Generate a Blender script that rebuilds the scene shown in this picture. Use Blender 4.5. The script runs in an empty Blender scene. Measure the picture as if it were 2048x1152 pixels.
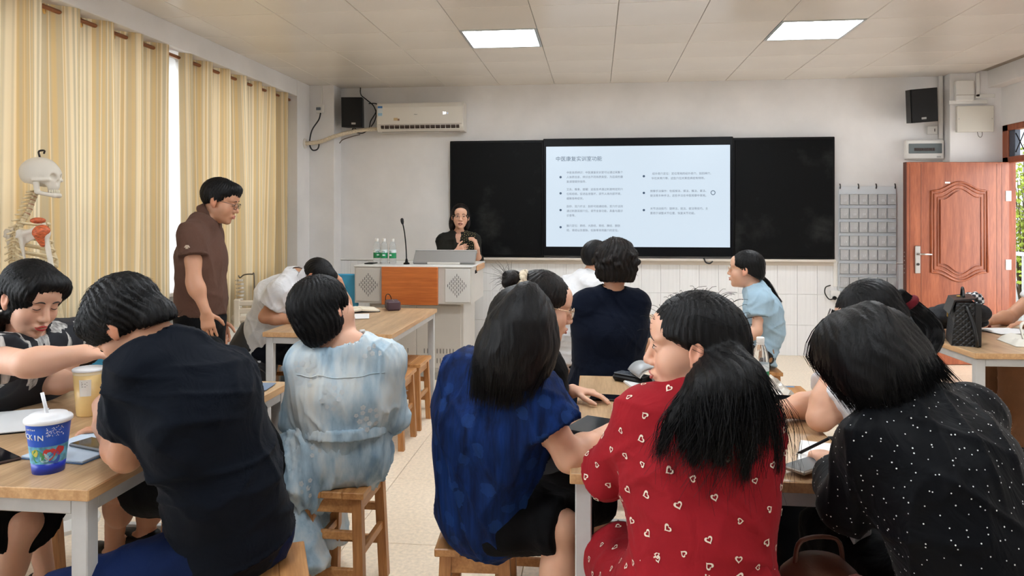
import bpy, bmesh, math, random
import numpy as np
from mathutils import Vector, Matrix, Euler

rnd = random.Random(7)
nr = np.random.RandomState(5)
sc = bpy.context.scene
COL = sc.collection
PI = math.pi

# ------------------------------------------------------------------ camera, sky, light, exposure
YAW = math.radians(6.5)
CA, SA = math.cos(YAW), math.sin(YAW)
EYE, FPX, HOR = 1.45, 1479.0, 433.0
cam = bpy.data.cameras.new('camera')
cam.sensor_width = 36.0
cam.lens = FPX / 2048 * 36.0
cam.shift_y = -(576 - HOR) / 2048
cam.clip_start = 0.05
camo = bpy.data.objects.new('camera', cam)
COL.objects.link(camo)
camo.location = (0, 0, EYE)
camo.rotation_euler = (PI / 2, 0, YAW)
sc.camera = camo

w = bpy.data.worlds.new('daylight')
sc.world = w
w.use_nodes = True
bg = w.node_tree.nodes['Background']
bg.inputs[0].default_value = (0.86, 0.93, 1.0, 1)
bg.inputs[1].default_value = 1.1

def area(name, loc, rot, sx, sy, power, col=(1, 1, 1)):
    l = bpy.data.lights.new(name, 'AREA')
    l.shape = 'RECTANGLE'
    l.size, l.size_y, l.energy, l.color = sx, sy, power, col
    o = bpy.data.objects.new(name, l)
    COL.objects.link(o)
    o.location, o.rotation_euler = loc, rot
    return o

LAMP = 25.0                                   # radiance of the ceiling panels
area('window_daylight', (-4.3, 4.6, 1.9), (0, -PI / 2, 0), 2.2, 6.0, 110, (0.97, 0.98, 1.0))
area('doorway_daylight', (5.6, 6.6, 1.5), (0, PI / 2, 0), 2.2, 2.4, 90, (1.0, 0.98, 0.95))
area('added_rear_daylight', (-4.3, 0.4, 1.75), (0, -PI / 2, 0), 1.8, 4.0, 110, (0.97, 0.98, 1.0))  # added lamp outside an unseen rear window, brightens from behind left

sc.view_settings.view_transform = 'Standard'
sc.view_settings.look = 'None'
sc.view_settings.gamma = 1.0
sc.view_settings.use_curve_mapping = False
sc.view_settings.exposure = 0.47
try:
    sc.cycles.use_denoising = True
    sc.cycles.max_bounces = 8
    sc.cycles.transparent_max_bounces = 12
except Exception:
    pass

def P(px, py, D):
    """world point that lies D metres in front of the lens, at a place measured on the photograph"""
    xc = (px - 1024) / FPX * D
    return np.array([xc * CA - D * SA, xc * SA + D * CA, EYE - (py - HOR) / FPX * D])

# ------------------------------------------------------------------ materials
def lin(c):
    out = []
    for v in c[:3]:
        v = v / 255.0
        out.append(v / 12.92 if v <= 0.04045 else ((v + 0.055) / 1.055) ** 2.4)
    return (*out, 1.0)

class NT:
    def __init__(s, name):
        s.m = bpy.data.materials.new(name)
        s.m.use_nodes = True
        s.t = s.m.node_tree
        s.b = s.t.nodes['Principled BSDF']
        s.out = s.t.nodes['Material Output']
    def n(s, typ, **kw):
        nd = s.t.nodes.new(typ)
        for k, v in kw.items():
            if k.startswith('i_'):
                key = k[2:]
                key = int(key) if key.isdigit() else key.replace('_', ' ')
                nd.inputs[key].default_value = v
            else:
                setattr(nd, k, v)
        return nd
    def l(s, a, b):
        s.t.links.new(a, b)
    def coord(s, scale=(1, 1, 1), kind='Object', rot=(0, 0, 0)):
        tc = s.n('ShaderNodeTexCoord')
        mp = s.n('ShaderNodeMapping')
        mp.inputs['Scale'].default_value = scale
        mp.inputs['Rotation'].default_value = rot
        s.l(tc.outputs[kind], mp.inputs[0])
        return mp.outputs[0]
    def noise(s, scale, vec=None, detail=4, rough=.55):
        nz = s.n('ShaderNodeTexNoise')
        nz.inputs['Scale'].default_value = scale
        nz.inputs['Detail'].default_value = detail
        nz.inputs['Roughness'].default_value = rough
        if vec is not None:
            s.l(vec, nz.inputs['Vector'])
        return nz.outputs[0]
    def ramp(s, fac, stops):
        r = s.n('ShaderNodeValToRGB')
        e = r.color_ramp.elements
        while len(e) < len(stops):
            e.new(0.5)
        for el, (p, c) in zip(e, stops):
            el.position = p
            el.color = lin(c)
        s.l(fac, r.inputs[0])
        return r.outputs[0]
    def mix(s, fac, a, b, mode='MIX'):
        m = s.n('ShaderNodeMix', data_type='RGBA', blend_type=mode)
        for k, v in ((0, fac), (6, a), (7, b)):
            if hasattr(v, 'is_linked') or isinstance(v, bpy.types.NodeSocket):
                s.l(v, m.inputs[k])
            else:
                m.inputs[k].default_value = v if k == 0 else lin(v)
        return m.outputs[2]
    def math(s, op, a, b=None, c=None):
        m = s.n('ShaderNodeMath', operation=op)
        for i, v in enumerate((a, b, c)):
            if v is None:
                continue
            if isinstance(v, bpy.types.NodeSocket):
                s.l(v, m.inputs[i])
            else:
                m.inputs[i].default_value = v
        return m.outputs[0]
    def bump(s, h, strength=.2, dist=.01):
        b = s.n('ShaderNodeBump')
        b.inputs['Strength'].default_value = strength
        b.inputs['Distance'].default_value = dist
        s.l(h, b.inputs['Height'])
        s.l(b.outputs[0], s.b.inputs['Normal'])

def M(name, col, rough=.5, metal=0.0, vary=None, bump=None, spec=None, emit=None, rnd_obj=0.0):
    t = NT(name)
    b = t.b
    b.inputs['Base Color'].default_value = lin(col)
    b.inputs['Roughness'].default_value = rough
    b.inputs['Metallic'].default_value = metal
    if spec is not None:
        b.inputs['Specular IOR Level'].default_value = spec
    src = None
    if vary:                                   # (scale, amount, stretch)
        v = t.coord(vary[2] if len(vary) > 2 else (1, 1, 1))
        f = t.noise(vary[0], v)
        lo = tuple(max(0, c * (1 - vary[1])) for c in col)
        hi = tuple(min(255, c * (1 + vary[1])) for c in col)
        src = t.ramp(f, [(.3, lo), (.7, hi)])
    if rnd_obj:
        oi = t.n('ShaderNodeObjectInfo')
        hv = t.n('ShaderNodeHueSaturation')
        t.l(t.math('MULTIPLY_ADD', oi.outputs['Random'], rnd_obj, 1 - rnd_obj / 2), hv.inputs['Value'])
        if src is not None:
            t.l(src, hv.inputs['Color'])
        else:
            hv.inputs['Color'].default_value = lin(col)
        src = hv.outputs[0]
    if src is not None:
        t.l(src, b.inputs['Base Color'])
    if bump:                                   # (scale, strength, stretch)
        v = t.coord(bump[2] if len(bump) > 2 else (1, 1, 1))
        t.bump(t.noise(bump[0], v), bump[1], .004)
    if emit:
        b.inputs['Emission Color'].default_value = lin(emit[0])
        b.inputs['Emission Strength'].default_value = emit[1]
    return t.m

def wood(name, dark, light, scale=1.0, axis='Y', rough=.45, strips=0.0, rnd_obj=0.12):
    t = NT(name)
    st = {'X': (1.2, 16, 16), 'Y': (16, 1.2, 16), 'Z': (16, 16, 1.2)}[axis]
    st = tuple(v * scale for v in st)
    v = t.coord(st)
    f1 = t.noise(1.6, v, 6, .6)
    f2 = t.noise(9.0, v, 3, .5)
    f = t.math('MULTIPLY_ADD', f2, .35, t.math('MULTIPLY', f1, .65))
    mid = tuple((a + b) / 2 for a, b in zip(dark, light))
    col = t.ramp(f, [(.36, dark), (.5, mid), (.64, light)])
    if strips:
        br = t.n('ShaderNodeTexBrick')
        br.offset = .37
        br.inputs['Color1'].default_value = (1, 1, 1, 1)
        br.inputs['Color2'].default_value = (1 - strips, 1 - strips * 1.05, 1 - strips * 1.15, 1)
        br.inputs['Mortar Size'].default_value = 0.0
        br.inputs['Brick Width'].default_value = .95
        br.inputs['Row Height'].default_value = .115
        br.inputs['Scale'].default_value = 1.0
        t.l(t.coord((1, 1, 1), rot=(0, 0, PI / 2) if axis == 'Y' else (0, 0, 0)), br.inputs['Vector'])
        m = t.n('ShaderNodeMix', data_type='RGBA', blend_type='MULTIPLY')
        m.inputs[0].default_value = 1
        t.l(col, m.inputs[6]); t.l(br.outputs[0], m.inputs[7])
        col = m.outputs[2]
    if rnd_obj:
        oi = t.n('ShaderNodeObjectInfo')
        hv = t.n('ShaderNodeHueSaturation')
        t.l(t.math('MULTIPLY_ADD', oi.outputs['Random'], rnd_obj, 1 - rnd_obj / 2), hv.inputs['Value'])
        t.l(col, hv.inputs['Color'])
        col = hv.outputs[0]
    t.l(col, t.b.inputs['Base Color'])
    t.b.inputs['Roughness'].default_value = rough
    t.bump(f2, .06, .002)
    return t.m

# ------------------------------------------------------------------ meshes
class MB:
    """collects simple solids into one mesh"""
    def __init__(s):
        s.v, s.f = [], []
    def add(s, verts, faces):
        o = len(s.v)
        s.v += [tuple(map(float, p)) for p in verts]
        s.f += [tuple(o + i for i in q) for q in faces]
        return s
    def box(s, c, d, bev=0.0, rot=None):
        hx, hy, hz = d[0] / 2, d[1] / 2, d[2] / 2
        b = min(bev, hx * .9, hy * .9, hz * .9)
        R = rot if rot is not None else Matrix.Identity(3)
        if b <= 0:
            vs = [(x, y, z) for x in (-hx, hx) for y in (-hy, hy) for z in (-hz, hz)]
            fs = [(0, 1, 3, 2), (4, 6, 7, 5), (0, 4, 5, 1), (2, 3, 7, 6), (0, 2, 6, 4), (1, 5, 7, 3)]
        else:
            vs, idx = [], {}
            for sx in (-1, 1):
                for sy in (-1, 1):
                    for sz in (-1, 1):
                        for ax in range(3):
                            h = [hx - b, hy - b, hz - b]
                            h[ax] = (hx, hy, hz)[ax]
                            idx[(sx, sy, sz, ax)] = len(vs)
                            vs.append((sx * h[0], sy * h[1], sz * h[2]))
            fs = []
            for ax in range(3):
                o1, o2 = [i for i in range(3) if i != ax]
                for sg in (-1, 1):
                    q = []
                    for a, bb in ((-1, -1), (1, -1), (1, 1), (-1, 1)):
                        k = [0, 0, 0]; k[ax] = sg; k[o1] = a; k[o2] = bb
                        q.append(idx[(*k, ax)])
                    if (sg > 0) == (ax == 1):
                        q.reverse()
                    fs.append(tuple(q))
            for ax in range(3):
                o1, o2 = [i for i in range(3) if i != ax]
                for a in (-1, 1):
                    for c2 in (-1, 1):
                        k0 = [0, 0, 0]; k0[o1] = a; k0[o2] = c2
                        k1 = list(k0); k0[ax] = -1; k1[ax] = 1
                        q = [idx[(*k0, o1)], idx[(*k1, o1)], idx[(*k1, o2)], idx[(*k0, o2)]]
                        fs.append(tuple(q))
            for sx in (-1, 1):
                for sy in (-1, 1):
                    for sz in (-1, 1):
                        fs.append(tuple(idx[(sx, sy, sz, a)] for a in range(3)))
        c = Vector(c)
        return s.add([R @ Vector(p) + c for p in vs], fs)
    def prism(s, poly, axis, lo, hi):
        """poly: 2-D outline in the two other axes"""
        n = len(poly)
        def pt(p, h):
            q = [0, 0, 0]
            o = [i for i in range(3) if i != axis]
            q[axis] = h; q[o[0]] = p[0]; q[o[1]] = p[1]
            return q
        vs = [pt(p, lo) for p in poly] + [pt(p, hi) for p in poly]
        fs = [tuple(range(n))[::-1], tuple(range(n, 2 * n))] + [(i, (i + 1) % n, n + (i + 1) % n, n + i) for i in range(n)]
        return s.add(vs, fs)
    def lathe(s, prof, n=20, c=(0, 0, 0), R=None, cap=True):
        vs, fs = [], []
        R = R if R is not None else Matrix.Identity(3)
        c = Vector(c)
        for r, z in prof:
            for k in range(n):
                a = 2 * PI * k / n
                vs.append(R @ Vector((r * math.cos(a), r * math.sin(a), z)) + c)
        for j in range(len(prof) - 1):
            for k in range(n):
                k2 = (k + 1) % n
                fs.append((j * n + k, j * n + k2, (j + 1) * n + k2, (j + 1) * n + k))
        if cap:
            fs.append(tuple(range(n))[::-1])
            fs.append(tuple(range((len(prof) - 1) * n, len(prof) * n)))
        return s.add(vs, fs)
    def cyl(s, a, b, r, n=12, r2=None):
        a, b = Vector(a), Vector(b)
        z = (b - a)
        L = z.length
        R = z.to_track_quat('Z', 'Y').to_matrix()
        return s.lathe([(r, 0), (r if r2 is None else r2, L)], n, a, R)
    def tube(s, pts, r, n=8, closed=False):
        pts = [Vector(p) for p in pts]
        m = len(pts)
        rs = r if isinstance(r, (list, tuple, np.ndarray)) else [r] * m
        vs, fs = [], []
        nrm = None
        for i, p in enumerate(pts):
            if closed:
                t = pts[(i + 1) % m] - pts[i - 1]
            else:
                t = pts[min(i + 1, m - 1)] - pts[max(i - 1, 0)]
            t.normalize()
            if nrm is None:
                nrm = t.orthogonal().normalized()
            nrm = (nrm - t * nrm.dot(t))
            if nrm.length < 1e-6:
                nrm = t.orthogonal()
            nrm.normalize()
            bn = t.cross(nrm)
            for k in range(n):
                a = 2 * PI * k / n
                vs.append(p + (nrm * math.cos(a) + bn * math.sin(a)) * rs[i])
        for i in range(m if closed else m - 1):
            i2 = (i + 1) % m
            for k in range(n):
                k2 = (k + 1) % n
                fs.append((i * n + k, i * n + k2, i2 * n + k2, i2 * n + k))
        if not closed:
            fs.append(tuple(range(n))[::-1])
            fs.append(tuple(range((m - 1) * n, m * n)))
        return s.add(vs, fs)
    def ball(s, c, r, n=14, m=9, R=None):
        r = (r, r, r) if not isinstance(r, (tuple, list)) else r
        R = R if R is not None else Matrix.Identity(3)
        c = Vector(c)
        vs = [R @ Vector((0, 0, -r[2])) + c]
        for j in range(1, m):
            ph = -PI / 2 + PI * j / m
            for k in range(n):
                a = 2 * PI * k / n
                vs.append(R @ Vector((r[0] * math.cos(ph) * math.cos(a), r[1] * math.cos(ph) * math.sin(a), r[2] * math.sin(ph))) + c)
        vs.append(R @ Vector((0, 0, r[2])) + c)
        fs = [(0, 1 + (k + 1) % n, 1 + k) for k in range(n)]
        for j in range(m - 2):
            for k in range(n):
                k2 = (k + 1) % n
                fs.append((1 + j * n + k, 1 + j * n + k2, 1 + (j + 1) * n + k2, 1 + (j + 1) * n + k))
        L = 1 + (m - 1) * n
        fs += [(L, L - n + k, L - n + (k + 1) % n) for k in range(n)]
        return s.add(vs, fs)
    def build(s, name, mat, parent=None, smooth=False, origin=(0, 0, 0), loc=None, fix=True):
        me = bpy.data.meshes.new(name)
        o3 = Vector(origin)
        me.from_pydata([Vector(p) - o3 for p in s.v], [], s.f)
        if fix:
            bm = bmesh.new(); bm.from_mesh(me)
            bmesh.ops.recalc_face_normals(bm, faces=bm.faces)
            bm.to_mesh(me); bm.free()
        if smooth:
            me.shade_smooth()
            if smooth == 'auto':
                try:
                    me.set_sharp_from_angle(angle=math.radians(40))
                except Exception:
                    pass
        return obj(name, me, mat, parent, loc)

def obj(name, me, mat=None, parent=None, loc=None):
    o = bpy.data.objects.new(name, me)
    COL.objects.link(o)
    if mat is not None and me is not None:
        me.materials.append(mat)
    if parent is not None:
        o.parent = parent
    if loc is not None:
        o.location = loc
    return o

def tag(o, label=None, cat=None, group=None, kind=None):
    for k, v in (('label', label), ('category', cat), ('group', group), ('kind', kind)):
        if v:
            o[k] = v
    return o

def thing(name, label, cat, loc=(0, 0, 0), rz=0.0, group=None):
    o = bpy.data.objects.new(name, None)
    COL.objects.link(o)
    o.empty_display_size = .1
    o.location = loc
    o.rotation_euler = (0, 0, rz)
    return tag(o, label, cat, group)

def dup(root, loc=None, rz=None, label=None):
    def cp(o, parent):
        c = o.copy()
        COL.objects.link(c)
        if parent is not None:
            c.parent = parent
        for ch in o.children:
            cp(ch, c)
        return c
    r = cp(root, None)
    if loc is not None:
        r.location = loc
    if rz is not None:
        r.rotation_euler = (0, 0, rz)
    if label:
        r['label'] = label
    return r

def text(name, body, size, mat, parent, loc, rot, extr=.0006, align='LEFT', alignv='CENTER', width=0.0, space=1.0, line=1.0, bold=0.0):
    c = bpy.data.curves.new(name, 'FONT')
    c.body = body
    c.size = size
    c.extrude = extr
    c.offset = bold
    c.resolution_u = 2
    c.align_x = align
    c.align_y = alignv
    c.space_character = space
    c.space_line = line
    if width:
        c.text_boxes[0].width = width
    o = bpy.data.objects.new(name, c)
    COL.objects.link(o)
    c.materials.append(mat)
    o.parent = parent
    o.location = loc
    o.rotation_euler = rot
    TEXTS.append(o)
    return o

TEXTS = []
def letters_to_mesh():
    dg = bpy.context.evaluated_depsgraph_get()
    for o in TEXTS:
        me = bpy.data.meshes.new_from_object(o.evaluated_get(dg))
        n = bpy.data.objects.new('letters', me)
        COL.objects.link(n)
        n.parent = o.parent
        n.location, n.rotation_euler = o.location, o.rotation_euler
        nm = o.name.split('.')[0]
        bpy.data.objects.remove(o)
        n.name = nm

def spline(pts, n=24):
    """Catmull-Rom through points"""
    p = [np.array(q, float) for q in pts]
    p = [2 * p[0] - p[1]] + p + [2 * p[-1] - p[-2]]
    segs = len(p) - 3
    out = []
    for i in range(n):
        t = i / (n - 1) * segs
        k = min(int(t), segs - 1)
        t -= k
        a, b, c, d = p[k:k + 4]
        out.append(.5 * ((2 * b) + (c - a) * t + (2 * a - 5 * b + 4 * c - d) * t * t + (3 * b - a - 3 * c + d) * t ** 3))
    return out
# ------------------------------------------------------------------ palette
WALL = M('painted_wall', (234, 231, 229), .75, vary=(2.2, .025), bump=(160, .05))
CEILM = M('ceiling_panel_metal', (228, 221, 212), .26, vary=(.8, .02), rnd_obj=.03, spec=.55)
GAP = M('joint_grey', (150, 140, 128), .8)
TILE = M('wall_tile_glaze', (234, 234, 234), .32, vary=(5, .02, (14, 14, .4)), rnd_obj=.025)
FLOORT = M('floor_tile_terrazzo', (232, 214, 190), .30, vary=(55, .055), rnd_obj=.03)
GROUT = M('floor_joint', (190, 172, 150), .8)
WHITEP = M('white_plastic', (232, 230, 225), .4)
CREAMP = M('cream_plastic', (222, 217, 205), .45)
BLACKP = M('black_plastic', (9, 9, 11), .45, spec=.2)
BLACKM = M('black_matte', (13, 13, 14), .7)
CABLE = M('black_cable', (16, 16, 17), .5)
STEEL = M('brushed_steel', (190, 188, 184), .32, 1.0)
GREYM = M('grey_painted_steel', (188, 187, 185), .45, vary=(9, .04))
REDWOOD = wood('door_wood', (132, 66, 39), (172, 97, 62), 1.0, 'Z', .34, rnd_obj=.02)
DARKBR = M('door_edge_brown', (92, 44, 28), .4)

def struct(o):
    o['kind'] = 'structure'
    return o

# ------------------------------------------------------------------ shell
XL, XR, YF, YB, ZC = -3.12, 4.0, 8.0, -2.6, 2.88
floor = struct(MB().box(((XL + XR) / 2 + .4, 2.7, -.06), (8.6, 11.0, .1)).build('floor', GROUT))
tm = MB().box((0, 0, -.005), (.797, .797, .012), .0015)
first = None
for j in range(9):
    for i in range(10):
        x, y = -3.15 + .4 + .8 * i - .35, 8.0 - .4 - .8 * j
        if x - .4 > XR + .05:
            continue
        if first is None:
            first = tm.build('floor_tile', FLOORT, floor, loc=(x, y, 0))
        else:
            o = first.copy(); COL.objects.link(o); o.location = (x, y, 0)

wf = MB().box((.195, YF + .1, 1.47), (7.79, .2, 2.98))
wall_front = struct(wf.build('wall_front', WALL))
tw = MB().box((0, 0, 0), (.198, .014, .318), .002)
first = None
for r in range(3):
    for c in range(33):
        x = -3.02 + .2 * c
        if x > 3.46:
            continue
        if first is None:
            first = tw.build('wall_tile', TILE, wall_front, loc=(x, YF - .006, .16 + .32 * r))
        else:
            o = first.copy(); COL.objects.link(o); o.location = (x, YF - .006, .16 + .32 * r)
struct(MB().box((.25, YF - .012, .972), (6.6, .022, .014), .003).build('trim_1', WHITEP))

wl = MB()
for y0, y1, z0, z1 in ((YB, 8.1, -.05, .85), (YB, 8.1, 2.64, 3.0), (7.2, 8.1, .85, 2.64), (2.45, 3.3, .85, 2.64), (YB, -1.6, .85, 2.64)):
    wl.box((-3.45, (y0 + y1) / 2, (z0 + z1) / 2), (.2, y1 - y0, z1 - z0))
wl.box((-3.24, 7.76, 1.47), (.25, .62, 2.98))             # wall return beside the pillar
struct(wl.build('wall_left', WALL))
struct(MB().box((-3.26, 2.7, 2.85), (.28, 10.8, .27), .004).build('trim_2', WALL))     # beam over the curtains
struct(MB().box((-3.0, 7.90, 1.47), (.33, .24, 2.98), .004).build('trim_3', WALL))     # pillar in the left corner

wr = MB()
for y0, y1, z0, z1 in ((YB, 6.62, -.05, 3.0), (6.62, 7.87, 2.35, 3.0), (7.87, 8.1, -.05, 3.0)):
    tk = .085 if y0 > 7.5 else .22
    wr.box((XR + tk / 2, (y0 + y1) / 2, (z0 + z1) / 2), (tk, y1 - y0, z1 - z0))
struct(wr.build('wall_right', WALL))
struct(MB().box((4.0, 2.7, 2.86), (.26, 10.6, .26), .004).build('trim_4', WALL))       # beam over the door wall
struct(MB().box((3.76, 7.93, 1.47), (.49, .165, 2.98), .004).build('trim_5', WALL))    # pillar in the right corner
struct(MB().box((.4, YB - .1, 1.47), (8.4, .2, 3.0)).build('wall_back', WALL))

ceil = struct(MB().box((.4, 2.7, ZC + .06), (8.4, 10.9, .08)).build('ceiling', GAP))
pm = MB().box((0, 0, .008), (.5965, .5965, .016), .003)
LIGHTS = [(-.75, 5.9), (1.65, 5.9), (-.75, 3.5), (1.65, 3.5), (-.75, 1.1), (1.65, 1.1)]  # first two in view; the other four are unseen, added for their light
first = None
for j in range(13):
    for i in range(12):
        x, y = -3.15 + .6 * i, 7.7 - .6 * j
        if any(abs(x - a) < .1 and abs(y - b) < .1 for a, b in LIGHTS):
            continue
        if first is None:
            first = pm.build('ceiling_panel', CEILM, ceil, loc=(x, y, ZC))
        else:
            o = first.copy(); COL.objects.link(o); o.location = (x, y, ZC)

LITE = M('lit_diffuser', (250, 253, 252), .4, emit=((240, 248, 255), LAMP))
ALU = M('aluminium_frame', (200, 205, 206), .35, .8)
LBL = ['square lit ceiling panel above the air conditioner and teacher', 'square lit ceiling panel above the right half of the blackboard',
       'unseen square lit ceiling panel added over the middle of the room, left one', 'unseen square lit ceiling panel added over the middle of the room, right one',
       'unseen square lit ceiling panel added over the photographer, left one', 'unseen square lit ceiling panel added over the photographer, right one']
for k, (x, y) in enumerate(LIGHTS):
    t = thing('ceiling_light', LBL[k], 'light', (x, y, ZC), 0, 'ceiling lights')
    fr = MB()
    for sx, sy, dx, dy in ((0, -.288, .598, .022), (0, .288, .598, .022), (-.288, 0, .022, .554), (.288, 0, .022, .554)):
        fr.box((sx, sy, .006), (dx, dy, .024), .002)
    fr.build('frame', ALU, t)
    MB().box((0, 0, .010), (.556, .556, .01)).build('diffuser', LITE, t)

# ------------------------------------------------------------------ left window behind the curtains, plus an unseen rear one added for daylight
WINF = M('window_frame_white', (225, 226, 226), .4)
gl = NT('window_glass')
gl.b.inputs['Base Color'].default_value = (.95, .98, 1, 1)
gl.b.inputs['Roughness'].default_value = .02
gl.b.inputs['Transmission Weight'].default_value = 1
gl.b.inputs['IOR'].default_value = 1.02
GLASS = gl.m
for n, (y0, y1, k) in enumerate(((3.3, 7.2, 5), (-1.6, 2.45, 5)), 1):
    win = bpy.data.objects.new('window_%d' % n, None); COL.objects.link(win); win.location = (-3.45, y0, .85); struct(win)
    step = (y1 - y0) / k
    fb = MB()
    for z in (.03, .55, 1.76):
        fb.box((0, (y1 - y0) / 2, z), (.06, y1 - y0, .06), .004)
    for i in range(k + 1):
        fb.box((0, min(max(i * step, .03), y1 - y0 - .03), .895), (.06, .06, 1.79), .004)
    fb.build('window_frame', WINF, win)
    MB().box((.06, (y1 - y0) / 2, -.01), (.24, y1 - y0 + .1, .03), .004).build('window_sill', WALL, win)
    for i in range(k):
        MB().box((0, (i + .5) * step, .9), (.006, step - .06, 1.74)).build('pane', GLASS, win)

# ------------------------------------------------------------------ curtains
ct = NT('curtain_cloth')
uvn = ct.n('ShaderNodeUVMap')
sep = ct.n('ShaderNodeSeparateXYZ'); ct.l(uvn.outputs[0], sep.inputs[0])
cmb = ct.n('ShaderNodeCombineXYZ')
ct.l(ct.math('MULTIPLY', sep.outputs[0], 1.0), cmb.inputs[0])
st1 = ct.noise(15, cmb.outputs[0], 2, .45)
st2 = ct.noise(9, cmb.outputs[0], 0, .4)
base = ct.ramp(st1, [(.28, (200, 168, 116)), (.40, (208, 180, 132)), (.47, (190, 176, 148)), (.515, (232, 213, 178)), (.54, (206, 176, 126)), (.62, (188, 174, 146)), (.70, (210, 184, 136))])
ct.l(base, ct.b.inputs['Base Color'])
ct.b.inputs['Roughness'].default_value = .85
tr = ct.n('ShaderNodeBsdfTranslucent')
ct.l(base, tr.inputs[0])
mx = ct.n('ShaderNodeMixShader'); mx.inputs[0].default_value = .26
ct.l(ct.b.outputs[0], mx.inputs[1]); ct.l(tr.outputs[0], mx.inputs[2])
ct.l(mx.outputs[0], ct.out.inputs[0])
CURT = ct.m
sh = NT('sheer_cloth')
sh.b.inputs['Base Color'].default_value = (.9, .9, .9, 1)
tr2 = sh.n('ShaderNodeBsdfTranslucent'); tr2.inputs[0].default_value = (.95, .95, .95, 1)
mx2 = sh.n('ShaderNodeMixShader'); mx2.inputs[0].default_value = .7
sh.l(sh.b.outputs[0], mx2.inputs[1]); sh.l(tr2.outputs[0], mx2.inputs[2]); sh.l(mx2.outputs[0], sh.out.inputs[0])
SHEER = sh.m
ROD = M('copper_rod', (150, 98, 66), .35, .7)
RING = M('gold_eyelet', (225, 186, 120), .3, .6)

def cloth(name, mat, y0, y1, period, amp, ztop, zbot, x0, seed, parent=None, nz=26, per=14, lean=0.0, botfn=None):
    r = random.Random(seed)
    n = int((y1 - y0) / period * per)
    vs, fs, us = [], [], []
    ph = [r.uniform(0, 6) for _ in range(6)]
    arc, last = 0.0, None
    cols = []
    for i in range(n + 1):
        t = i / n
        y = y0 + (y1 - y0) * t
        a = 2 * PI * (y - y0) / period
        cols.append((y, a))
    for j in range(nz + 1):
        s = j / nz
        for i, (y, a) in enumerate(cols):
            wob = .5 * math.sin(3.1 * y + ph[0] + s * 1.1) + .5 * math.sin(7.3 * y + ph[1] - s * .8)
            A = amp * (1 + .15 * s) * (1 + .45 * s * wob)
            x = x0 + A * math.sin(a + s * .9 * wob) + .016 * s * math.sin(2.3 * a + ph[2] + 1.5 * s) + .012 * s * math.sin(3.7 * a + ph[3])
            yy = y + .035 * s * math.sin(5 * y + ph[4]) + lean * s * (y - y0)
            zb = zbot if botfn is None else botfn(y)
            zt = ztop + .012 * math.cos(a)
            vs.append((x, yy, zt + (zb - zt) * s))
    arcs = [0.0]
    for i in range(n):
        p, q = vs[i], vs[i + 1]
        arcs.append(arcs[-1] + math.hypot(q[0] - p[0], q[1] - p[1]))
    for j in range(nz):
        for i in range(n):
            k = j * (n + 1) + i
            fs.append((k, k + 1, k + n + 2, k + n + 1))
    m = MB().add(vs, fs)
    o = m.build(name, mat, parent, smooth=True, fix=False)
    uv = o.data.uv_layers.new(name='UVMap')
    ii = np.zeros(len(o.data.loops), int)
    o.data.loops.foreach_get('vertex_index', ii)
    A2 = np.array(arcs)
    flat = np.stack([A2[ii % (n + 1)], (ii // (n + 1)) / nz], 1).astype(np.float32)
    uv.data.foreach_set('uv', flat.ravel())
    return o

def curtain(label, y0, y1, period, seed, botfn):
    root = thing('curtain', label, 'curtain', (-3.2, (y0 + y1) / 2, 2.72), 0, 'striped beige curtains')
    o = cloth('curtain_cloth', CURT, y0, y1, period, .072, 2.735, .6, -3.2, seed, None, botfn=botfn)
    o.parent = root
    o.data.transform(Matrix.Translation((3.2, -(y0 + y1) / 2, -2.72)))
    e = None
    k = int((y1 - y0) / period * 2)
    for i in range(k):
        yy = y0 + (i + .5) * period / 2 + .0
        a = 2 * PI * (yy - y0) / period
        sl = .055 * math.cos(a) * 2 * PI / period
        if e is None:
            pts = [(0.0, .026 * math.cos(q), .026 * math.sin(q)) for q in np.linspace(0, 2 * PI, 20, endpoint=False)]
            e = MB().tube(pts, .0065, 6, True).build('eyelet', RING, root, True)
        else:
            c = e.copy(); COL.objects.link(c); e2 = e; e = c
        e.location = (.0 + .055 * math.sin(a) * .55, yy - (y0 + y1) / 2, -.045)
        e.rotation_euler = (0, 0, math.atan2(-sl, 1) * .0 + (.5 if i % 2 else -.5) + PI * .5 * .0)
    return root

curtain('striped beige curtain behind the skeleton, left of the bright gap', 3.15, 5.24, .315, 3, lambda y: .40)
curtain('striped beige curtain behind the standing man, right of the bright gap', 5.37, 7.43, .30, 8, lambda y: .40)
sheer = thing('sheer_curtain', 'white sheer curtain glowing in the gap between the beige curtains', 'curtain', (-3.28, 5.3, 2.7))
o = cloth('sheer_cloth', SHEER, 4.95, 5.75, .16, .018, 2.68, .5, -3.305, 21, None, per=10)
o.parent = sheer; o.data.transform(Matrix.Translation((3.28, -5.3, -2.7)))
rod = thing('curtain_rod', 'copper coloured curtain rod under the ceiling beam', 'rod', (-3.2, 5.3, 2.675))
MB().cyl((0, -2.6, 0), (0, 2.17, 0), .014, 14).build('pole', ROD, rod, 'auto')
MB().ball((0, 2.2, 0), .034).build('finial', ROD, rod, True)
for y in (-2.3, -.02, 2.12):
    MB().box((-.06, y, 0), (.12, .018, .018), .003).build('bracket', ROD, rod)

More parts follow.
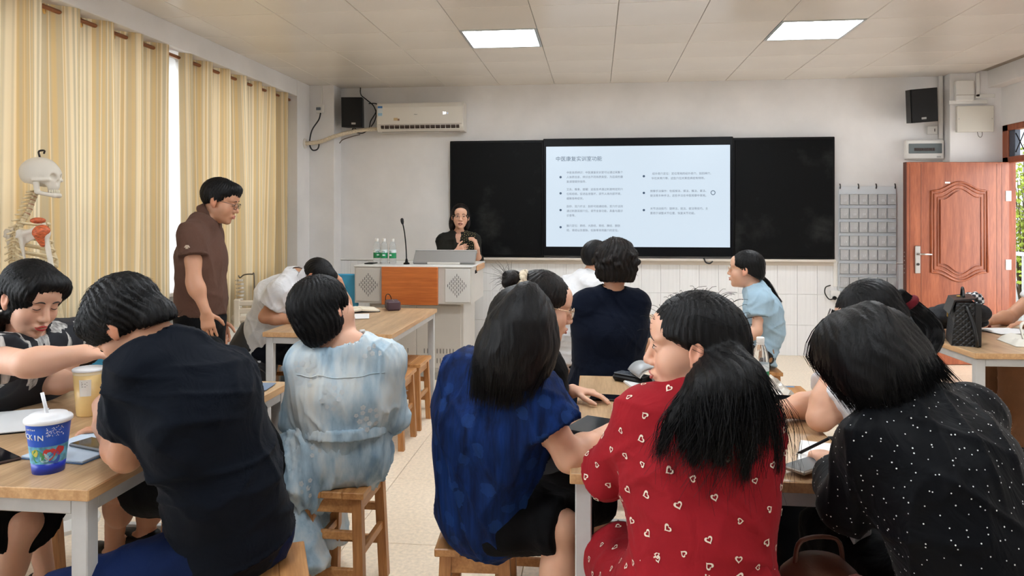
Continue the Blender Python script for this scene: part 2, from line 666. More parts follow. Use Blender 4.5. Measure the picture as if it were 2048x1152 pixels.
# ------------------------------------------------------------------ door, frame, outside
fr = bpy.data.objects.new('door_1', None); COL.objects.link(fr); fr.location = (4.0, 7.2, 0); struct(fr)
jb = MB()
for y in (7.80, 6.66):
    jb.box((.045, y - 7.2, 1.17), (.075, .10, 2.36), .004)
jb.box((.045, .03, 2.005), (.075, 1.24, .06), .004)
jb.box((.045, .03, 2.32), (.075, 1.24, .06), .004)
jb.build('door_frame', REDWOOD, fr)
tb = MB()
for y in (7.70, 6.73):
    tb.box((.045, y - 7.2, 2.165), (.05, .10, .26), .003)
tb.build('transom_frame', M('transom_blue_grey', (70, 78, 92), .45), fr)
MB().box((.05, .015, 2.165), (.006, .90, .26)).build('transom_pane', GLASS, fr)
lt = MB()
for k in range(5):
    y = -.42 + k * .2
    for s in (-1, 1):
        lt.tube([(.03, y - .1 * s, 2.04), (.03, y + .1 * s, 2.29)], .005, 6)
lt.build('lattice', BLACKP, fr)

# the open leaf
lf = thing('door_leaf', 'open reddish brown wooden door leaf with arched moulded panels', 'door', (4.0, 7.74, 0))
HX, HY, FX, FY = 4.0, 7.74, 3.0, 7.62
dirx = Vector((FX - HX, FY - HY, 0)); DL = dirx.length
lf.rotation_euler = (0, 0, math.atan2(dirx.y, dirx.x))       # local +x runs to the free edge, local +y faces the room
DZ = 1.975
leaf = MB().box((DL / 2, 0, DZ / 2 + .006), (DL, .055, DZ), .004).build('leaf', REDWOOD, lf)
MB().box((DL + .001, 0, DZ / 2 + .006), (.006, .057, DZ), .001).build('edge_strip', DARKBR, lf)
yfc = .0275
def arch(u0, u1, z0, z1, rise, inset=0.0, nn=24):
    """outline with ogee arched top and bottom"""
    pts = []
    u0, u1, z0, z1 = u0 + inset, u1 - inset, z0 + inset, z1 - inset
    def prof(t):                     # 0..1 across
        return rise * .5 * (1 - math.cos(2 * PI * min(max((t - .06) / .88, 0), 1)))
    for i in range(nn + 1):
        t = i / nn
        pts.append((u0 + (u1 - u0) * t, z1 + prof(t)))
    for i in range(nn + 1):
        t = 1 - i / nn
        pts.append((u0 + (u1 - u0) * t, z0 - prof(t)))
    return pts
for (z0, z1, rise_t) in ((.905, 1.70, .085), (.22, .565, .085)):
    for ins, rr in ((0, .011), (.028, .007), (.062, .006)):
        o2 = arch(.215, .765, z0, z1, rise_t, ins)
        MB().tube([(p[0], yfc + .002, p[1]) for p in o2], rr, 8, True).build('moulding', REDWOOD, lf, True)
    MB().prism(arch(.215, .765, z0, z1, rise_t, .085), 1, yfc - .005, yfc + .012).build('raised_panel', REDWOOD, lf)
for u in (.075, .125, .865, DL - .03):
    MB().box((u, yfc, DZ / 2), (.004, .003, DZ - .02), .001).build('groove_bead', DARKBR, lf)
hd = MB().box((DL - .135 + .03, yfc + .006, 1.03), (.052, .014, .27), .005).build('lock_plate', STEEL, lf)
MB().tube([(DL - .105, yfc + .01, 1.085), (DL - .105, yfc + .05, 1.085), (DL - .115, yfc + .055, 1.085), (DL - .215, yfc + .055, 1.082)], .009, 10).build('door_handle', STEEL, hd, True)
MB().cyl((DL - .105, yfc + .01, .985), (DL - .105, yfc + .02, .985), .013, 14).build('keyhole', M('keyhole_dark', (60, 56, 52), .4, .6), hd, 'auto')
for z in (.3, .98, 1.65):
    MB().box((.012, yfc + .002, z), (.055, .008, .10), .002).build('hinge', WHITEP, lf)
MB().box((DL - .4, yfc + .001, 1.78), (.05, .003, .016)).build('sticker', WHITEP, lf)
lk = MB()
for z in (.9, .94, .98, 1.02, 1.06, 1.1):
    lk.cyl((DL, 0, z), (DL + .008, 0, z), .006, 8)
lk.build('bolts', STEEL, lf)
lf['group'] = ''
del lf['group']

# ground and planting outside the doorway
struct(MB().box((8.2, 9.4, -.08), (8.0, 14.0, .1)).build('trim_6', M('outside_paving', (196, 192, 186), .8, vary=(6, .06))))
LEAF = M('leaf_yellow_green', (172, 186, 74), .6, vary=(14, .35))
TWIG = M('twig_brown', (96, 78, 58), .8)
for i, (x, y, h, lab) in enumerate(((6.2, 11.6, 2.5, 'yellow green shrub outside the doorway beside the jamb'), (6.9, 12.6, 2.9, 'taller leafy shrub outside, farther behind the doorway'))):
    sb = thing('shrub', lab, 'shrub', (x, y, -.03))
    tw_ = MB()
    r = random.Random(40 + i)
    lv = MB()
    for k in range(16):
        a, q = r.uniform(0, 6.3), r.uniform(.2, .6)
        top = (q * math.cos(a), q * math.sin(a), h * r.uniform(.7, 1.0))
        tw_.tube(spline([(0, 0, 0), (top[0] * .3, top[1] * .3, top[2] * .5), top], 6), [.014, .012, .01, .008, .006, .004], 5)
        for m_ in range(70):
            s_ = r.uniform(.25, 1.05)
            c = Vector((top[0] * s_ + r.gauss(0, .13), top[1] * s_ + r.gauss(0, .13), top[2] * s_ + r.gauss(0, .1)))
            R = Euler((r.uniform(0, 6), r.uniform(0, 6), r.uniform(0, 6))).to_matrix()
            L, W = r.uniform(.05, .09), r.uniform(.02, .03)
            lv.add([c + R @ Vector(p) for p in ((0, 0, 0), (W, L * .4, .008), (0, L, 0), (-W, L * .4, .008))], [(0, 1, 2, 3)])
    tw_.build('stem', TWIG, sb, True)
    f = lv.build('foliage', LEAF, sb, fix=False); f['kind'] = 'stuff'
rl = thing('railing', 'white railing outside the doorway', 'railing', (5.4, 9.6, -.03))
MB().box((0, 0, 1.0), (.05, 3.4, .05), .004).build('handrail', WHITEP, rl)
q = None
for k in range(18):
    if q is None:
        q = MB().box((0, 0, .5), (.025, .025, 1.0), .002).build('baluster', WHITEP, rl, loc=(0, -1.6, 0))
    else:
        c = q.copy(); COL.objects.link(c); c.location = (0, -1.6 + k * .19, 0)

# ------------------------------------------------------------------ blackboard with built-in display
BOARD = NT('blackboard_green_black')
v = BOARD.coord((1, 1, 1))
n1 = BOARD.noise(1.7, v, 5, .65); n2 = BOARD.noise(9, BOARD.coord((1, 1, 3)), 5, .7)
fac = BOARD.math('MULTIPLY', BOARD.math('SMOOTHSTEP', n1, .52, .80) if False else BOARD.math('MAXIMUM', BOARD.math('SUBTRACT', n1, .55), 0.0), BOARD.math('MULTIPLY', n2, 1.1))
BOARD.l(BOARD.mix(fac, (9, 10, 12), (120, 122, 120)), BOARD.b.inputs['Base Color'])
BOARD.b.inputs['Roughness'].default_value = .5
BOARD.b.inputs['Specular IOR Level'].default_value = .12
BOARDM = BOARD.m
BEZEL = M('display_bezel', (7, 9, 14), .35, spec=.15)
bb = thing('blackboard', 'long black writing board framing the lit display on the front wall', 'blackboard', (.426, 7.93, 1.01))
BW, BH = 4.01, 1.26
MB().box((-1.497, .02, BH / 2), (1.02, .07, BH), .006).build('frame', BLACKP, bb)
MB().box((1.497, .02, BH / 2), (1.02, .07, BH), .006).build('frame', BLACKP, bb)
MB().box((-1.497, -.02, BH / 2), (.98, .012, BH - .05), .003).build('writing_panel', BOARDM, bb)
MB().box((1.497, -.02, BH / 2), (.98, .012, BH - .05), .003).build('writing_panel', BOARDM, bb)
tr_ = thing('chalk_tray', 'pale chalk ledge along the foot of the blackboard', 'tray', (.426, 7.95, .985))
MB().box((0, -.015, .006), (4.02, .10, .016), .003).box((0, -.062, .014), (4.02, .008, .02), .002).box((0, .03, -.02), (4.02, .03, .05)).build('ledge', M('ledge_beige', (214, 205, 194), .5), tr_)

dp = thing('display', 'large lit display showing a slide in the middle of the blackboard', 'display', (.423, 7.875, 1.02))
MB().box((0, .02, .635), (1.97, .07, 1.245), .006).build('bezel', BEZEL, dp)
SCR = M('lit_slide', (214, 228, 240), .25, emit=((210, 226, 240), .72))
SCR.node_tree.nodes['Principled BSDF'].inputs['Base Color'].default_value = (.02, .02, .02, 1)
scr = MB().box((0, -.0165, .641), (1.905, .004, 1.062)).build('screen', SCR, dp)
INK = M('slide_ink_blue', (70, 96, 124), .5, emit=((58, 86, 116), .6))
INK.node_tree.nodes['Principled BSDF'].inputs['Base Color'].default_value = (.02, .02, .02, 1)
INK2 = M('slide_ink_grey', (126, 136, 152), .5, emit=((104, 114, 134), .62))
INK2.node_tree.nodes['Principled BSDF'].inputs['Base Color'].default_value = (.02, .02, .02, 1)
def S(px, py):                                # slide place as a share of its width / height
    return ((px - 62) / 1762 * 1.905 - .9525, -.0195, 1.172 - (py - 105) / 972 * 1.062)
RF = (PI / 2, 0, 0)
text('slide_title', '中医康复实训室功能', .0545, INK, scr, S(155, 228), RF)
rows = [(262, 360, ['中医体质辨识：中医康复实训室可以通过采集个', '人体质信息，辨识出不同体质类型，为后续的康', '复调理提供指导。']),
        (262, 523, ['艾灸、推拿、拔罐：这些技术通过刺激特定的穴', '位和经络，促进血液循环，调节人体内部环境，', '缓解各种症状。']),
        (262, 688, ['刮痧、耳穴疗法：刮痧可疏通经络，耳穴疗法则', '通过刺激耳部穴位，调节全身功能，具备与面诊', '诊查等。']),
        (262, 875, ['腧穴定位：肺经、大肠经、胃经、脾经、膀胱', '经、肾经以及督脉、任脉等常用腧穴的定位。']),
        (1082, 376, [' 经外奇穴定位：定位常用的经外奇穴，如四神穴、', '华佗夹脊穴等，这些穴位对某些病症有特效。']),
        (1070, 542, ['按摩手法操作：包括按法、揉法、推法、拿法、', '拨法等多种手法，这些手法在中医按摩中常用。']),
        (1070, 710, ['关节活动技巧：旋转法、屈法、拔法等技巧，主', '要用于调整关节位置，恢复关节功能。'])]
for x, y, ls in rows:
    for k, s_ in enumerate(ls):
        text('slide_text', s_, .0282, INK2, scr, S(x, y + k * 44), RF)
bm_ = MB().cyl((0, 0, 0), (0, -.001, 0), .0125, 16)
for x, y in ((204, 402), (204, 559), (204, 722), (204, 888), (1010, 398), (1010, 558), (1010, 723)):
    bm_.build('bullet', INK, scr, loc=S(x, y))
rg = [(.021 * math.cos(a), 0, .021 * math.sin(a)) for a in np.linspace(0, 2 * PI, 24, endpoint=False)]
MB().tube(rg, .0035, 6, True).build('cursor_ring', INK, scr, True, loc=S(1665, 558))


# ------------------------------------------------------------------ air conditioner, speakers, boxes, cables
AC = M('air_conditioner_white', (226, 220, 210), .22)
ac = thing('air_conditioner', 'white wall mounted air conditioner beside the left loudspeaker', 'air conditioner', (-1.885, 7.99, 2.525))
prof = [(0, -.155), (-.17, -.155), (-.2, -.11), (-.212, 0), (-.212, .11), (-.19, .15), (0, .155)]
MB().prism(prof, 0, -.475, .475).build('body', AC, ac)
fp = MB().prism([(-.206, -.085), (-.222, -.08), (-.224, .10), (-.212, .135), (-.2, .135)], 0, -.462, .462).build('front_panel', AC, ac)
MB().prism([(-.150, -.158), (-.203, -.115), (-.207, -.092), (-.17, -.10)], 0, -.43, .43).build('air_outlet', M('outlet_dark', (70, 55, 46), .6), ac)
lv = MB().box((0, -.196, -.112), (.004, .03, .04)).build('vane', AC, ac, loc=(-.39, 0, 0))
for k in range(1, 15):
    c = lv.copy(); COL.objects.link(c); c.location = (-.39 + k * .056, 0, 0)
MB().box((0, -.192, -.135), (.86, .03, .006), .002).build('flap', AC, ac)
lab = MB().box((-.432, -.2245, .06), (.055, .002, .11)).build('energy_label', M('label_paper', (214, 220, 222), .5), fp)
MB().box((-.432, -.2262, .104), (.052, .001, .022)).build('label_band', M('label_blue', (52, 110, 172), .5), lab)
MB().box((-.432, -.2262, .026), (.046, .001, .028)).build('label_band', M('label_pale_blue', (150, 190, 215), .5), lab)
MB().box((-.26, -.2245, -.028), (.045, .002, .03)).build('tag', M('tag_tan', (200, 172, 130), .5), fp)
MB().box((-.228, -.2245, -.034), (.02, .002, .022)).build('tag', M('tag_brown', (140, 108, 84), .5), fp)
text('brand_mark', 'Haier', .018, M('brand_grey', (90, 86, 84), .5), fp, (-.06, -.225, .02), RF)
GLOW = M('display_glow', (240, 245, 255), .4, emit=((240, 246, 255), 2.2))
text('temperature_digits', '20', .036, GLOW, fp, (.255, -.2255, .03), RF)
text('degree_mark', 'c', .02, M('display_glow_blue', (150, 190, 240), .4, emit=((130, 180, 250), 1.5)), fp, (.305, -.2255, .03), RF)

def speaker(label, loc, rot, size=(.225, .2, .32)):
    t = thing('loudspeaker', label, 'loudspeaker', loc, 0, 'wall loudspeakers')
    t.rotation_euler = rot
    w_, d_, h_ = size
    MB().prism([(-w_ / 2, 0), (w_ / 2, 0), (w_ / 2 * .8, d_), (-w_ / 2 * .8, d_)], 2, -h_ / 2, h_ / 2).build('cabinet', BLACKP, t)
    MB().box((0, -.006, .0), (w_ * .95, .014, h_ * .96), .006).build('grille', M('speaker_grille', (15, 15, 17), .85, bump=(900, .3)), t)
    MB().box((-.01 if rot[1] else .02, -.0145, -h_ * .38), (.045, .003, .02), .001).build('badge', M('badge_silver', (170, 168, 166), .4, .5), t)
    MB().box((0, d_ + .03, -.02), (.05, .08, .06), .004).build('bracket', BLACKM, t)
    return t
speaker('black loudspeaker on the left, between corner pillar and air conditioner', (-2.62, 7.73, 2.575), (math.radians(4), 0, math.radians(6)))
speaker('black loudspeaker on the right, tilted above the fuse box', (3.21, 7.70, 2.545), (math.radians(6), math.radians(-4), math.radians(-2)), (.25, .19, .33))

def cord(name, label, pts, r, mat=CABLE, n=40, cat='cable'):
    return tag(MB().tube(spline(pts, n), r, 7).build(name, mat, None, True, origin=pts[0], loc=pts[0]), label, cat)

sk = thing('socket_box', 'white socket box with a black plug high on the left pillar', 'socket', (-2.985, 7.77, 2.62))
MB().box((0, 0, 0), (.085, .05, .09), .006).build('box', WHITEP, sk)
MB().box((-.012, -.03, .0), (.05, .02, .03), .004).build('plug', M('plug_grey', (110, 116, 122), .5), sk)
MB().box((.01, .002, .15), (.014, .014, .21)).build('conduit', WHITEP, sk)
cord('power_cable', 'thick black cable looping down the left pillar from the socket box',
     [(-2.975, 7.745, 2.575), (-2.99, 7.73, 2.50), (-3.06, 7.71, 2.38), (-3.085, 7.71, 2.24), (-3.05, 7.70, 2.17), (-2.995, 7.70, 2.175), (-2.98, 7.71, 2.225), (-3.0, 7.72, 2.25)], .0075)
HOSE = M('wrapped_hose', (212, 196, 170), .8, vary=(40, .12, (3, 3, 3)), bump=(60, .5))
ho = thing('refrigerant_hose', 'beige wrapped hose sagging from the air conditioner to the wall', 'hose', (-2.36, 7.88, 2.42))
pts = spline([(-2.34, 7.88, 2.415), (-2.6, 7.83, 2.385), (-2.80, 7.73, 2.32), (-2.93, 7.69, 2.265), (-3.02, 7.67, 2.245), (-3.13, 7.65, 2.235)], 60)
rr = [.021 + .002 * (k % 4 < 2) for k in range(60)]
MB().tube([(p[0] + 2.36, p[1] - 7.88, p[2] - 2.42) for p in pts], rr, 10).build('hose', HOSE, ho, True)
MB().lathe([(.03, -.006), (.055, -.004), (.055, .006), (.03, .008)], 18, (-.752, -.23, -.185), Euler((0, PI / 2, 0)).to_matrix()).build('wall_collar', M('collar_white', (220, 212, 202), .6), ho, 'auto')
MB().lathe([(.0, .0), (.045, .002), (.045, .012)], 18, (-.772, -.23, -.185), Euler((0, PI / 2, 0)).to_matrix()).build('wall_hole', BLACKM, ho)
cord('speaker_wire', 'thin black wire hanging from the ceiling past the left loudspeaker',
     [(-2.60, 7.96, 2.885), (-2.59, 7.95, 2.80), (-2.52, 7.93, 2.74), (-2.44, 7.93, 2.67), (-2.41, 7.93, 2.58), (-2.43, 7.93, 2.50), (-2.47, 7.93, 2.44)], .006)
cord('speaker_wire', 'black wire looping out beside the left loudspeaker to below it',
     [(-2.50, 7.95, 2.70), (-2.42, 7.93, 2.695), (-2.39, 7.93, 2.67), (-2.42, 7.92, 2.58), (-2.47, 7.92, 2.50), (-2.49, 7.92, 2.42), (-2.56, 7.92, 2.37), (-2.64, 7.92, 2.38), (-2.68, 7.92, 2.40), (-2.66, 7.92, 2.43), (-2.62, 7.92, 2.40)], .006)
cord('loose_wire', 'short brown wire end dangling under the wrapped hose',
     [(-2.56, 7.83, 2.345), (-2.66, 7.82, 2.32), (-2.75, 7.82, 2.29), (-2.79, 7.82, 2.25)], .005, M('wire_brown', (92, 78, 66), .6))

jb_ = thing('network_box', 'white plastic box at the top of the right pillar', 'box', (3.635, 7.84, 2.70))
MB().box((0, -.02, 0), (.17, .05, .20), .006).build('box', WHITEP, jb_)
MB().box((0, -.046, -.045), (.168, .003, .004)).build('seam', GAP, jb_)
pb = thing('access_panel', 'cream metal access panel below the white box on the right pillar', 'panel', (3.74, 7.84, 2.42))
MB().box((0, -.01, 0), (.345, .035, .26), .004).build('cover', CREAMP, pb)
for x in (-.155, .155):
    MB().cyl((x, -.028, 0), (x, -.031, 0), .005, 8).build('screw', STEEL, pb)
cord('loose_wire', 'thin wire loop hanging under the cream access panel', [(3.76, 7.82, 2.29), (3.765, 7.81, 2.25), (3.785, 7.81, 2.235), (3.80, 7.81, 2.255), (3.805, 7.82, 2.29)], .003, M('wire_grey', (120, 116, 110), .6))
cd = thing('cable_trunking', 'white cable trunking running between the boxes at the right pillar', 'trunking', (3.48, 7.97, 2.5))
MB().box((0, 0, .06), (.035, .03, .64), .003).build('duct', WHITEP, cd)
MB().box((.2, -.13, .09), (.36, .025, .04), .003).build('duct', WHITEP, cd)
MB().box((.29, -.13, .26), (.035, .025, .24), .003).build('duct', WHITEP, cd)
MB().box((.36, -.13, .15), (.18, .025, .035), .003).build('duct', WHITEP, cd)
fb_ = thing('fuse_box', 'white fuse box with smoked window above the door', 'fuse box', (3.315, 7.96, 2.13))
MB().box((0, 0, 0), (.365, .07, .195), .01).build('housing', WHITEP, fb_)
MB().box((0, -.036, .01), (.32, .008, .10), .004).build('smoked_window', M('smoked_plastic', (112, 122, 124), .15), fb_)
br = MB()
for k in range(10):
    br.box((-.1 + k * .02, -.042, .0), (.015, .006, .028), .001)
br.build('breakers', M('breaker_brown', (70, 54, 48), .5), fb_)
MB().box((.13, -.0365, -.075), (.04, .004, .012)).build('sticker', GREYM, fb_)
so = thing('wall_socket', 'small white wall socket under the right loudspeaker', 'socket', (3.405, 7.985, 2.33))
MB().box((0, 0, 0), (.10, .03, .085), .005).build('plate', WHITEP, so)
MB().box((.02, -.016, 0), (.006, .003, .03)).build('slot', BLACKM, so)
so2 = thing('wall_socket', 'white wall socket with black plug low beside the pocket chart', 'socket', (2.47, 7.975, .63))
MB().box((0, 0, 0), (.13, .035, .11), .005).build('plate', WHITEP, so2)
MB().ball((-.03, -.03, -.02), (.022, .03, .02)).build('plug', BLACKP, so2, True)
cord('power_cable', 'black cable curling beside the low wall socket', [(2.44, 7.93, .61), (2.38, 7.92, .60), (2.34, 7.93, .66), (2.35, 7.94, .72), (2.40, 7.95, .74)], .006)
ds = thing('cable_trunking', 'white vertical trunking from chalk ledge to the low wall socket', 'trunking', (2.455, 7.98, .8))
MB().box((0, 0, .06), (.04, .025, .27), .003).build('duct', WHITEP, ds)
cord('display_cable', 'short black cable dangling under the lit display', [(1.11, 7.86, 1.02), (1.13, 7.85, .975), (1.17, 7.85, .965), (1.20, 7.86, .985)], .008)

# pocket chart for phones
pc = thing('pocket_chart', 'grey hanging pocket chart with numbered phone pockets beside the door', 'pocket chart', (2.77, 7.975, 1.75))
PG = M('pocket_cloth', (190, 191, 192), .75, vary=(18, .05))
PW = M('pocket_backing', (214, 218, 222), .7)
PD = M('pocket_number', (232, 234, 236), .6)
MB().box((0, 0, -.6), (.565, .008, 1.22), .002).build('backing', PW, pc)
pkm = MB().add([(-.042, -.006, -.055), (.042, -.006, -.055), (.042, -.006, .055), (-.042, -.006, .055),
                (-.038, -.028, -.052), (.038, -.028, -.052), (.041, -.034, .050), (-.041, -.034, .050)],
               [(0, 1, 5, 4), (1, 2, 6, 5), (3, 0, 4, 7), (4, 5, 6, 7), (2, 3, 7, 6)])
first = None
for r in range(8):
    MB().box((0, -.007, -.067 - .142 * r - .125), (.56, .01, .012), .002).build('seam_tape', PW, pc)
    for c in range(6):
        loc = (-.232 + c * .0925, 0, -.067 - .142 * r - .058)
        if first is None:
            pk = first = pkm.build('pocket', PG, pc, loc=loc)
        else:
            pk = first.copy(); COL.objects.link(pk); pk.location = loc
        text('pocket_number', '%02d' % (r * 6 + c + 1), .032, PD, pk, (.008, -.0335, -.012), (PI / 2 - .06, 0, 0), align='CENTER')
for x in (-.27, -.09, .085, .27):
    MB().tube([(x, -.0, .035), (x, -.012, .03), (x, -.018, .005), (x, -.012, -.012), (x, -.004, -.005)], .006, 6).build('hook', M('hook_dark', (60, 56, 54), .4, .4), pc, True)
# ------------------------------------------------------------------ tables
TOPW = wood('table_laminate', (166, 132, 96), (204, 172, 134), .9, 'Y', .33, strips=.14, rnd_obj=.03)
EDGEW = wood('table_edge_band', (176, 132, 88), (214, 172, 124), .8, 'Y', .42, rnd_obj=.03)
STOOLW = wood('stool_pine', (158, 104, 56), (206, 152, 96), .8, 'Y', .4, rnd_obj=.14)
STOOLV = wood('stool_pine_upright', (150, 96, 50), (198, 142, 88), .8, 'Z', .42, rnd_obj=.14)
TW, TL, TH = .80, 1.25, .75
def make_table(label, loc):
    t = thing('work_table', label, 'table', loc, 0, 'work tables')
    tp = MB().box((0, 0, TH - .014), (TW - .004, TL - .004, .028), .002).build('tabletop', TOPW, t)
    eb = MB()
    for sx, sy, dx, dy in ((0, -TL / 2, TW, .004), (0, TL / 2, TW, .004), (-TW / 2, 0, .004, TL), (TW / 2, 0, .004, TL)):
        MB().box((sx, sy, TH - .0145), (dx, dy, .0275), .0008).build('edge_band', EDGEW, tp)
    for sx in (-1, 1):
        for sy in (-1, 1):
            lg = MB().box((sx * (TW / 2 - .035), sy * (TL / 2 - .035), .365), (.045, .045, .71), .003).build('leg', GREYM, t)
            MB().box((sx * (TW / 2 - .035), sy * (TL / 2 - .035), .006), (.05, .05, .012), .002).build('foot', BLACKP, lg)
            sb = MB()
    for s in (-1, 1):
        MB().box((0, s * (TL / 2 - .035), .70), (TW - .115, .04, .04), .003).build('apron', GREYM, t)
        MB().box((s * (TW / 2 - .035), 0, .70), (.04, TL - .115, .04), .003).build('apron', GREYM, t)
        MB().box((s * (TW / 2 - .035), 0, .10), (.03, TL - .115, .03), .003).build('foot_rail', GREYM, t) if s > 5 else None
    MB().box((0, TL / 2 - .035, .11), (TW - .115, .03, .05), .003).build('foot_rail', GREYM, t)
    return t
T1 = make_table('work table at the left front with cups, phones and a notebook on it', (-1.69, 2.38, 0))
def table(label, loc):
    return dup(T1, loc, 0, label)
T2 = table('work table in front of the lectern where a man in white writes', (-1.605, 4.90, 0))
T3 = table('work table in the centre foreground under the elbow of the woman in red', (.33, 2.645, 0))
T4 = table('work table behind the woman in the navy dress, beside the girl in light blue', (.38, 4.745, 0))
T5 = table('work table at the right carrying the quilted black handbag', (2.30, 4.67, 0))
T5.rotation_euler = (0, 0, math.radians(2.5))

# ------------------------------------------------------------------ stools (seat long axis along local y)
def make_stool(label, loc, rz=0):
    t = thing('wooden_stool', label, 'stool', loc, rz, 'wooden stools')
    for k in range(3):
        MB().box((-.08 + k * .08, 0, .4375), (.0795, .34, .025), .003).build('seat_board', STOOLW, t)
    for sx in (-1, 1):
        for sy in (-1, 1):
            m = MB()
            tx, ty, bx, by = sx * .088, sy * .135, sx * .104, sy * .152
            h = .018
            vs = [(x + a * h, y + b * h, z) for (x, y, z) in ((bx, by, 0), (tx, ty, .425)) for a, b in ((-1, -1), (1, -1), (1, 1), (-1, 1))]
            m.add(vs, [(3, 2, 1, 0), (4, 5, 6, 7)] + [(i, (i + 1) % 4, 4 + (i + 1) % 4, 4 + i) for i in range(4)])
            m.build('leg', STOOLV, t)
    for sy in (-1, 1):
        MB().box((0, sy * .136, .395), (.155, .02, .055), .002).build('apron', STOOLW, t)
        for z, w_ in ((.285, .165), (.15, .175)):
            MB().box((0, sy * (.140 + (.285 - z) * .04), z), (w_, .02, .03), .002).build('stretcher', STOOLW, t)
    for sx in (-1, 1):
        MB().box((sx * .089, 0, .395), (.02, .25, .055), .002).build('apron', STOOLW, t)
        MB().box((sx * .095, 0, .215), (.02, .26, .03), .002).build('stretcher', STOOLW, t)
    return t
def PW2(px, py, z):                     # where a measured point meets the height z
    D = (EYE - z) * FPX / (py - HOR)
    return P(px, py, D)
ST1 = make_stool('wooden stool under the woman in the pale floral dress', (-.955, 2.76, 0))
def stool(label, x, y, rz=0):
    return dup(ST1, (x, y, 0), rz, label)
stool('wooden stool at the bottom edge under the man in the navy T-shirt', -.93, 1.99, .45)
stool('wooden stool under the woman in the blue blouse', -.375, 2.36, .06)
stool('wooden stool tucked under the left table beside bare legs and black shoes', -1.50, 2.74, .05)
stool('wooden stool at the left edge under the woman in black and white', -2.30, 2.66, 0)
stool('empty wooden stool on the right of the writing table, nearer of two', -1.30, 4.62, 0)
stool('empty wooden stool on the right of the writing table, farther of two', -1.30, 5.06, 0)
stool('wooden stool under the man in white who is writing', -2.36, 5.12, 0)
stool('wooden stool under the bespectacled woman with the hair bun', -.26, 2.92, 0)
stool('wooden stool under the man in the white shirt near the blackboard', -.16, 4.92, 0)
stool('wooden stool under the woman in the navy dress', .02, 3.80, PI / 2)
stool('wooden stool under the girl in the light blue T-shirt', 1.07, 5.07, 0)
SE = stool('empty wooden stool with a small blue sticker on its seat', 1.08, 4.36, 0)
MB().box((.05, .14, .4508), (.05, .03, .0016)).build('sticker', M('sticker_blue', (110, 140, 170), .5), SE)
stool('wooden stool beneath the woman with the ponytail and white sleeves', 1.09, 2.82, 0)
stool('wooden stool under the woman in the red heart blouse', .24, 1.70, PI / 2)
stool('wooden stool at the right edge under the woman in dotted black', 1.15, 1.50, .5)
stool('wooden stool at the bottom left corner, tucked under the near table end', -1.62, 1.72, PI / 2)
stool('wooden stool under the reddish brown leather bag', .56, 1.84, .05)
stool('dark wooden stool beside the right table, in front of the door', 1.90, 4.72, 0)
stool('wooden stool under the person in brown trousers', 2.92, 4.85, 0)

# ------------------------------------------------------------------ lectern
LG = M('lectern_grey', (199, 194, 187), .42, vary=(3, .02))
LG2 = M('lectern_light_grey', (210, 208, 204), .42)
ORANGE = wood('lectern_orange_wood', (176, 92, 40), (206, 118, 56), .7, 'X', .4, rnd_obj=0)
lc = thing('lectern', 'grey metal multimedia lectern with an orange wooden front panel', 'lectern', (-1.595, 6.70, 0))
up = MB().prism([(-.52, -.38), (.52, -.38), (.52, .30), (.42, .36), (-.42, .36), (-.52, .30)], 2, .69, 1.005).build('console', LG, lc)
MB().box((0, -.01, 1.012), (1.06, .76, .016), .006).build('worktop', LG2, lc)
MB().box((-.02, -.395, .845), (.50, .032, .33), .004).build('wood_panel', ORANGE, lc)
for sx in (-1, 1):
    MB().box((sx * .40, -.384, .85), (.22, .010, .29), .003).build('speaker_panel', LG2 if sx > 0 else LG, lc)
    gm = MB()
    for i in range(-5, 6):
        n_ = 6 - abs(i)
        for k in range(n_):
            gm.box((sx * .395 + i * .016, -.3895, .85 + (k - (n_ - 1) / 2) * .036), (.004, .003, .024))
    g = gm.build('sound_slots', BLACKM, lc); g['kind'] = 'stuff'
MB().box((.525, .08, .985), (.03, .40, .06), .012).build('side_rail', M('rail_wood', (196, 150, 110), .45), lc)
sl = MB()
for k in range(4):
    sl.box((.522, -.18 + k * .03, .955), (.004, .008, .03))
sl.build('side_slots', BLACKM, lc)['kind'] = 'stuff'
MB().box((0, .06, .36), (.86, .60, .66), .006).build('cabinet', LG, lc)
MB().box((0, .06, .035), (.90, .64, .07), .004).build('plinth', M('plinth_grey', (160, 156, 150), .5), lc)
for sx in (-1, 1):
    d_ = MB().box((sx * .205, -.243, .38), (.40, .012, .56), .003).build('cabinet_door', LG, lc)
    vm = MB()
    for r in range(2):
        for k in range(10):
            vm.box((sx * .205 - .13 + k * .029, -.2505, .17 + r * .085), (.004, .003, .042))
    v_ = vm.build('vent_slots', BLACKM, d_); v_['kind'] = 'stuff'
md = thing('tilted_monitor', 'grey slab of a tilted monitor seen from behind on the lectern', 'monitor', (-1.36, 6.52, 1.02))
R_ = Matrix.Rotation(math.radians(-38), 3, 'X')
MB().box((0, .06, .058), (.565, .03, .15), .006, Matrix.Rotation(math.radians(-48), 3, 'X')).build('back_shell', M('monitor_grey', (150, 148, 146), .35, .4), md)
MB().box((0, .118, .112), (.57, .035, .008), .002, Matrix.Rotation(math.radians(-48), 3, 'X')).build('rim', M('monitor_rim', (214, 214, 214), .3, .5), md)
MB().box((0, .05, .01), (.3, .12, .02), .004).build('stand', LG, md)
mc = thing('gooseneck_microphone', 'thin black gooseneck microphone standing on the lectern', 'microphone', (-1.695, 6.50, 1.02))
MB().lathe([(.028, 0), (.028, .012), (.014, .02), (.009, .05)], 16).build('base', BLACKP, mc, 'auto')
MB().tube(spline([(0, 0, .04), (-.005, 0, .15), (-.018, 0, .28), (-.035, 0, .365)], 16), .0055, 8).build('neck', BLACKP, mc, True)
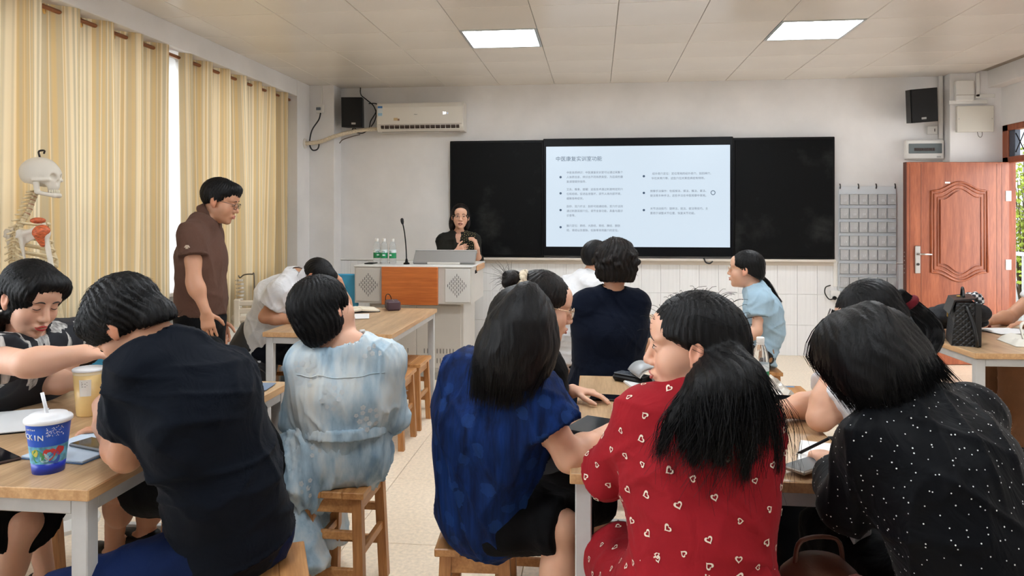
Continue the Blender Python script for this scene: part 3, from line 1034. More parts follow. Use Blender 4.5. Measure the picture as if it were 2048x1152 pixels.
MB().tube([(-.035, 0, .36), (-.039, 0, .38), (-.042, 0, .405), (-.044, 0, .415)], [.008, .0145, .0145, .007], 12).build('capsule', BLACKM, mc, True)

# ------------------------------------------------------------------ bottles
bw = NT('clear_bottle_plastic')
bw.b.inputs['Base Color'].default_value = (.93, .96, .97, 1)
bw.b.inputs['Roughness'].default_value = .06
bw.b.inputs['Transmission Weight'].default_value = .9
bw.b.inputs['IOR'].default_value = 1.18
BOTTLE = bw.m
LAB_G = M('label_green', (20, 138, 84), .4)
LAB_W = M('label_white', (226, 234, 236), .4)
def make_bottle(label, loc, group):
    t = thing('water_bottle', label, 'bottle', loc, 0, group)
    pr = [(.026, .0), (.032, .004), (.0325, .02), (.031, .026), (.0325, .032), (.031, .04), (.0325, .048), (.0325, .13), (.032, .145), (.027, .175), (.018, .196), (.013, .205), (.013, .212)]
    MB().lathe(pr, 24).build('bottle', BOTTLE, t, True)
    lb = MB().lathe([(.0329, .05), (.0329, .10)], 28, cap=False).build('label', LAB_G, t, True)
    MB().lathe([(.0329, .10), (.0329, .128)], 28, cap=False).build('label_top', LAB_W, lb, True)
    hills = MB()
    for a0, s_ in ((-.55, .7), (-.2, 1.0), (.15, .8)):
        pts = []
        for k, (da, z) in enumerate(((-.22, .103), (-.1, .114), (0, .118), (.1, .112), (.22, .103))):
            a = -PI / 2 + a0 + da * s_
            pts.append((.0333 * math.cos(a), .0333 * math.sin(a), .103 + (z - .103) * s_))
        hills.add(pts, [(0, 1, 2, 3, 4)])
    hills.build('mountain_print', M('print_teal', (60, 120, 120), .5), lb, fix=False)
    st_ = MB()
    for k in range(6):
        a = -PI / 2 - .3 + k * .12
        st_.box((.0335 * math.cos(a), .0335 * math.sin(a), .080 - .002 * (k % 2)), (.003, .003, .014), 0, Euler((0, 0, a)).to_matrix())
    st_.build('letter_strokes', LAB_W, lb)
    cp = MB().lathe([(.0145, .207), (.0152, .21), (.0152, .226), (.0138, .229), (.0, .229)], 22, cap=False).build('cap', WHITEP, t, True)
    MB().lathe([(.015, .201), (.0152, .206)], 22, cap=False).build('cap_ring', WHITEP, cp, True)
    return t
B0 = make_bottle('tall clear water bottle with green label on the centre table', (.637, 2.98, .75), 'clear water bottles')
dup(B0, (-2.105 + .10, 6.62, 1.02), .6, 'water bottle on the lectern, left one of three')
dup(B0, (-1.925, 6.58, 1.02), .2, 'water bottle on the lectern, middle one of three')
dup(B0, (-1.845, 6.58, 1.02), -.4, 'water bottle on the lectern, right one of three')
cl_ = thing('mobile_phone', 'dark phone lying behind the lectern bottles', 'phone', (-2.04, 6.55, 1.02))
MB().box((0, 0, .005), (.08, .15, .01), .003).build('body', BLACKP, cl_)

# ------------------------------------------------------------------ cups on the left table
CUPB = M('cup_blue', (28, 86, 196), .38)
CUPD = M('cup_deep_blue', (22, 50, 168), .38)
CUPT = M('cup_teal_print', (92, 160, 186), .45, vary=(46, .30))
LIDW = M('lid_white', (230, 230, 232), .35)
def onface(r, a, z):
    return (r * math.cos(a), r * math.sin(a), z)
p0 = PW2(97, 941, .75)
cu = thing('paper_cup', 'blue printed paper cup with white lid and straw near the table corner', 'cup', tuple(p0[:2]) + (.75,))
RB, RT, HC = .039, .055, .142
rz_ = lambda z: RB + (RT - RB) * z / HC
MB().lathe([(RB, 0), (rz_(.03), .03)], 40).build('cup_foot_band', CUPD, cu, True)
MB().lathe([(rz_(.03), .03), (rz_(.078), .078)], 40, cap=False).build('cup_scene_band', CUPT, cu, True)
body = MB().lathe([(rz_(.078), .078), (RT, HC)], 40, cap=False).build('cup_body', CUPB, cu, True)
MB().lathe([(.0585, .138), (.0595, .141), (.0595, .147), (.056, .151), (.048, .152), (.046, .158), (.0, .159)], 40, cap=False).build('lid', LIDW, cu, True)
MB().cyl((-.004, .002, .150), (-.016, -.004, .215), .0048, 12).build('straw', LIDW, cu, True)
CW = M('cup_lettering', (238, 240, 240), .5)
face_a = math.atan2(-p0[1], -p0[0])           # side turned to the room's rear
def curve_text(body_, a0, z0, size, mat, step, slope=0.0):
    for k, ch in enumerate(body_):
        a = a0 + k * step
        z = z0 + slope * k
        r = rz_(z) + .0008
        text('cup_lettering', ch, size, mat, body, onface(r, a, z), (PI / 2 - math.atan2(RT - RB, HC) * -1, 0, a + PI / 2), align='CENTER')
curve_text('LUCKIN', face_a - 1.72, .1085, .021, CW, .27, -.0012)
curve_text('coffee', face_a - 1.15, .126, .008, CW, .10)
dots = MB()
for k in range(70):
    a = face_a + rnd.uniform(-.1, .75); z = rnd.uniform(.104, .132)
    dots.box(onface(rz_(z) + .0004, a, z), (.0012, .0012, .0012))
dots.build('dot_print', CW, body)['kind'] = 'stuff'
bl = []
for k, (a, z, s_, c) in enumerate(((.05, .058, .016, (206, 64, 60)), (.62, .064, .012, (196, 60, 66)), (-.55, .052, .017, (70, 150, 96)), (-.2, .046, .012, (168, 206, 220)), (.3, .044, .016, (60, 96, 190)), (-.75, .062, .010, (196, 190, 80)))):
    m = MB()
    n_ = 12
    pts = []
    for i in range(n_):
        q = 2 * PI * i / n_
        zz = z + s_ * math.sin(q) * (1 + .25 * math.sin(3 * q + k))
        aa = face_a + a + s_ * math.cos(q) / .047
        pts.append(onface(rz_(zz) + .0007, aa, zz))
    m.add(pts, [tuple(range(n_))]).build('colour_patch', M('cup_patch_%d' % k, c, .5), cu, fix=False)
tea = PW2(178, 829, .75)
mt = thing('milk_tea_cup', 'tall clear cup of milk tea with a paper label, behind the blue cup', 'cup', tuple(tea[:2]) + (.75,))
TEA = M('milk_tea', (226, 190, 126), .25, vary=(6, .05))
MB().lathe([(.037, 0), (.040, .004), (.050, .148)], 32).build('tea_cup', TEA, mt, True)
MB().lathe([(.0502, .146), (.051, .16)], 32, cap=False).build('foam_band', M('milk_foam', (240, 222, 184), .3), mt, True)
MB().lathe([(.053, .158), (.0535, .163), (.050, .166), (.0, .167)], 32, cap=False).build('lid', LIDW, mt, True)
fa2 = math.atan2(-tea[1], -tea[0])
lb = MB()
pts = []
rt_ = lambda z: .0406 + (z - .004) * .0695
for a in np.linspace(fa2 - .66, fa2 + .14, 6):
    pts += [onface(rt_(.074), a, .074), onface(rt_(.132), a, .132)]
lb.add(pts, [(2 * i, 2 * i + 2, 2 * i + 3, 2 * i + 1) for i in range(5)])
lb = lb.build('paper_label', M('label_paper_white', (226, 222, 214), .6), mt, fix=False)
pl = MB()
for k in range(4):
    z = .122 - k * .005
    pl.add([onface(rt_(z + d) + .0004, a, z + d) for a, d in ((fa2 - .5, 0), (fa2 - .1 - .1 * (k % 2), 0), (fa2 - .1 - .1 * (k % 2), .0018), (fa2 - .5, .0018))], [(0, 1, 2, 3)])
pl.build('label_lines', M('label_ink', (120, 112, 104), .6), lb, fix=False)

# ------------------------------------------------------------------ flat things on the tables
PAPER = M('paper_white', (232, 232, 232), .65)
PAPERB = M('notebook_pale_blue', (190, 206, 222), .6)
GLASSB = M('phone_glass', (16, 16, 20), .08)
PHB = M('phone_body', (24, 24, 30), .3)
def phone(label, c, rz, size=(.075, .16, .009), body=PHB, screen=GLASSB, z0=.75):
    t = thing('mobile_phone', label, 'phone', (c[0], c[1], z0), rz)
    MB().box((0, 0, size[2] / 2), size, .003).build('body', body, t)
    MB().box((0, 0, size[2] + .0003), (size[0] - .006, size[1] - .006, .0012), .0004).build('screen', screen, t)
    return t
def sheet_stack(name, label, cat, c, rz, w_, l_, n_, mat, z0=.75, cover=None):
    t = thing(name, label, cat, (c[0], c[1], z0), rz)
    if cover:
        MB().box((0, 0, .002), (w_ + .006, l_ + .006, .003), .001).build('cover', cover, t)
    MB().box((0, 0, .0036 + n_ / 2), (w_, l_, n_), .001).build('pages', mat, t)
    return t
c = PW2(185, 892, .75)
nb1 = sheet_stack('notebook', 'pale blue notebook under the phone by the navy man', 'notebook', c, -.12, .21, .30, .006, PAPERB, cover=M('cover_blue', (64, 92, 130), .5))
c = PW2(196, 890, .765)
phone('dark phone lying on the pale blue notebook', c, 1.25, z0=.7605)
c = PW2(-8, 916, .75)
phone('dark brown phone at the left edge of the picture', c, 1.05, body=M('phone_brown', (66, 48, 44), .3))
c = PW2(-2, 848, .75)
sheet_stack('paper_sheets', 'white sheets of paper at the left edge of the table', 'paper', c, .5, .24, .30, .004, PAPER, cover=BLACKP)
c = PW2(520, 776, .75)
sheet_stack('booklet', 'small grey blue booklet at the far end of the left table', 'booklet', c, .1, .09, .13, .004, M('booklet_blue', (110, 126, 150), .5))
# centre table
c = PW2(1183, 862, .75)
sheet_stack('note_pad', 'white note pad under the grey pen and dark tablet', 'notepad', PW2(1182, 884, .75), .25, .13, .17, .004, PAPER)
tb_ = thing('small_tablet', 'dark grey glossy small tablet lying askew on the centre table', 'tablet', (c[0], c[1], .759), -.42)
MB().box((0, 0, .006), (.12, .19, .011), .003).build('body', PHB, tb_)
MB().box((0, 0, .0125), (.115, .185, .002), .0006).build('glass_back', M('tablet_glass', (52, 54, 56), .12), tb_)
c = PW2(1182, 877, .765)
pn = thing('pen', 'thick grey blue pen on the white note pad', 'pen', (c[0], c[1], .768), 1.35)
MB().cyl((0, -.06, 0), (0, .05, 0), .0065, 12).build('barrel', M('pen_grey', (92, 100, 112), .35), pn, True)
MB().cyl((0, -.06, 0), (0, -.075, 0), .006, 12, .001).build('tip', PHB, pn, True)
MB().box((.0, .02, .009), (.004, .05, .003), .001).build('clip', PHB, pn)
phone('black phone under the fingers on the centre table', PW2(1222, 793, .76), 1.45, z0=.75)
c = PW2(1556, 796, .755)
phone('dark phone with brown rim lying beyond the water bottle', c, 1.45, body=M('phone_rim', (96, 78, 68), .3))
NBP = NT('ruled_paper')
sp = NBP.n('ShaderNodeSeparateXYZ'); NBP.l(NBP.coord((1, 1, 1)), sp.inputs[0])
ln = NBP.math('GREATER_THAN', NBP.math('FRACT', NBP.math('MULTIPLY', sp.outputs[1], 110.0)), .88)
NBP.l(NBP.mix(ln, (232, 230, 226), (190, 186, 184)), NBP.b.inputs['Base Color'])
c = PW2(1632, 905, .75)
nb2 = sheet_stack('notebook', 'open ruled notebook under the pen of the woman in dotted black', 'notebook', (.70 - .02, 2.22), -.30, .19, .26, .006, NBP.m, cover=PHB)
phone('silver phone lying on the ruled notebook', PW2(1618, 931, .765), -.85, (.072, .15, .011), M('phone_silver', (176, 176, 172), .25, .6), M('phone_face_grey', (110, 116, 120), .06), .7605)
c = PW2(1508, 738, .76)
wr_ = thing('crumpled_plastic_bag', 'crumpled pale plastic bag behind the water bottle', 'plastic bag', (c[0] - .03, 3.10, .75))
PLAS = M('pale_plastic', (206, 198, 186), .3)
bmv = MB()
g = 12
r_ = random.Random(3)
hh = [[(.05 * math.exp(-((i - 6) ** 2 + (j - 6) ** 2) / 14) + r_.uniform(0, .02)) if 0 < i < g and 0 < j < g else .003 for j in range(g + 1)] for i in range(g + 1)]
bmv.add([(-.09 + .18 * i / g + r_.uniform(-.006, .006), -.11 + .22 * j / g + r_.uniform(-.006, .006), hh[i][j]) for i in range(g + 1) for j in range(g + 1)],
        [(i * (g + 1) + j, (i + 1) * (g + 1) + j, (i + 1) * (g + 1) + j + 1, i * (g + 1) + j + 1) for i in range(g) for j in range(g)])
bmv.build('bag_film', PLAS, wr_, fix=False)
# white cap and black folding things in front of the woman in red
c = PW2(1292, 770, .75)
cpx = thing('rolled_paper_pad', 'white pad with curled grey cover beside the face of the woman in red', 'notepad', (c[0], c[1], .75), .25)
arc = [(.07 * math.cos(a) , .07 * math.sin(a)) for a in np.linspace(.2, 2.6, 14)]
m = MB()
for k, (x, z) in enumerate(arc):
    m.add([(x * .8, -.06, z + .01), (x * .8, .08, z + .01)], [])
m.f = [(2 * i, 2 * i + 2, 2 * i + 3, 2 * i + 1) for i in range(13)]
cr = m.build('curled_cover', M('cover_grey', (168, 170, 172), .35), cpx, True, fix=False)
sm = cr.modifiers.new('thick', 'SOLIDIFY'); sm.thickness = .008
m = MB()
for k, (x, z) in enumerate(arc[3:]):
    m.add([(x * .7, -.055, z * .86 + .008), (x * .7, .075, z * .86 + .008)], [])
m.f = [(2 * i, 2 * i + 2, 2 * i + 3, 2 * i + 1) for i in range(10)]
cr = m.build('curled_page', PAPER, cpx, True, fix=False)
sm = cr.modifiers.new('thick', 'SOLIDIFY'); sm.thickness = .005
MB().box((0, 0, .006), (.16, .2, .012), .002).build('pages', PAPER, cpx)
c = PW2(1265, 768, .75)
pe = thing('glasses_case', 'black clear-lidded glasses case beside the curled pad', 'case', (c[0], c[1] + .03, .75), .9)
MB().box((0, 0, .016), (.07, .17, .032), .012).build('case', BLACKP, pe)
MB().box((0, 0, .034), (.06, .15, .006), .003).build('lid', M('smoke_clear', (80, 84, 90), .1), pe)
# writing table
c = PW2(712, 634, .75)
sheet_stack('paper_sheets', 'white sheet beside the open book on the writing table', 'paper', c, .3, .18, .25, .003, PAPER)
c = PW2(716, 624, .75)
ob = thing('open_book', 'open book lying on the writing table behind the dark bob', 'book', (c[0], c[1] + .03, .7535), .5)
for s in (-1, 1):
    MB().box((s * .065, 0, .012), (.13, .19, .018), .004, Matrix.Rotation(.1 * s, 3, 'Y')).build('page_block', M('page_cream', (226, 216, 196), .6), ob)
MB().box((0, 0, .002), (.27, .195, .004), .001).build('cover', PHB, ob)
c = PW2(704, 606, .75)
pcs = thing('pencil_case', 'small dark plum pencil case at the far end of the writing table', 'case', (-1.52, 5.42, .75), .4)
MB().box((0, 0, .035), (.10, .16, .07), .010).build('case', M('case_plum', (74, 52, 60), .6), pcs)
MB().tube([(.0, -.075, .071), (0, .075, .071)], .003, 6).build('zip', STEEL, pcs)
MB().tube(spline([(0, .06, .07), (-.02, .03, .11), (-.05, -.02, .115), (-.06, -.05, .08)], 12), .003, 6).build('strap', BLACKP, pcs, True)

# ------------------------------------------------------------------ right table
QB = NT('quilted_black_leather')
qv = QB.coord((1, 1, 1))
sp = QB.n('ShaderNodeSeparateXYZ'); QB.l(qv, sp.inputs[0])
hsum = QB.math('ADD', sp.outputs[0], sp.outputs[1])
q1 = QB.math('ABSOLUTE', QB.math('SINE', QB.math('MULTIPLY', QB.math('ADD', hsum, sp.outputs[2]), 110)))
q2 = QB.math('ABSOLUTE', QB.math('SINE', QB.math('MULTIPLY', QB.math('SUBTRACT', hsum, sp.outputs[2]), 110)))
QB.bump(QB.math('MINIMUM', q1, q2), .45, .008)
QB.b.inputs['Base Color'].default_value = lin((17, 17, 19)); QB.b.inputs['Roughness'].default_value = .42
BLEATH = M('black_leather', (20, 20, 22), .38, bump=(260, .12))
hb = thing('handbag', 'black quilted leather handbag with flap standing on the right table', 'handbag', (2.02, 4.36, .75), math.radians(-18))
MB().prism([(-.07, 0), (.07, 0), (.045, .235), (-.045, .235)], 1, -.135, .135).build('bag_body', QB.m, hb)
MB().prism([(-.074, .17), (-.05, .24), (.05, .255), (.078, .22), (.074, .225), (.048, .262), (-.055, .248), (-.08, .17)], 1, -.14, .14).build('flap', BLEATH, hb)
MB().box((.055, -.139, .12), (.03, .008, .23), .003).build('side_gusset', BLEATH, hb)
MB().tube(spline([(0, -.14, .22), (.03, -.165, .12), (.045, -.17, .02), (.05, -.10, .008)], 16), .009, 8).build('strap', BLEATH, hb, True)
hn = MB().tube(spline([(0, -.05, .255), (0, -.02, .30), (0, .03, .30), (0, .06, .255)], 14), .006, 8).build('handle', BLEATH, hb, True)
GOLD = M('gold_hardware', (206, 168, 90), .3, .9)
MB().box((-.073, 0, .155), (.006, .022, .03), .002).build('clasp', GOLD, hb)
MB().box((-.02, 0, .258), (.02, .03, .006), .002).build('emblem', GOLD, hb)
CH = NT('checker_cloth')
ck = CH.n('ShaderNodeTexChecker'); ck.inputs['Scale'].default_value = 60
ck.inputs[1].default_value = lin((34, 36, 44)); ck.inputs[2].default_value = lin((222, 222, 222))
CH.l(CH.coord((1, 1, 1)), ck.inputs[0]); CH.l(ck.outputs[0], CH.b.inputs['Base Color']); CH.b.inputs['Roughness'].default_value = .7
bo = thing('checked_scrunchie', 'black and white checked scrunchie perched behind the handbag', 'scrunchie', (2.20, 4.62, .945))
MB().tube([((.034 + .008 * math.cos(9 * a)) * math.cos(a), .012 * math.sin(7 * a), (.030 + .008 * math.cos(9 * a)) * math.sin(a) + .01) for a in np.linspace(0, 2 * PI, 60, endpoint=False)], .019, 10, True).build('scrunchie', CH.m, bo, True)
jk = thing('black_jacket', 'crumpled black jacket piled behind the handbag', 'jacket', (2.10, 4.74, .75), .1)
jm = MB()
r_ = random.Random(12)
for k in range(9):
    jm.ball((r_.uniform(-.22, .22), r_.uniform(-.10, .10), .05 + r_.uniform(0, .06)), (r_.uniform(.08, .14), r_.uniform(.06, .10), r_.uniform(.035, .06)), 14, 9, Euler((0, 0, r_.uniform(0, 3))).to_matrix())
for k in range(3):
    jm.ball((-.02 + .09 * k, -.04, .12 + .03 * (k % 2)), (.09, .06, .06), 14, 9)
jk_o = jm.build('cloth_heap', M('jacket_black', (22, 23, 28), .8, bump=(30, .5)), jk, True)
rm = jk_o.modifiers.new('melt', 'REMESH'); rm.mode = 'VOXEL'; rm.voxel_size = .012
s3 = jk_o.modifiers.new('smooth', 'SMOOTH'); s3.iterations = 3
bk = thing('brown_notebook', 'closed dark brown notebook left of the handbag', 'notebook', (1.90, 4.52, .75), -.25)
MB().box((0, 0, .004), (.15, .21, .004), .001).build('cover', M('cover_brown', (66, 42, 32), .5), bk)
MB().box((.002, 0, .013), (.142, .2, .015), .001).build('pages', M('page_cream2', (214, 206, 192), .6), bk)
MB().box((0, 0, .0225), (.15, .21, .004), .001).build('cover', M('cover_brown2', (74, 46, 36), .45), bk)
dc = thing('drink_cup', 'clear drink cup with white straw at the left end of the right table', 'cup', (1.92, 4.86, .75))
MB().lathe([(.032, 0), (.034, .003), (.042, .125)], 24).build('cup', M('frosted_cup', (206, 208, 206), .25, vary=(30, .06)), dc, True)
MB().lathe([(.0445, .123), (.0445, .129), (.03, .136), (.0, .137)], 24, cap=False).build('lid', LIDW, dc, True)
MB().cyl((-.012, 0, .12), (-.018, 0, .205), .005, 10).build('straw', LIDW, dc, True)
tt = thing('tote_bag', 'white cloth tote bag lying flat on the right table', 'bag', (2.42, 4.35, .75), -.1)
TOTE = M('tote_canvas', (222, 216, 204), .8, bump=(70, .4))
bmv = MB(); g = 14; r_ = random.Random(9)
hh = [[(.022 + .016 * math.sin(.9 * i + .4 * j) + r_.uniform(0, .008)) if 0 < i < g and 0 < j < g else .002 for j in range(g + 1)] for i in range(g + 1)]
bmv.add([(-.17 + .34 * i / g, -.12 + .26 * j / g, hh[i][j]) for i in range(g + 1) for j in range(g + 1)],
        [(i * (g + 1) + j, (i + 1) * (g + 1) + j, (i + 1) * (g + 1) + j + 1, i * (g + 1) + j + 1) for i in range(g) for j in range(g)])
bmv.build('bag_cloth', TOTE, tt, True, fix=False)
st_ = MB().add([], [])
pts = spline([(-.12, -.08, .03), (-.10, 0, .10), (-.03, .04, .115), (.05, -.02, .075), (.10, -.09, .04)], 20)
v_ = []
for p in pts:
    v_ += [(p[0], p[1] - .014, p[2]), (p[0], p[1] + .014, p[2] + .004)]
ho_ = MB().add(v_, [(2 * i, 2 * i + 2, 2 * i + 3, 2 * i + 1) for i in range(19)]).build('bag_handle', TOTE, tt, True, fix=False)
sd = ho_.modifiers.new('thick', 'SOLIDIFY'); sd.thickness = .004
rb = thing('water_bottle', 'clear tall bottle at the right edge on the right table', 'bottle', (2.62, 4.50, .75))
MB().lathe([(.033, 0), (.036, .004), (.036, .17), (.03, .19), (.024, .2)], 24).build('bottle', BOTTLE, rb, True)
MB().lathe([(.028, .196), (.028, .232), (.0, .234)], 24, cap=False).build('cap', M('cap_grey', (170, 172, 170), .4), rb, True)
MB().lathe([(.0335, .006), (.0335, .05)], 24).build('tea', M('pale_tea', (206, 190, 130), .2), rb, True)
sheet_stack('paper_sheets', 'white sheets spread behind the tote bag', 'paper', (2.48, 4.80), .2, .26, .22, .004, PAPER)
pe2 = thing('pen', 'dark red pen beside the sleeve at the right edge', 'pen', (2.40, 4.98, .757), 1.4)
MB().cyl((0, -.07, 0), (0, .07, 0), .006, 10).build('barrel', M('pen_red', (120, 30, 30), .35), pe2, True)

# ------------------------------------------------------------------ bags on the floor
bp = thing('backpack', 'black backpack leaning between the standing man and the writer', 'backpack', (-2.40, 4.66, 0), .35)
bp.scale = (1.05, 1.05, 1.17)
BN = M('backpack_nylon', (24, 24, 27), .55, bump=(200, .15))
bpm = MB()
for z, w_, d_ in ((.02, .13, .08), (.25, .155, .10), (.5, .15, .095), (.68, .10, .06)):
    pass
sk_ = MB().lathe([(.12, 0), (.16, .05), (.17, .25), (.165, .5), (.13, .62), (.06, .68), (.0, .69)], 20, cap=False)
sk_.v = [(x, y * .62, z) for x, y, z in sk_.v]
sk_.build('main_bag', BN, bp, True)
pk_ = MB().lathe([(.10, .06), (.13, .10), (.135, .3), (.11, .4), (.0, .42)], 18, cap=False)
pk_.v = [(x, y * .5 - .065, z) for x, y, z in pk_.v]
pk_.build('front_pocket', BN, bp, True)
for s in (-1, 1):
    MB().tube(spline([(s * .07, .06, .62), (s * .09, .13, .45), (s * .10, .12, .2), (s * .11, .06, .08)], 14), .014, 8).build('shoulder_strap', BLACKM, bp, True)
MB().tube(spline([(-.04, 0, .68), (-.03, 0, .72), (.03, 0, .72), (.04, 0, .68)], 10), .008, 8).build('grab_handle', BLACKM, bp, True)
MB().tube(spline([(-.12, -.085, .36), (0, -.135, .40), (.12, -.085, .36)], 12), .004, 6).build('zip', M('zip_grey', (70, 70, 74), .4, .5), bp, True)
bp.rotation_euler = (math.radians(-14), math.radians(14), .35)
BRL = M('brown_leather', (86, 48, 34), .45, bump=(120, .15))
lb_ = thing('leather_bag', 'reddish brown leather bag on a stool at the lower right', 'bag', (.83, 2.02, 0), .2)
m = MB().lathe([(.14, 0), (.16, .03), (.17, .16), (.15, .27), (.09, .335), (.0, .35)], 24, cap=False)
m.v = [(x, y * .6, z) for x, y, z in m.v]
m.build('bag_body', BRL, lb_, True)
MB().tube(spline([(-.10, 0, .30), (-.07, 0, .42), (.07, 0, .42), (.10, 0, .30)], 16), .009, 8).build('handle', BRL, lb_, True)
fl = MB().lathe([(.10, .0), (.12, .1), (.11, .22), (.0, .27)], 18, cap=False)
fl.v = [(x * .9 + .10, y * .5 - .07, z + .04) for x, y, z in fl.v]
fl.build('floral_pouch', M('floral_cloth', (110, 66, 62), .8, vary=(40, .55)), lb_, True)
lb_.location = (.535, 1.86, .45)
lb_.scale = (.62, .8, .52)
ps = thing('patterned_bag', 'grey white patterned pouch beside the elbow of the woman in blue', 'bag', (.0, 2.42, .60))
bagm = NT('fret_pattern_cloth')
bk_ = bagm.n('ShaderNodeTexBrick'); bk_.inputs['Scale'].default_value = 24; bk_.inputs['Mortar Size'].default_value = .06
bk_.inputs['Color1'].default_value = lin((150, 146, 140)); bk_.inputs['Color2'].default_value = lin((168, 164, 158)); bk_.inputs['Mortar'].default_value = lin((96, 92, 90))
bagm.l(bagm.coord((1, 1, 1), rot=(PI / 2, 0, 0)), bk_.inputs[0]); bagm.l(bk_.outputs[0], bagm.b.inputs['Base Color'])
m = MB().lathe([(.05, -.05), (.085, -.02), (.09, .06), (.07, .11), (.0, .12)], 20, cap=False)
m.v = [(x, y * .55, z) for x, y, z in m.v]
m.build('pouch', bagm.m, ps, True)

# ------------------------------------------------------------------ along the window wall
sr = thing('low_shelf', 'low white shelf holding teaching models under the left window', 'shelf', (-2.83, 4.72, 0))
WS = M('shelf_white', (216, 214, 208), .5)
for z in (.02, .30, .54):
    MB().box((0, 0, z), (.42, 1.9, .025), .003).build('shelf_board', WS, sr)
for y in (-.94, 0, .94):
    MB().box((0, y, .28), (.42, .025, .56), .003).build('side_board', WS, sr)
BLUEP = M('blue_plastic', (64, 160, 204), .4)
bx = thing('blue_bin', 'light blue plastic bin behind the milk tea cup', 'bin', (-2.80, 4.02, .555))
wallm = MB()
for sx, sy, dx, dy in ((0, -.17, .32, .008), (0, .17, .32, .008), (-.16, 0, .008, .34), (.16, 0, .008, .34)):
    wallm.box((sx, sy, .06), (dx, dy, .12), .002)
wallm.box((0, 0, .005), (.32, .34, .01))
wallm.build('tub', BLUEP, bx)
MB().box((0, 0, .125), (.35, .37, .012), .004).build('lid', M('blue_lid', (84, 170, 210), .35), bx)
RED = M('organ_red', (176, 62, 44), .4, vary=(20, .25)); PINK = M('organ_pink', (226, 150, 122), .4, vary=(16, .1))
og = thing('organ_model', 'red and pink anatomical organ model behind the left table', 'anatomical model', (-2.50, 3.22, 0))
MB().lathe([(.16, 0), (.16, .02), (.05, .03), (.045, .30)], 20).build('stand', WS, og, 'auto')
m = MB().ball((0, 0, .40), (.10, .08, .13), 18, 12)
m.build('torso_core', PINK, og, True)
MB().ball((-.05, -.05, .44), (.055, .045, .07), 16, 10).build('lung', RED, og, True)
MB().ball((.04, -.07, .37), (.05, .04, .05), 16, 10).build('liver', RED, og, True)
MB().tube(spline([(-.06, -.075, .33), (.0, -.09, .30), (.05, -.075, .33), (0, -.085, .35), (-.05, -.07, .31)], 20), .018, 8).build('intestine', PINK, og, True)
og2 = thing('organ_model', 'small red muscle model in the gap between the curtains', 'anatomical model', (-2.86, 5.02, .555))
MB().box((0, 0, .01), (.12, .12, .02), .003).build('stand', WS, og2)
MB().tube(spline([(0, 0, .02), (.015, 0, .08), (-.01, 0, .16), (.01, 0, .22)], 14), [.022, .03, .034, .03, .028, .03, .034, .036, .03, .026, .022, .02, .024, .02], 10).build('muscle', M('muscle_orange', (214, 132, 96), .5, vary=(24, .3)), og2, True)

wc = thing('slatted_chair', 'cream plastic chair with slotted back beyond the standing man', 'chair', (-2.76, 5.92, 0), .25)
CRM = M('chair_cream', (222, 210, 192), .45)
for sx in (-1, 1):
    for sy in (-1, 1):
        MB().tube([(sx * .19, sy * .19, 0), (sx * .17, sy * .17, .42)], .018, 8).build('leg', CRM, wc, True)
MB().box((0, 0, .43), (.42, .42, .03), .01).build('seat', CRM, wc)
for s in (-1, 1):
    MB().box((s * .18, -.19, .60), (.05, .03, .36), .008).build('back_post', CRM, wc)
for k in range(5):
    MB().box((0, -.19, .50 + k * .062), (.34, .024, .043), .006).build('back_slat', CRM, wc)
sm_ = thing('spine_model', 'pale bone model hanging from a hooked metal stand', 'anatomical model', (-2.93, 5.98, 0))
MB().lathe([(.13, 0), (.13, .02), (.02, .035)], 20).build('base', BLACKP, sm_, 'auto')
MB().tube(spline([(.05, 0, .02), (.05, 0, .5), (.05, 0, .93), (.03, 0, .96), (-.04, 0, .955), (-.075, 0, .93), (-.09, 0, .95)], 30), .006, 8).build('hook_pole', M('pole_grey', (110, 104, 96), .4, .6), sm_, True)
BONE = M('bone_plastic', (226, 208, 170), .5, vary=(12, .06))
BONEW = M('bone_white', (222, 214, 200), .45)
for k in range(9):
    z = .90 - k * .032
    m = MB().lathe([(.026, 0), (.022, .008), (.026, .016)], 12, (-.075 + .012 * math.sin(k * .6), 0, z))
    m.box((-.075 + .012 * math.sin(k * .6) - .03, 0, z + .006), (.035, .012, .01), .003)
    m.build('vertebra', BONEW, sm_, True)
m = MB().ball((-.07, 0, .58), (.085, .06, .055), 18, 10)
m.build('pelvis', BONEW, sm_, True)
bc = thing('blue_chair', 'bright blue chair back standing beside the lectern', 'chair', (-2.42, 6.50, 0), 0)
MB().box((0, 0, .70), (.56, .025, .46), .011).build('backrest', BLUEP, bc)
MB().box((0, .22, .44), (.46, .42, .03), .01).build('seat', BLUEP, bc)
for sx in (-1, 1):
    MB().tube([(sx * .2, .02, 0), (sx * .2, .012, .88)], .012, 8).build('leg', STEEL, bc, True)
    MB().tube([(sx * .2, .40, 0), (sx * .2, .38, .43)], .012, 8).build('leg', STEEL, bc, True)
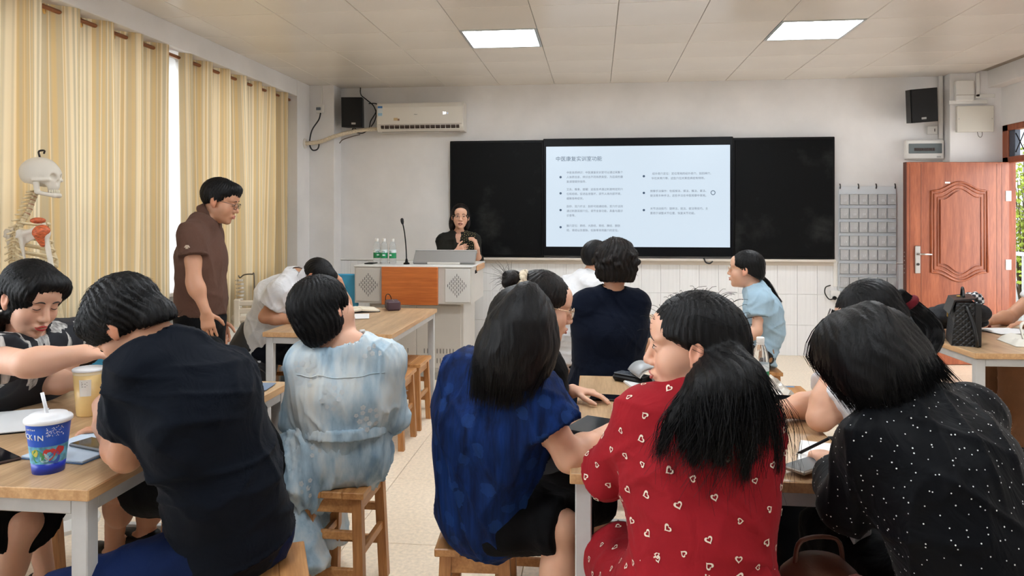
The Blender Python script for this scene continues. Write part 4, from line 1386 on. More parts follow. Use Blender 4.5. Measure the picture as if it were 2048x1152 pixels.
# magazines in a rack under the writing table
mg = thing('magazine_rack', 'wooden floor rack for magazines under the writing table', 'rack', (-2.05, 5.55, 0))
MB().box((0, 0, .02), (.9, .26, .03), .003).build('base_board', STOOLW, mg)
for s in (-1, 1):
    MB().box((s * .45, 0, .14), (.02, .26, .25), .003).build('end_board', STOOLW, mg)
cols = [(206, 214, 220), (120, 160, 190), (228, 226, 220), (84, 110, 140), (196, 190, 178), (214, 220, 226), (150, 180, 200), (232, 230, 226), (170, 120, 96), (210, 206, 200)]
bkd = None
r_ = random.Random(5)
MAGM = [M('magazine_%d' % i, c, .5) for i, c in enumerate(cols)]
MAGL = ['pale grey', 'sky blue', 'off white', 'slate blue', 'stone', 'silver white', 'powder blue', 'white', 'terracotta', 'warm grey']
for k in range(10):
    h_ = r_.uniform(.24, .29)
    tag(MB().box((0, 0, h_ / 2), (.016, .20, h_), .002, Matrix.Rotation(r_.uniform(-.05, .05), 3, 'Y')).build('magazine', MAGM[k], None, loc=(-2.42 + k * .052, 5.55, .037)),
        MAGL[k] + ' magazine standing in the floor rack', 'magazine', 'magazines in the floor rack')
for k, lab in enumerate(('lowest white booklet of the slumped pile under the table', 'middle white booklet of the slumped pile under the table', 'topmost white booklet of the slumped pile under the table')):
    tag(MB().box((0, 0, .012), (.21, .29, .022), .003).build('booklet', PAPER, None, loc=(-1.78 + .015 * k, 5.5 - .01 * k, .036 + .0 + .0235 * k)), lab, 'booklet', 'booklets piled in the rack')
    COL.objects[-1].rotation_euler = (0, 0, .25 * k)
# ------------------------------------------------------------------ people: bodies grown from smooth fields
def V(*a):
    return np.array(a if len(a) > 1 else a[0], float)
def unit(v):
    v = np.asarray(v, float)
    return v / (np.linalg.norm(v) + 1e-12)
def lerp(a, b, t):
    return np.asarray(a, float) * (1 - t) + np.asarray(b, float) * t

class Field:
    def __init__(s):
        s.p = []
    def cap(s, a, b, ra, rb=None, side=None, k=.02, fa=False, fb=False, op='u'):
        a, b = V(a), V(b)
        rb = ra if rb is None else rb
        ra = ra if isinstance(ra, tuple) else (ra, ra)
        rb = rb if isinstance(rb, tuple) else (rb, rb)
        ax = b - a
        L = np.linalg.norm(ax)
        ax = ax / max(L, 1e-9) if L > 1e-9 else V(0, 0, 1)
        sd = V(1, 0, 0) if side is None else V(side)
        sd = sd - ax * sd.dot(ax)
        if np.linalg.norm(sd) < 1e-4:
            sd = np.cross(ax, V(0, 1, 0))
        sd = unit(sd)
        fr_ = np.cross(ax, sd)
        R = max(*ra, *rb)
        lo, hi = np.minimum(a, b) - R, np.maximum(a, b) + R
        s.p.append(('c', op, k, lo, hi, (a, L, ax, sd, fr_, ra, rb, fa, fb)))
        return s
    def ell(s, c, r, R=None, k=.015, op='u'):
        c = V(c)
        R = np.eye(3) if R is None else np.asarray(R)     # rows are the axes
        m = max(r)
        s.p.append(('e', op, k, c - m, c + m, (c, np.asarray(r, float), R)))
        return s
    def cut(s, o, n):
        """keep the side where (p-o).n < 0"""
        s.p.append(('p', 'i', 0.004, None, None, (V(o), unit(n))))
        return s
    @staticmethod
    def _d(pr, X, Y, Z):
        t = pr[0]
        if t == 'e':
            c, r, R = pr[5]
            x, y, z = X - c[0], Y - c[1], Z - c[2]
            q = [(R[i, 0] * x + R[i, 1] * y + R[i, 2] * z) for i in range(3)]
            k0 = np.sqrt((q[0] / r[0]) ** 2 + (q[1] / r[1]) ** 2 + (q[2] / r[2]) ** 2)
            k1 = np.sqrt((q[0] / r[0] ** 2) ** 2 + (q[1] / r[1] ** 2) ** 2 + (q[2] / r[2] ** 2) ** 2) + 1e-6
            return k0 * (k0 - 1) / k1
        if t == 'p':
            o, n = pr[5]
            return (X - o[0]) * n[0] + (Y - o[1]) * n[1] + (Z - o[2]) * n[2]
        a, L, ax, sd, fr_, ra, rb, fa, fb = pr[5]
        x, y, z = X - a[0], Y - a[1], Z - a[2]
        tt = ax[0] * x + ax[1] * y + ax[2] * z
        u = sd[0] * x + sd[1] * y + sd[2] * z
        v = fr_[0] * x + fr_[1] * y + fr_[2] * z
        tc = np.clip(tt, 0, L)
        q = tt - tc
        f = tc / max(L, 1e-9)
        w = ra[0] + (rb[0] - ra[0]) * f
        if ra[0] == ra[1] and rb[0] == rb[1]:
            d = np.sqrt(u * u + v * v + q * q) - w
        else:
            h = ra[1] + (rb[1] - ra[1]) * f
            m = np.minimum(w, h)
            k0 = np.sqrt((u / w) ** 2 + (v / h) ** 2 + (q / m) ** 2)
            k1 = np.sqrt((u / w ** 2) ** 2 + (v / h ** 2) ** 2 + (q / m ** 2) ** 2) + 1e-6
            d = k0 * (k0 - 1) / k1
        if fb:
            d = np.maximum(d, tt - L)
        if fa:
            d = np.maximum(d, -tt)
        return d
    @staticmethod
    def _mix(D, d, op, k):
        if op == 'u':
            h = np.clip(.5 + .5 * (D - d) / k, 0, 1)
            return D + (d - D) * h - k * h * (1 - h)
        if op == 's':
            d = -d
        h = np.clip(.5 - .5 * (D - d) / k, 0, 1)
        return D + (d - D) * h + k * h * (1 - h)
    def at(s, pts):
        pts = np.asarray(pts, float)
        D = np.full(len(pts), .5)
        for pr in s.p:
            D = s._mix(D, s._d(pr, pts[:, 0], pts[:, 1], pts[:, 2]), pr[1], pr[2])
        return D
    def mesh(s, h, fine=(), pad=.03):
        un = [p for p in s.p if p[1] == 'u']
        lo = np.min([p[3] for p in un], 0) - pad
        hi = np.max([p[4] for p in un], 0) + pad
        axs = []
        for i in range(3):
            rs = [(f[0][i], f[1][i], f[2]) for f in fine]
            x, out = lo[i], []
            while x < hi[i]:
                out.append(x)
                st = h
                for a, b, hf in rs:
                    if a - h < x < b:
                        st = min(st, hf)
                x += st
            axs.append(np.array(out + [x]))
        xs, ys, zs = axs
        D = np.full((len(xs), len(ys), len(zs)), .2, np.float32)
        X = xs.astype(np.float32)[:, None, None]; Y = ys.astype(np.float32)[None, :, None]; Z = zs.astype(np.float32)[None, None, :]
        for pr in s.p:
            if pr[3] is None:
                D = s._mix(D, s._d(pr, X, Y, Z), pr[1], pr[2])
                continue
            m = pr[2] + h * 2
            sl = []
            for i in range(3):
                a = max(np.searchsorted(axs[i], pr[3][i] - m) - 1, 0)
                b = min(np.searchsorted(axs[i], pr[4][i] + m) + 1, len(axs[i]))
                sl.append(slice(a, b))
            sl = tuple(sl)
            d = s._d(pr, X[sl[0]], Y[:, sl[1]], Z[:, :, sl[2]])
            D[sl] = s._mix(D[sl], d, pr[1], pr[2])
        return surf_nets(D, xs, ys, zs)

def surf_nets(D, xs, ys, zs):
    S = D < 0
    n = [a - 1 for a in D.shape]
    cnt = np.zeros(n, np.int8)
    for a in (0, 1):
        for b in (0, 1):
            for c in (0, 1):
                cnt += S[a:a + n[0], b:b + n[1], c:c + n[2]]
    act = (cnt > 0) & (cnt < 8)
    I, J, K = np.nonzero(act)
    idx = np.full(n, -1, np.int32)
    idx[I, J, K] = np.arange(len(I))
    cv = {}
    for a in (0, 1):
        for b in (0, 1):
            for c in (0, 1):
                cv[a, b, c] = D[I + a, J + b, K + c].astype(np.float64)
    acc = np.zeros((len(I), 3)); wt = np.zeros(len(I))
    for ax in range(3):
        for p in (0, 1):
            for q in (0, 1):
                k0 = [0, 0, 0]; o = [i for i in range(3) if i != ax]
                k0[o[0]], k0[o[1]] = p, q
                k1 = list(k0); k1[ax] = 1
                v0, v1 = cv[tuple(k0)], cv[tuple(k1)]
                m = (v0 < 0) != (v1 < 0)
                t = np.where(m, v0 / np.where(m, v0 - v1, 1), 0)
                for i in range(3):
                    acc[:, i] += m * (t if i == ax else k0[i])
                wt += m
    acc /= wt[:, None]
    def pos(ar, i, f):
        return ar[i] + f * (ar[i + 1] - ar[i])
    verts = np.stack([pos(xs, I, acc[:, 0]), pos(ys, J, acc[:, 1]), pos(zs, K, acc[:, 2])], 1)
    quads = []
    for ax in range(3):
        o1, o2 = (ax + 1) % 3, (ax + 2) % 3
        sl0 = [slice(None)] * 3; sl1 = [slice(None)] * 3
        sl0[ax] = slice(0, -1); sl1[ax] = slice(1, None)
        for o in (o1, o2):
            sl0[o] = slice(1, -1); sl1[o] = slice(1, -1)
        a, b = S[tuple(sl0)], S[tuple(sl1)]
        for mask, flip in ((a & ~b, False), (~a & b, True)):
            p = list(np.nonzero(mask))
            p[o1] = p[o1] + 1; p[o2] = p[o2] + 1
            q = []
            for d1, d2 in ((-1, -1), (0, -1), (0, 0), (-1, 0)):
                c = [p[0], p[1], p[2]]
                c[o1] = p[o1] + d1; c[o2] = p[o2] + d2
                q.append(idx[c[0], c[1], c[2]])
            q = np.stack(q, 1)
            quads.append(q[:, ::-1] if flip else q)
    return verts, np.concatenate(quads)

def np_mesh(name, v, q, mat, parent=None, origin=(0, 0, 0), smooth=True, col=None):
    me = bpy.data.meshes.new(name)
    v = (np.asarray(v) - np.asarray(origin)).astype(np.float32)
    q = np.asarray(q, np.int32)
    k = q.shape[1]
    me.vertices.add(len(v)); me.vertices.foreach_set('co', v.ravel())
    me.loops.add(q.size); me.loops.foreach_set('vertex_index', q.ravel())
    me.polygons.add(len(q))
    me.polygons.foreach_set('loop_start', np.arange(0, q.size, k, dtype=np.int32))
    me.update(calc_edges=True)
    if smooth:
        me.shade_smooth()
    if col is not None:
        at = me.color_attributes.new('tone', 'FLOAT_COLOR', 'POINT')
        at.data.foreach_set('color', np.asarray(col, np.float32).ravel())
    return obj(name, me, mat, parent)

def normals(v, q):
    n = np.cross(v[q[:, 2]] - v[q[:, 0]], v[q[:, 3]] - v[q[:, 1]])
    out = np.zeros_like(v)
    for i in range(4):
        np.add.at(out, q[:, i], n)
    return out / (np.linalg.norm(out, axis=1, keepdims=True) + 1e-12)

def relax(v, q, it=2):
    for _ in range(it):
        acc = np.zeros_like(v); c = np.zeros(len(v))
        for i in range(4):
            np.add.at(acc, q[:, i], v[q[:, (i + 1) % 4]] + v[q[:, i - 1]])
            np.add.at(c, q[:, i], 2)
        v = .5 * v + .5 * acc / np.maximum(c, 1)[:, None]
    return v

def folds(v, q, amp=.004, wl=.11, stretch=(1, 1, 1), seed=0):
    r = np.random.RandomState(seed + 11)
    n = normals(v, q)
    p = v * np.asarray(stretch)
    d = np.zeros(len(v))
    for i in range(5):
        k = unit(r.normal(size=3)) * PI / (wl * r.uniform(.7, 1.5))
        k2 = unit(r.normal(size=3)) * 2 * PI / (wl * 2.6)
        k3 = unit(r.normal(size=3)) * 2 * PI / (wl * 3.1)
        ridge = (1 - np.abs(np.sin(p @ k + 1.5 * np.sin(p @ k2 + r.uniform(0, 6)) + r.uniform(0, 6)))) ** 3
        win = np.clip(.35 + .9 * np.sin(p @ k3 + r.uniform(0, 6)), 0, 1)
        d += ridge * win
    return v + n * (amp * 1.5 * (d - .25))[:, None]

# ---- skin, hair and cloth materials
def skin_mat(name, col):
    t = NT(name)
    at = t.n('ShaderNodeAttribute', attribute_name='tone')
    nz = t.noise(38, t.coord((1, 1, 1)), 3)
    f = t.math('MULTIPLY_ADD', nz, .10, .95)
    m = t.n('ShaderNodeVectorMath', operation='SCALE')
    t.l(at.outputs[0], m.inputs[0]); t.l(f, m.inputs['Scale'])
    t.l(m.outputs[0], t.b.inputs['Base Color'])
    t.b.inputs['Roughness'].default_value = .48
    t.b.inputs['Specular IOR Level'].default_value = .4
    t.b.inputs['Subsurface Weight'].default_value = .12
    t.b.inputs['Subsurface Radius'].default_value = (.012, .004, .002)
    return t.m
SKIN = skin_mat('skin', None)
def hair_mat(name, c0, c1, rough=.5):
    t = NT(name)
    nz = t.noise(60, t.coord((1, 1, .12)), 4, .6)
    t.l(t.ramp(nz, [(.35, c0), (.7, c1)]), t.b.inputs['Base Color'])
    t.b.inputs['Roughness'].default_value = rough
    t.b.inputs['Specular IOR Level'].default_value = .2
    t.bump(t.noise(160, t.coord((1, 1, .05)), 3, .6), .5, .004)
    return t.m
HAIR = hair_mat('hair_black', (5, 5, 6), (15, 14, 15))
HAIRB = hair_mat('hair_dark_brown', (9, 7, 6), (30, 22, 19))
def cloth_mat(name, col, rough=.85, weave=420, vary=.06, bump=.12, sheen=.03):
    t = NT(name)
    f = t.noise(5, t.coord((1, 1, 1)), 5, .6)
    lo = tuple(c * (1 - vary) for c in col); hi = tuple(min(255, c * (1 + vary)) for c in col)
    t.l(t.ramp(f, [(.3, lo), (.7, hi)]), t.b.inputs['Base Color'])
    t.b.inputs['Roughness'].default_value = rough
    t.b.inputs['Specular IOR Level'].default_value = .09
    t.b.inputs['Sheen Weight'].default_value = sheen
    wn = t.n('ShaderNodeTexNoise')
    wn.inputs['Scale'].default_value = 9; wn.inputs['Detail'].default_value = 3; wn.inputs['Distortion'].default_value = 1.6
    t.l(t.coord((1, 1, .8)), wn.inputs['Vector'])
    hgt = t.math('MULTIPLY_ADD', t.noise(weave, t.coord((1, 1, 1)), 2), bump * .12, wn.outputs[0])
    t.bump(hgt, .34, .02)
    return t.m
LIPC = M('lip_rose', (176, 92, 84), .4)
LIPR = M('lip_red', (172, 48, 48), .35)
BROW = M('brow_dark', (40, 32, 30), .7)
EYEW = M('eye_white', (178, 166, 158), .3)
IRIS = M('iris_dark', (28, 20, 18), .15)
GLF = M('glasses_black_rim', (22, 22, 24), .3)
GLG = M('glasses_gold_rim', (196, 170, 140), .25, .9)

def head_frame(c, fwd, up):
    f = unit(fwd); u = unit(np.asarray(up, float) - f * np.dot(up, f))
    r = np.cross(f, u)
    return c, np.stack([r, f, u])          # rows: right, forward, up

class Fig:
    def __init__(s, label, J, sex='f', tone=(214, 168, 140), scale=1.0, root=None, **kw):
        s.J = {k: V(v) for k, v in J.items()}
        s.sex, s.sc = sex, scale
        s.kw = kw
        s.hc, s.R = head_frame(s.J['hd'], s.J['fwd'], s.J['up'])
        s.tone = tone
        b = s.J['pel'].copy(); b[2] = 0.0
        if root is not None:
            b = V(root)
        s.base = b
        s.root = thing('person', label, 'person', tuple(b))
        s.lat = unit(s.J['shR'] - s.J['shL'])
        lp = s.J.get('latp', None)
        if lp is None:
            lp = s.lat * V(1, 1, 0)
        s.latp = unit(lp)
    def H(s, x, y, z):
        return s.hc + (s.R.T @ (V(x, y, z) * s.hs))
    hs = 1.0
    def part(s, name, v, q, mat, parent=None, label=None, smooth=True, col=None):
        o = np_mesh(name, v, q, mat, parent or s.root, s.base, smooth, col)
        if label:
            o['label'] = label
        return o
    def mb(s, m, name, mat, smooth=True, parent=None, label=None):
        o = m.build(name, mat, parent or s.root, smooth, origin=tuple(s.base))
        if label:
            o['label'] = label
        return o
    def dims(s):
        if s.sex == 'm':
            d = dict(pel=(.165, .12), wai=(.15, .115), che=(.17, .12), top=(.12, .075), neck=.056, ua=(.048, .04), fa=(.042, .028), th=(.085, .06), ca=(.056, .036))
        else:
            d = dict(pel=(.165, .115), wai=(.128, .10), che=(.142, .105), top=(.10, .065), neck=.046, ua=(.042, .035), fa=(.036, .024), th=(.082, .056), ca=(.05, .032))
        d.update(s.kw.get('dims', {}))
        return d
    def torso(s, F, g=0.0, k=.035, dims=None):
        d = dims or s.dims(); J = s.J
        e = lambda t: (t[0] + g, t[1] + g)
        up_ = unit(J['nec'] - J['che'])
        ub = J['nec'] - up_ * .055
        F.cap(J['pel'], J['wai'], e(d['pel']), e(d['wai']), s.latp, k)
        F.cap(J['wai'], J['che'], e(d['wai']), e(d['che']), lerp(s.latp, s.lat, .6), k)
        F.cap(J['che'], ub, e(d['che']), e((d['che'][0] * .80, d['top'][1] * 1.05)), s.lat, k)
        F.cap(J['shL'], J['shR'], .046 + g, .046 + g, None, .05)
        for c in 'LR':
            F.cap(J['nec'] - up_ * .01, J['sh' + c], .045 + g, .040 + g, None, .04)
            side = lerp(J['wai'], J['che'], .5) + s.lat * (d['che'][0] * (.62 if c == 'R' else -.62))
            F.cap(J['sh' + c] - up_ * .02, side, .05 + g, .07 + g, None, .06)
        return ub
    def hip(s, c):
        if 'hip' + c in s.J:
            return s.J['hip' + c]
        return s.J['pel'] + s.latp * (.088 if c == 'R' else -.088) + V(0, 0, -.015)
    def hand(s, F, wr, d, n, right, curl=.5, spread=0.0, thumb=.5):
        d = unit(d); n = unit(V(n) - d * np.dot(n, d))
        t = np.cross(d, n) * (1 if right else -1)
        m = .92 if s.sex == 'f' else 1.0
        F.cap(wr, wr + d * .03 * m, (.026 * m, .019 * m), (.033 * m, .017 * m), t, .015)
        F.cap(wr + d * .025 * m, wr + d * .082 * m, (.033 * m, .016 * m), (.039 * m, .013 * m), t, .012)
        ls = (.074, .082, .075, .058)
        for i, off in enumerate((.029, .0097, -.0095, -.028)):
            b = wr + (d * (.084 - abs(i - 1.2) * .004) + t * off) * m
            dd = unit(d + t * (1.3 - i) * (.05 + spread))
            nn = unit(n - dd * np.dot(n, dd))
            cc = curl * (1 + .08 * i)
            p = b - dd * .012
            r = .0088 * m
            for L, a in zip((.5, .3, .24), (.75, 1.0, .7)):
                dd = unit(dd * math.cos(cc * a) + nn * math.sin(cc * a))
                nn = unit(n - dd * np.dot(n, dd)) if abs(np.dot(n, dd)) < .97 else unit(np.cross(t, dd) * (-1 if right else 1))
                e = p + dd * (ls[i] * L + (.012 if L == .5 else 0)) * m
                F.cap(p, e, r, r * .92, None, .004)
                p, r = e, r * .92
        p = wr + (d * .022 + t * .022 + n * .004) * m
        dd = unit(t * .75 + d * .6 + n * (.15 + .5 * thumb))
        for L, r0, r1 in ((.045, .0135, .0105), (.032, .0105, .0095), (.026, .0095, .0078)):
            e = p + dd * L * m
            F.cap(p, e, r0 * m, r1 * m, None, .006)
            p = e
            dd = unit(dd + d * .35 + n * .25 * thumb - t * .15)
    def body(s, h=.0145, fine=.006, head_fine=.008, legs=True, shoes=True, lipcol=None, ears=True):
        F = Field(); J = s.J; d = s.dims()
        ub = s.torso(F)
        # head and neck
        H = s.H; q = s.hs; R = s.R
        e = lambda c, r, k=.012, op='u', rot=None: F.ell(H(*c), tuple(x * q for x in r), (R if rot is None else rot), k * q, op)
        fem = s.sex == 'f'
        F.cap(J['nec'] - unit(J['nec'] - J['che']) * .03, H(0, -.025, -.055), d['neck'], d['neck'] * .97, None, .025)
        e((0, -.018, .033), (.077, .098, .086))
        e((0, .022, -.035), (.063, .068, .080), .02)
        e((0, .045, -.072), (.044, .042, .042), .025)
        e((0, .074, -.100), (.021, .018, .017), .018)
        e((0, .062, .045), (.060, .034, .046), .02)
        for sx in (-1, 1):
            e((sx * .040, .050, -.030), (.028, .034, .034), .02)
            e((sx * .033, .070, .028), (.024, .018, .010), .012)
            e((sx * .031, .099, .008), (.019, .014, .0115), .012, 's')
            e((sx * .031, .0755, .006), (.0165, .0145, .0135), .006)
            if ears:
                th = .35
                Rl = np.stack([R[0], R[1] * math.cos(.2) + R[2] * math.sin(.2), -R[1] * math.sin(.2) + R[2] * math.cos(.2)])
                e((sx * .082, -.012, -.004), (.009, .019, .031), .006, 'u', Rl)
                e((sx * .090, -.007, .002), (.007, .010, .019), .004, 's', Rl)
                e((sx * .079, -.002, -.032), (.007, .009, .010), .006)
        F.cap(H(0, .088, .012), H(0, .106, -.024), .0085 * q, .0105 * q, None, .012 * q)
        e((0, .107, -.030), (.0115, .011, .0095), .008)
        for sx in (-1, 1):
            e((sx * .0125, .096, -.034), (.0085, .010, .0075), .007)
        e((0, .0885, -.062), (.026, .014, .0115), .012)
        e((0, .098, -.0585), (.021, .0075, .0048), .005)
        e((0, .0965, -.0685), (.0185, .0078, .0058), .005)
        e((0, .104, -.0632), (.021, .006, .0012), .003, 's')
        # arms and hands
        for c in 'LR':
            F.cap(J['sh' + c], J['el' + c], d['ua'][0], d['ua'][1], None, .03)
            F.cap(J['el' + c], J['wr' + c], d['fa'][0], (d['fa'][1] * 1.1, d['fa'][1] * .85), J.get('n' + c, V(0, 0, -1)), .018)
            a_, b_ = J['el' + c], J['wr' + c]
            F.ell(lerp(a_, b_, .25), (d['fa'][0] * 1.08, d['fa'][0] * 1.08, d['fa'][0] * 1.08), None, .03)
            hd = J.get('h' + c, unit(b_ - a_)); nm = J.get('n' + c, V(0, 0, -1))
            s.hand(F, b_, hd, nm, c == 'R', s.kw.get('curl' + c, .45), s.kw.get('spread' + c, 0.0), s.kw.get('thumb' + c, .5))
        # legs and feet
        for c in 'LR':
            hp, kn, an = s.hip(c), J['kn' + c], J['an' + c]
            F.cap(hp, kn, d['th'][0], d['th'][1], None, .04)
            F.cap(kn, an, d['ca'][0], d['ca'][1], None, .02)
            F.ell(lerp(kn, an, .3) - unit(J.get('to' + c, V(0, 1, 0))) * .018, (.05, .05, .08), None, .04)
            to = unit(J.get('to' + c, V(0, 1, 0)) * V(1, 1, 0))
            F.cap(an + V(0, 0, -.02) - to * .03, an + to * .13 + V(0, 0, -.045), (.034, .034), (.04, .018), np.cross(to, V(0, 0, 1)), .02)
        fb = [(s.hc - .122 * q, s.hc + .122 * q, head_fine)]
        for c in s.kw.get('finehands', 'LR'):
            w_ = J['wr' + c] + unit(J.get('h' + c, unit(J['wr' + c] - J['el' + c]))) * .085
            if s.kw.get('finehand', True):
                fb.append((w_ - .085, w_ + .085, fine))
        v, qd = F.mesh(h, fb)
        v = relax(v, qd, 1)
        s.F = F
        # tone: base skin, warm cheeks, lips
        base = np.array(lin(s.tone))
        col = np.tile(base, (len(v), 1))
        loc = (v - s.hc) @ R.T / q
        ch = np.exp(-(((np.abs(loc[:, 0]) - .042) / .022) ** 2 + ((loc[:, 1] - .07) / .03) ** 2 + ((loc[:, 2] + .03) / .022) ** 2))
        blush = np.array([.93, .70, .66, 1])
        col = col * (1 - .45 * ch[:, None]) + col * blush * .45 * ch[:, None]
        near = np.linalg.norm(loc, axis=1) < .16
        ear = near & (np.abs(loc[:, 0]) > .078) & (np.abs(loc[:, 2]) < .05) & (np.abs(loc[:, 1] + .01) < .04)
        col[ear] = col[ear] * np.array([.98, .82, .78, 1])
        o = s.part('body', v, qd, SKIN, col=col)
        s.bodyv, s.bodyq = v, qd
        return o
    def hit(s, x, z, off=.0005):
        """point of the face at head coordinates x, z"""
        ys = np.linspace(.135, .02, 120)
        pts = np.array([s.H(x, y, z) for y in ys])
        dd = s.F.at(pts)
        k = np.argmax(dd < 0)
        return s.H(x, ys[k] + off / s.hs, z)
    def face(s, eyes='open', lips=LIPC, mouth=0.0, brow=1.0, lash=1.0):
        q = s.hs
        for sx in (-1, 1):
            pts = [s.hit(sx * x, z, .001) for x, z in ((.013, .026), (.022, .030), (.034, .0305), (.047, .024))]
            s.mb(MB().tube(spline(pts, 10), [.0012 * q, .002 * q, .0026 * q, .0028 * q, .0028 * q, .0026 * q, .0023 * q, .0018 * q, .0013 * q, .0006 * q], 6), 'eyebrow', BROW)
            if eyes == 'open':
                c = s.hit(sx * .031, .006, -.0052)
                m = MB(); m.ball(tuple(c), (.0120 * q, .0066 * q, .0036 * q), 14, 8, Matrix(s.R.T.tolist()))
                eo = s.mb(m, 'eye', EYEW)
                m = MB(); m.ball(tuple(c + s.R[1] * .0035 * q), (.0052 * q, .0042 * q, .0042 * q), 12, 8, Matrix(s.R.T.tolist()))
                s.mb(m, 'iris', IRIS, parent=eo)
                zs = [.0085, .0112, .0118, .009]
            else:
                zs = [.0045, .0015, .0010, .0035]
            pts = [s.hit(sx * x, z, .0008) for x, z in zip((.018, .026, .036, .046), zs)]
            s.mb(MB().tube(spline(pts, 10), [.0006 * q] + [.0014 * q * lash] * 7 + [.0011 * q, .0005 * q], 6), 'eyelash', BROW)
        up_ = [s.hit(x, z, -.0008) for x, z in ((-.023, -.0632), (-.013, -.0595), (-.004, -.0572), (0, -.0582), (.004, -.0572), (.013, -.0595), (.023, -.0632))]
        lo_ = [s.hit(x, z - mouth, -.0008) for x, z in ((-.022, -.0640), (-.012, -.0695), (0, -.0712), (.012, -.0695), (.022, -.0640))]
        prof = lambda m_: [m_ * q * (.25 + .75 * math.sin(PI * (i + .5) / 17)) for i in range(17)]
        m = MB().tube(spline(up_, 17), prof(.0036), 7).tube(spline(lo_, 17), prof(.0044), 7)
        if mouth:
            s.mb(MB().tube(spline([(a + b) / 2 for a, b in zip(spline(up_, 7), spline(lo_, 7))], 9), [.001 * q] + [(.002 + mouth * .5) * q] * 7 + [.001 * q], 7), 'mouth', M('mouth_dark', (70, 28, 26), .5))
        s.mb(m, 'lips', lips)
    def glasses(s, mat, r=(.0225, .019), thick=.0012, tilt=0.0, square=False):
        q = s.hs
        m = MB()
        for sx in (-1, 1):
            pts = []
            for a in np.linspace(0, 2 * PI, 28, endpoint=False):
                ca, sa = math.cos(a), math.sin(a)
                if square:
                    ca = np.sign(ca) * abs(ca) ** .6; sa = np.sign(sa) * abs(sa) ** .6
                pts.append(s.H(sx * .032 + r[0] * ca, .107 - .006 * abs(sx * .032 + r[0] * ca) / .05, .004 + r[1] * sa - .002))
            m.tube(pts, thick * q, 6, True)
            m.tube([s.H(sx * .054, .102, .010), s.H(sx * .074, .085, .012), s.H(sx * .083, .02, .010), s.H(sx * .084, -.012, .012), s.H(sx * .084, -.03, -.008)], thick * q, 6)
        m.tube(spline([s.H(-.010, .108, .008), s.H(0, .111, .011), s.H(.010, .108, .008)], 7), thick * q, 6)
        o = s.mb(m, 'glasses', mat)
        lm = MB()
        for sx in (-1, 1):
            pts = [tuple(s.H(sx * .032 + r[0] * .95 * math.cos(a), .1065 - .004, .002 + r[1] * .95 * math.sin(a))) for a in np.linspace(0, 2 * PI, 20, endpoint=False)]
            lm.add(pts, [tuple(range(20))])
        gl_ = s.mb(lm, 'lens', GLASS, False, parent=o)
        return o
    # ---- clothes
    def top(s, mat, g=.012, sleeve=.6, sg=.018, flare=.0, hem=None, neck=.062, neckz=-.02, name='shirt', fold=.003, wl=.10, h=.009, forearm=0.0, dims=None, extra=None, label=None, stretch=(1, 1, 1), hemr=None, cut=None, puff=0.0, drop=0.0):
        F = Field(); J = s.J; d = s.dims()
        if dims:
            d = dict(d); d.update(dims)
        ub = s.torso(F, g, .045, d)
        for c in 'LR':
            a, b, w_ = J['sh' + c], J['el' + c], J['wr' + c]
            if forearm > 0:
                F.cap(a, b, d['ua'][0] + sg + puff, d['ua'][1] + sg, None, .03)
                F.cap(b, lerp(b, w_, forearm), d['ua'][1] + sg, d['fa'][1] + .016 + sg * .6 + flare, None, .02, fb=True)
            elif sleeve > 0:
                F.cap(a, lerp(a, b, sleeve), d['ua'][0] + sg + puff, d['ua'][1] + sg + flare, None, .03, fb=True)
        if hem is not None:                      # (drop below the pelvis, widths)
            dn = unit(J['pel'] - J['wai'])
            dn = V(hem[2]) if len(hem) > 2 else dn
            F.cap(J['pel'], J['pel'] + dn * hem[0], (d['pel'][0] + g, d['pel'][1] + g), hem[1], s.latp, .03, fb=True)
        if extra:
            extra(F)
        ax = unit(s.H(0, -.02, -.06) - J['nec'])
        F.cap(J['nec'] + ax * neckz, J['nec'] + ax * .2, neck, neck * 1.25, None, .008, op='s')
        if cut is not None:
            for o_, n_ in cut:
                F.cut(o_, n_)
        v, q = F.mesh(h)
        v = relax(v, q, 1)
        v = folds(v, q, fold, wl, stretch, int(abs(J['pel'][0]) * 97 + 3))
        o = s.part(name, v, q, mat, label=label)
        s.tv, s.tq = v, q
        return o
    def trousers(s, mat, g=.012, kn=1.0, rise=.2, name='trousers', ank=1.0, h=.013, fold=.003, flare=0.0, label=None):
        F = Field(); J = s.J; d = s.dims()
        F.cap(lerp(J['pel'], J['wai'], rise), J['pel'], (d['pel'][0] * .9 + g, d['pel'][1] + g - .005), (d['pel'][0] + g, d['pel'][1] + g), s.latp, .03)
        for c in 'LR':
            hp, k_, an = s.hip(c), J['kn' + c], J['an' + c]
            if kn < 1:
                F.cap(hp, lerp(hp, k_, kn), d['th'][0] + g, d['th'][1] + g + flare, None, .04, fb=True)
                continue
            F.cap(hp, k_, d['th'][0] + g, d['th'][1] + g, None, .04)
            F.cap(k_, lerp(k_, an, ank), d['th'][1] + g, d['ca'][1] + g + .012 + flare, None, .02, fb=True)
        v, q = F.mesh(h)
        v = relax(v, q, 1)
        v = folds(v, q, fold, .12, (1, 1, 1), 5)
        return s.part(name, v, q, mat, label=label)
    def skirt(s, mat, g=.02, kn=.98, hemr=.11, h=.011, fold=.004, name='skirt', label=None, lowz=.0, k=.09):
        F = Field(); J = s.J; d = s.dims()
        F.cap(J['wai'], J['pel'], (d['wai'][0] + g, d['wai'][1] + g), (d['pel'][0] + g, d['pel'][1] + g), s.latp, .03)
        for c in 'LR':
            hp, k_ = s.hip(c), J['kn' + c]
            F.cap(hp, lerp(hp, k_, kn), d['th'][0] + g, hemr, None, k, fb=True)
        m0 = (s.hip('L') + s.hip('R')) / 2; m1 = (lerp(s.hip('L'), J['knL'], kn) + lerp(s.hip('R'), J['knR'], kn)) / 2
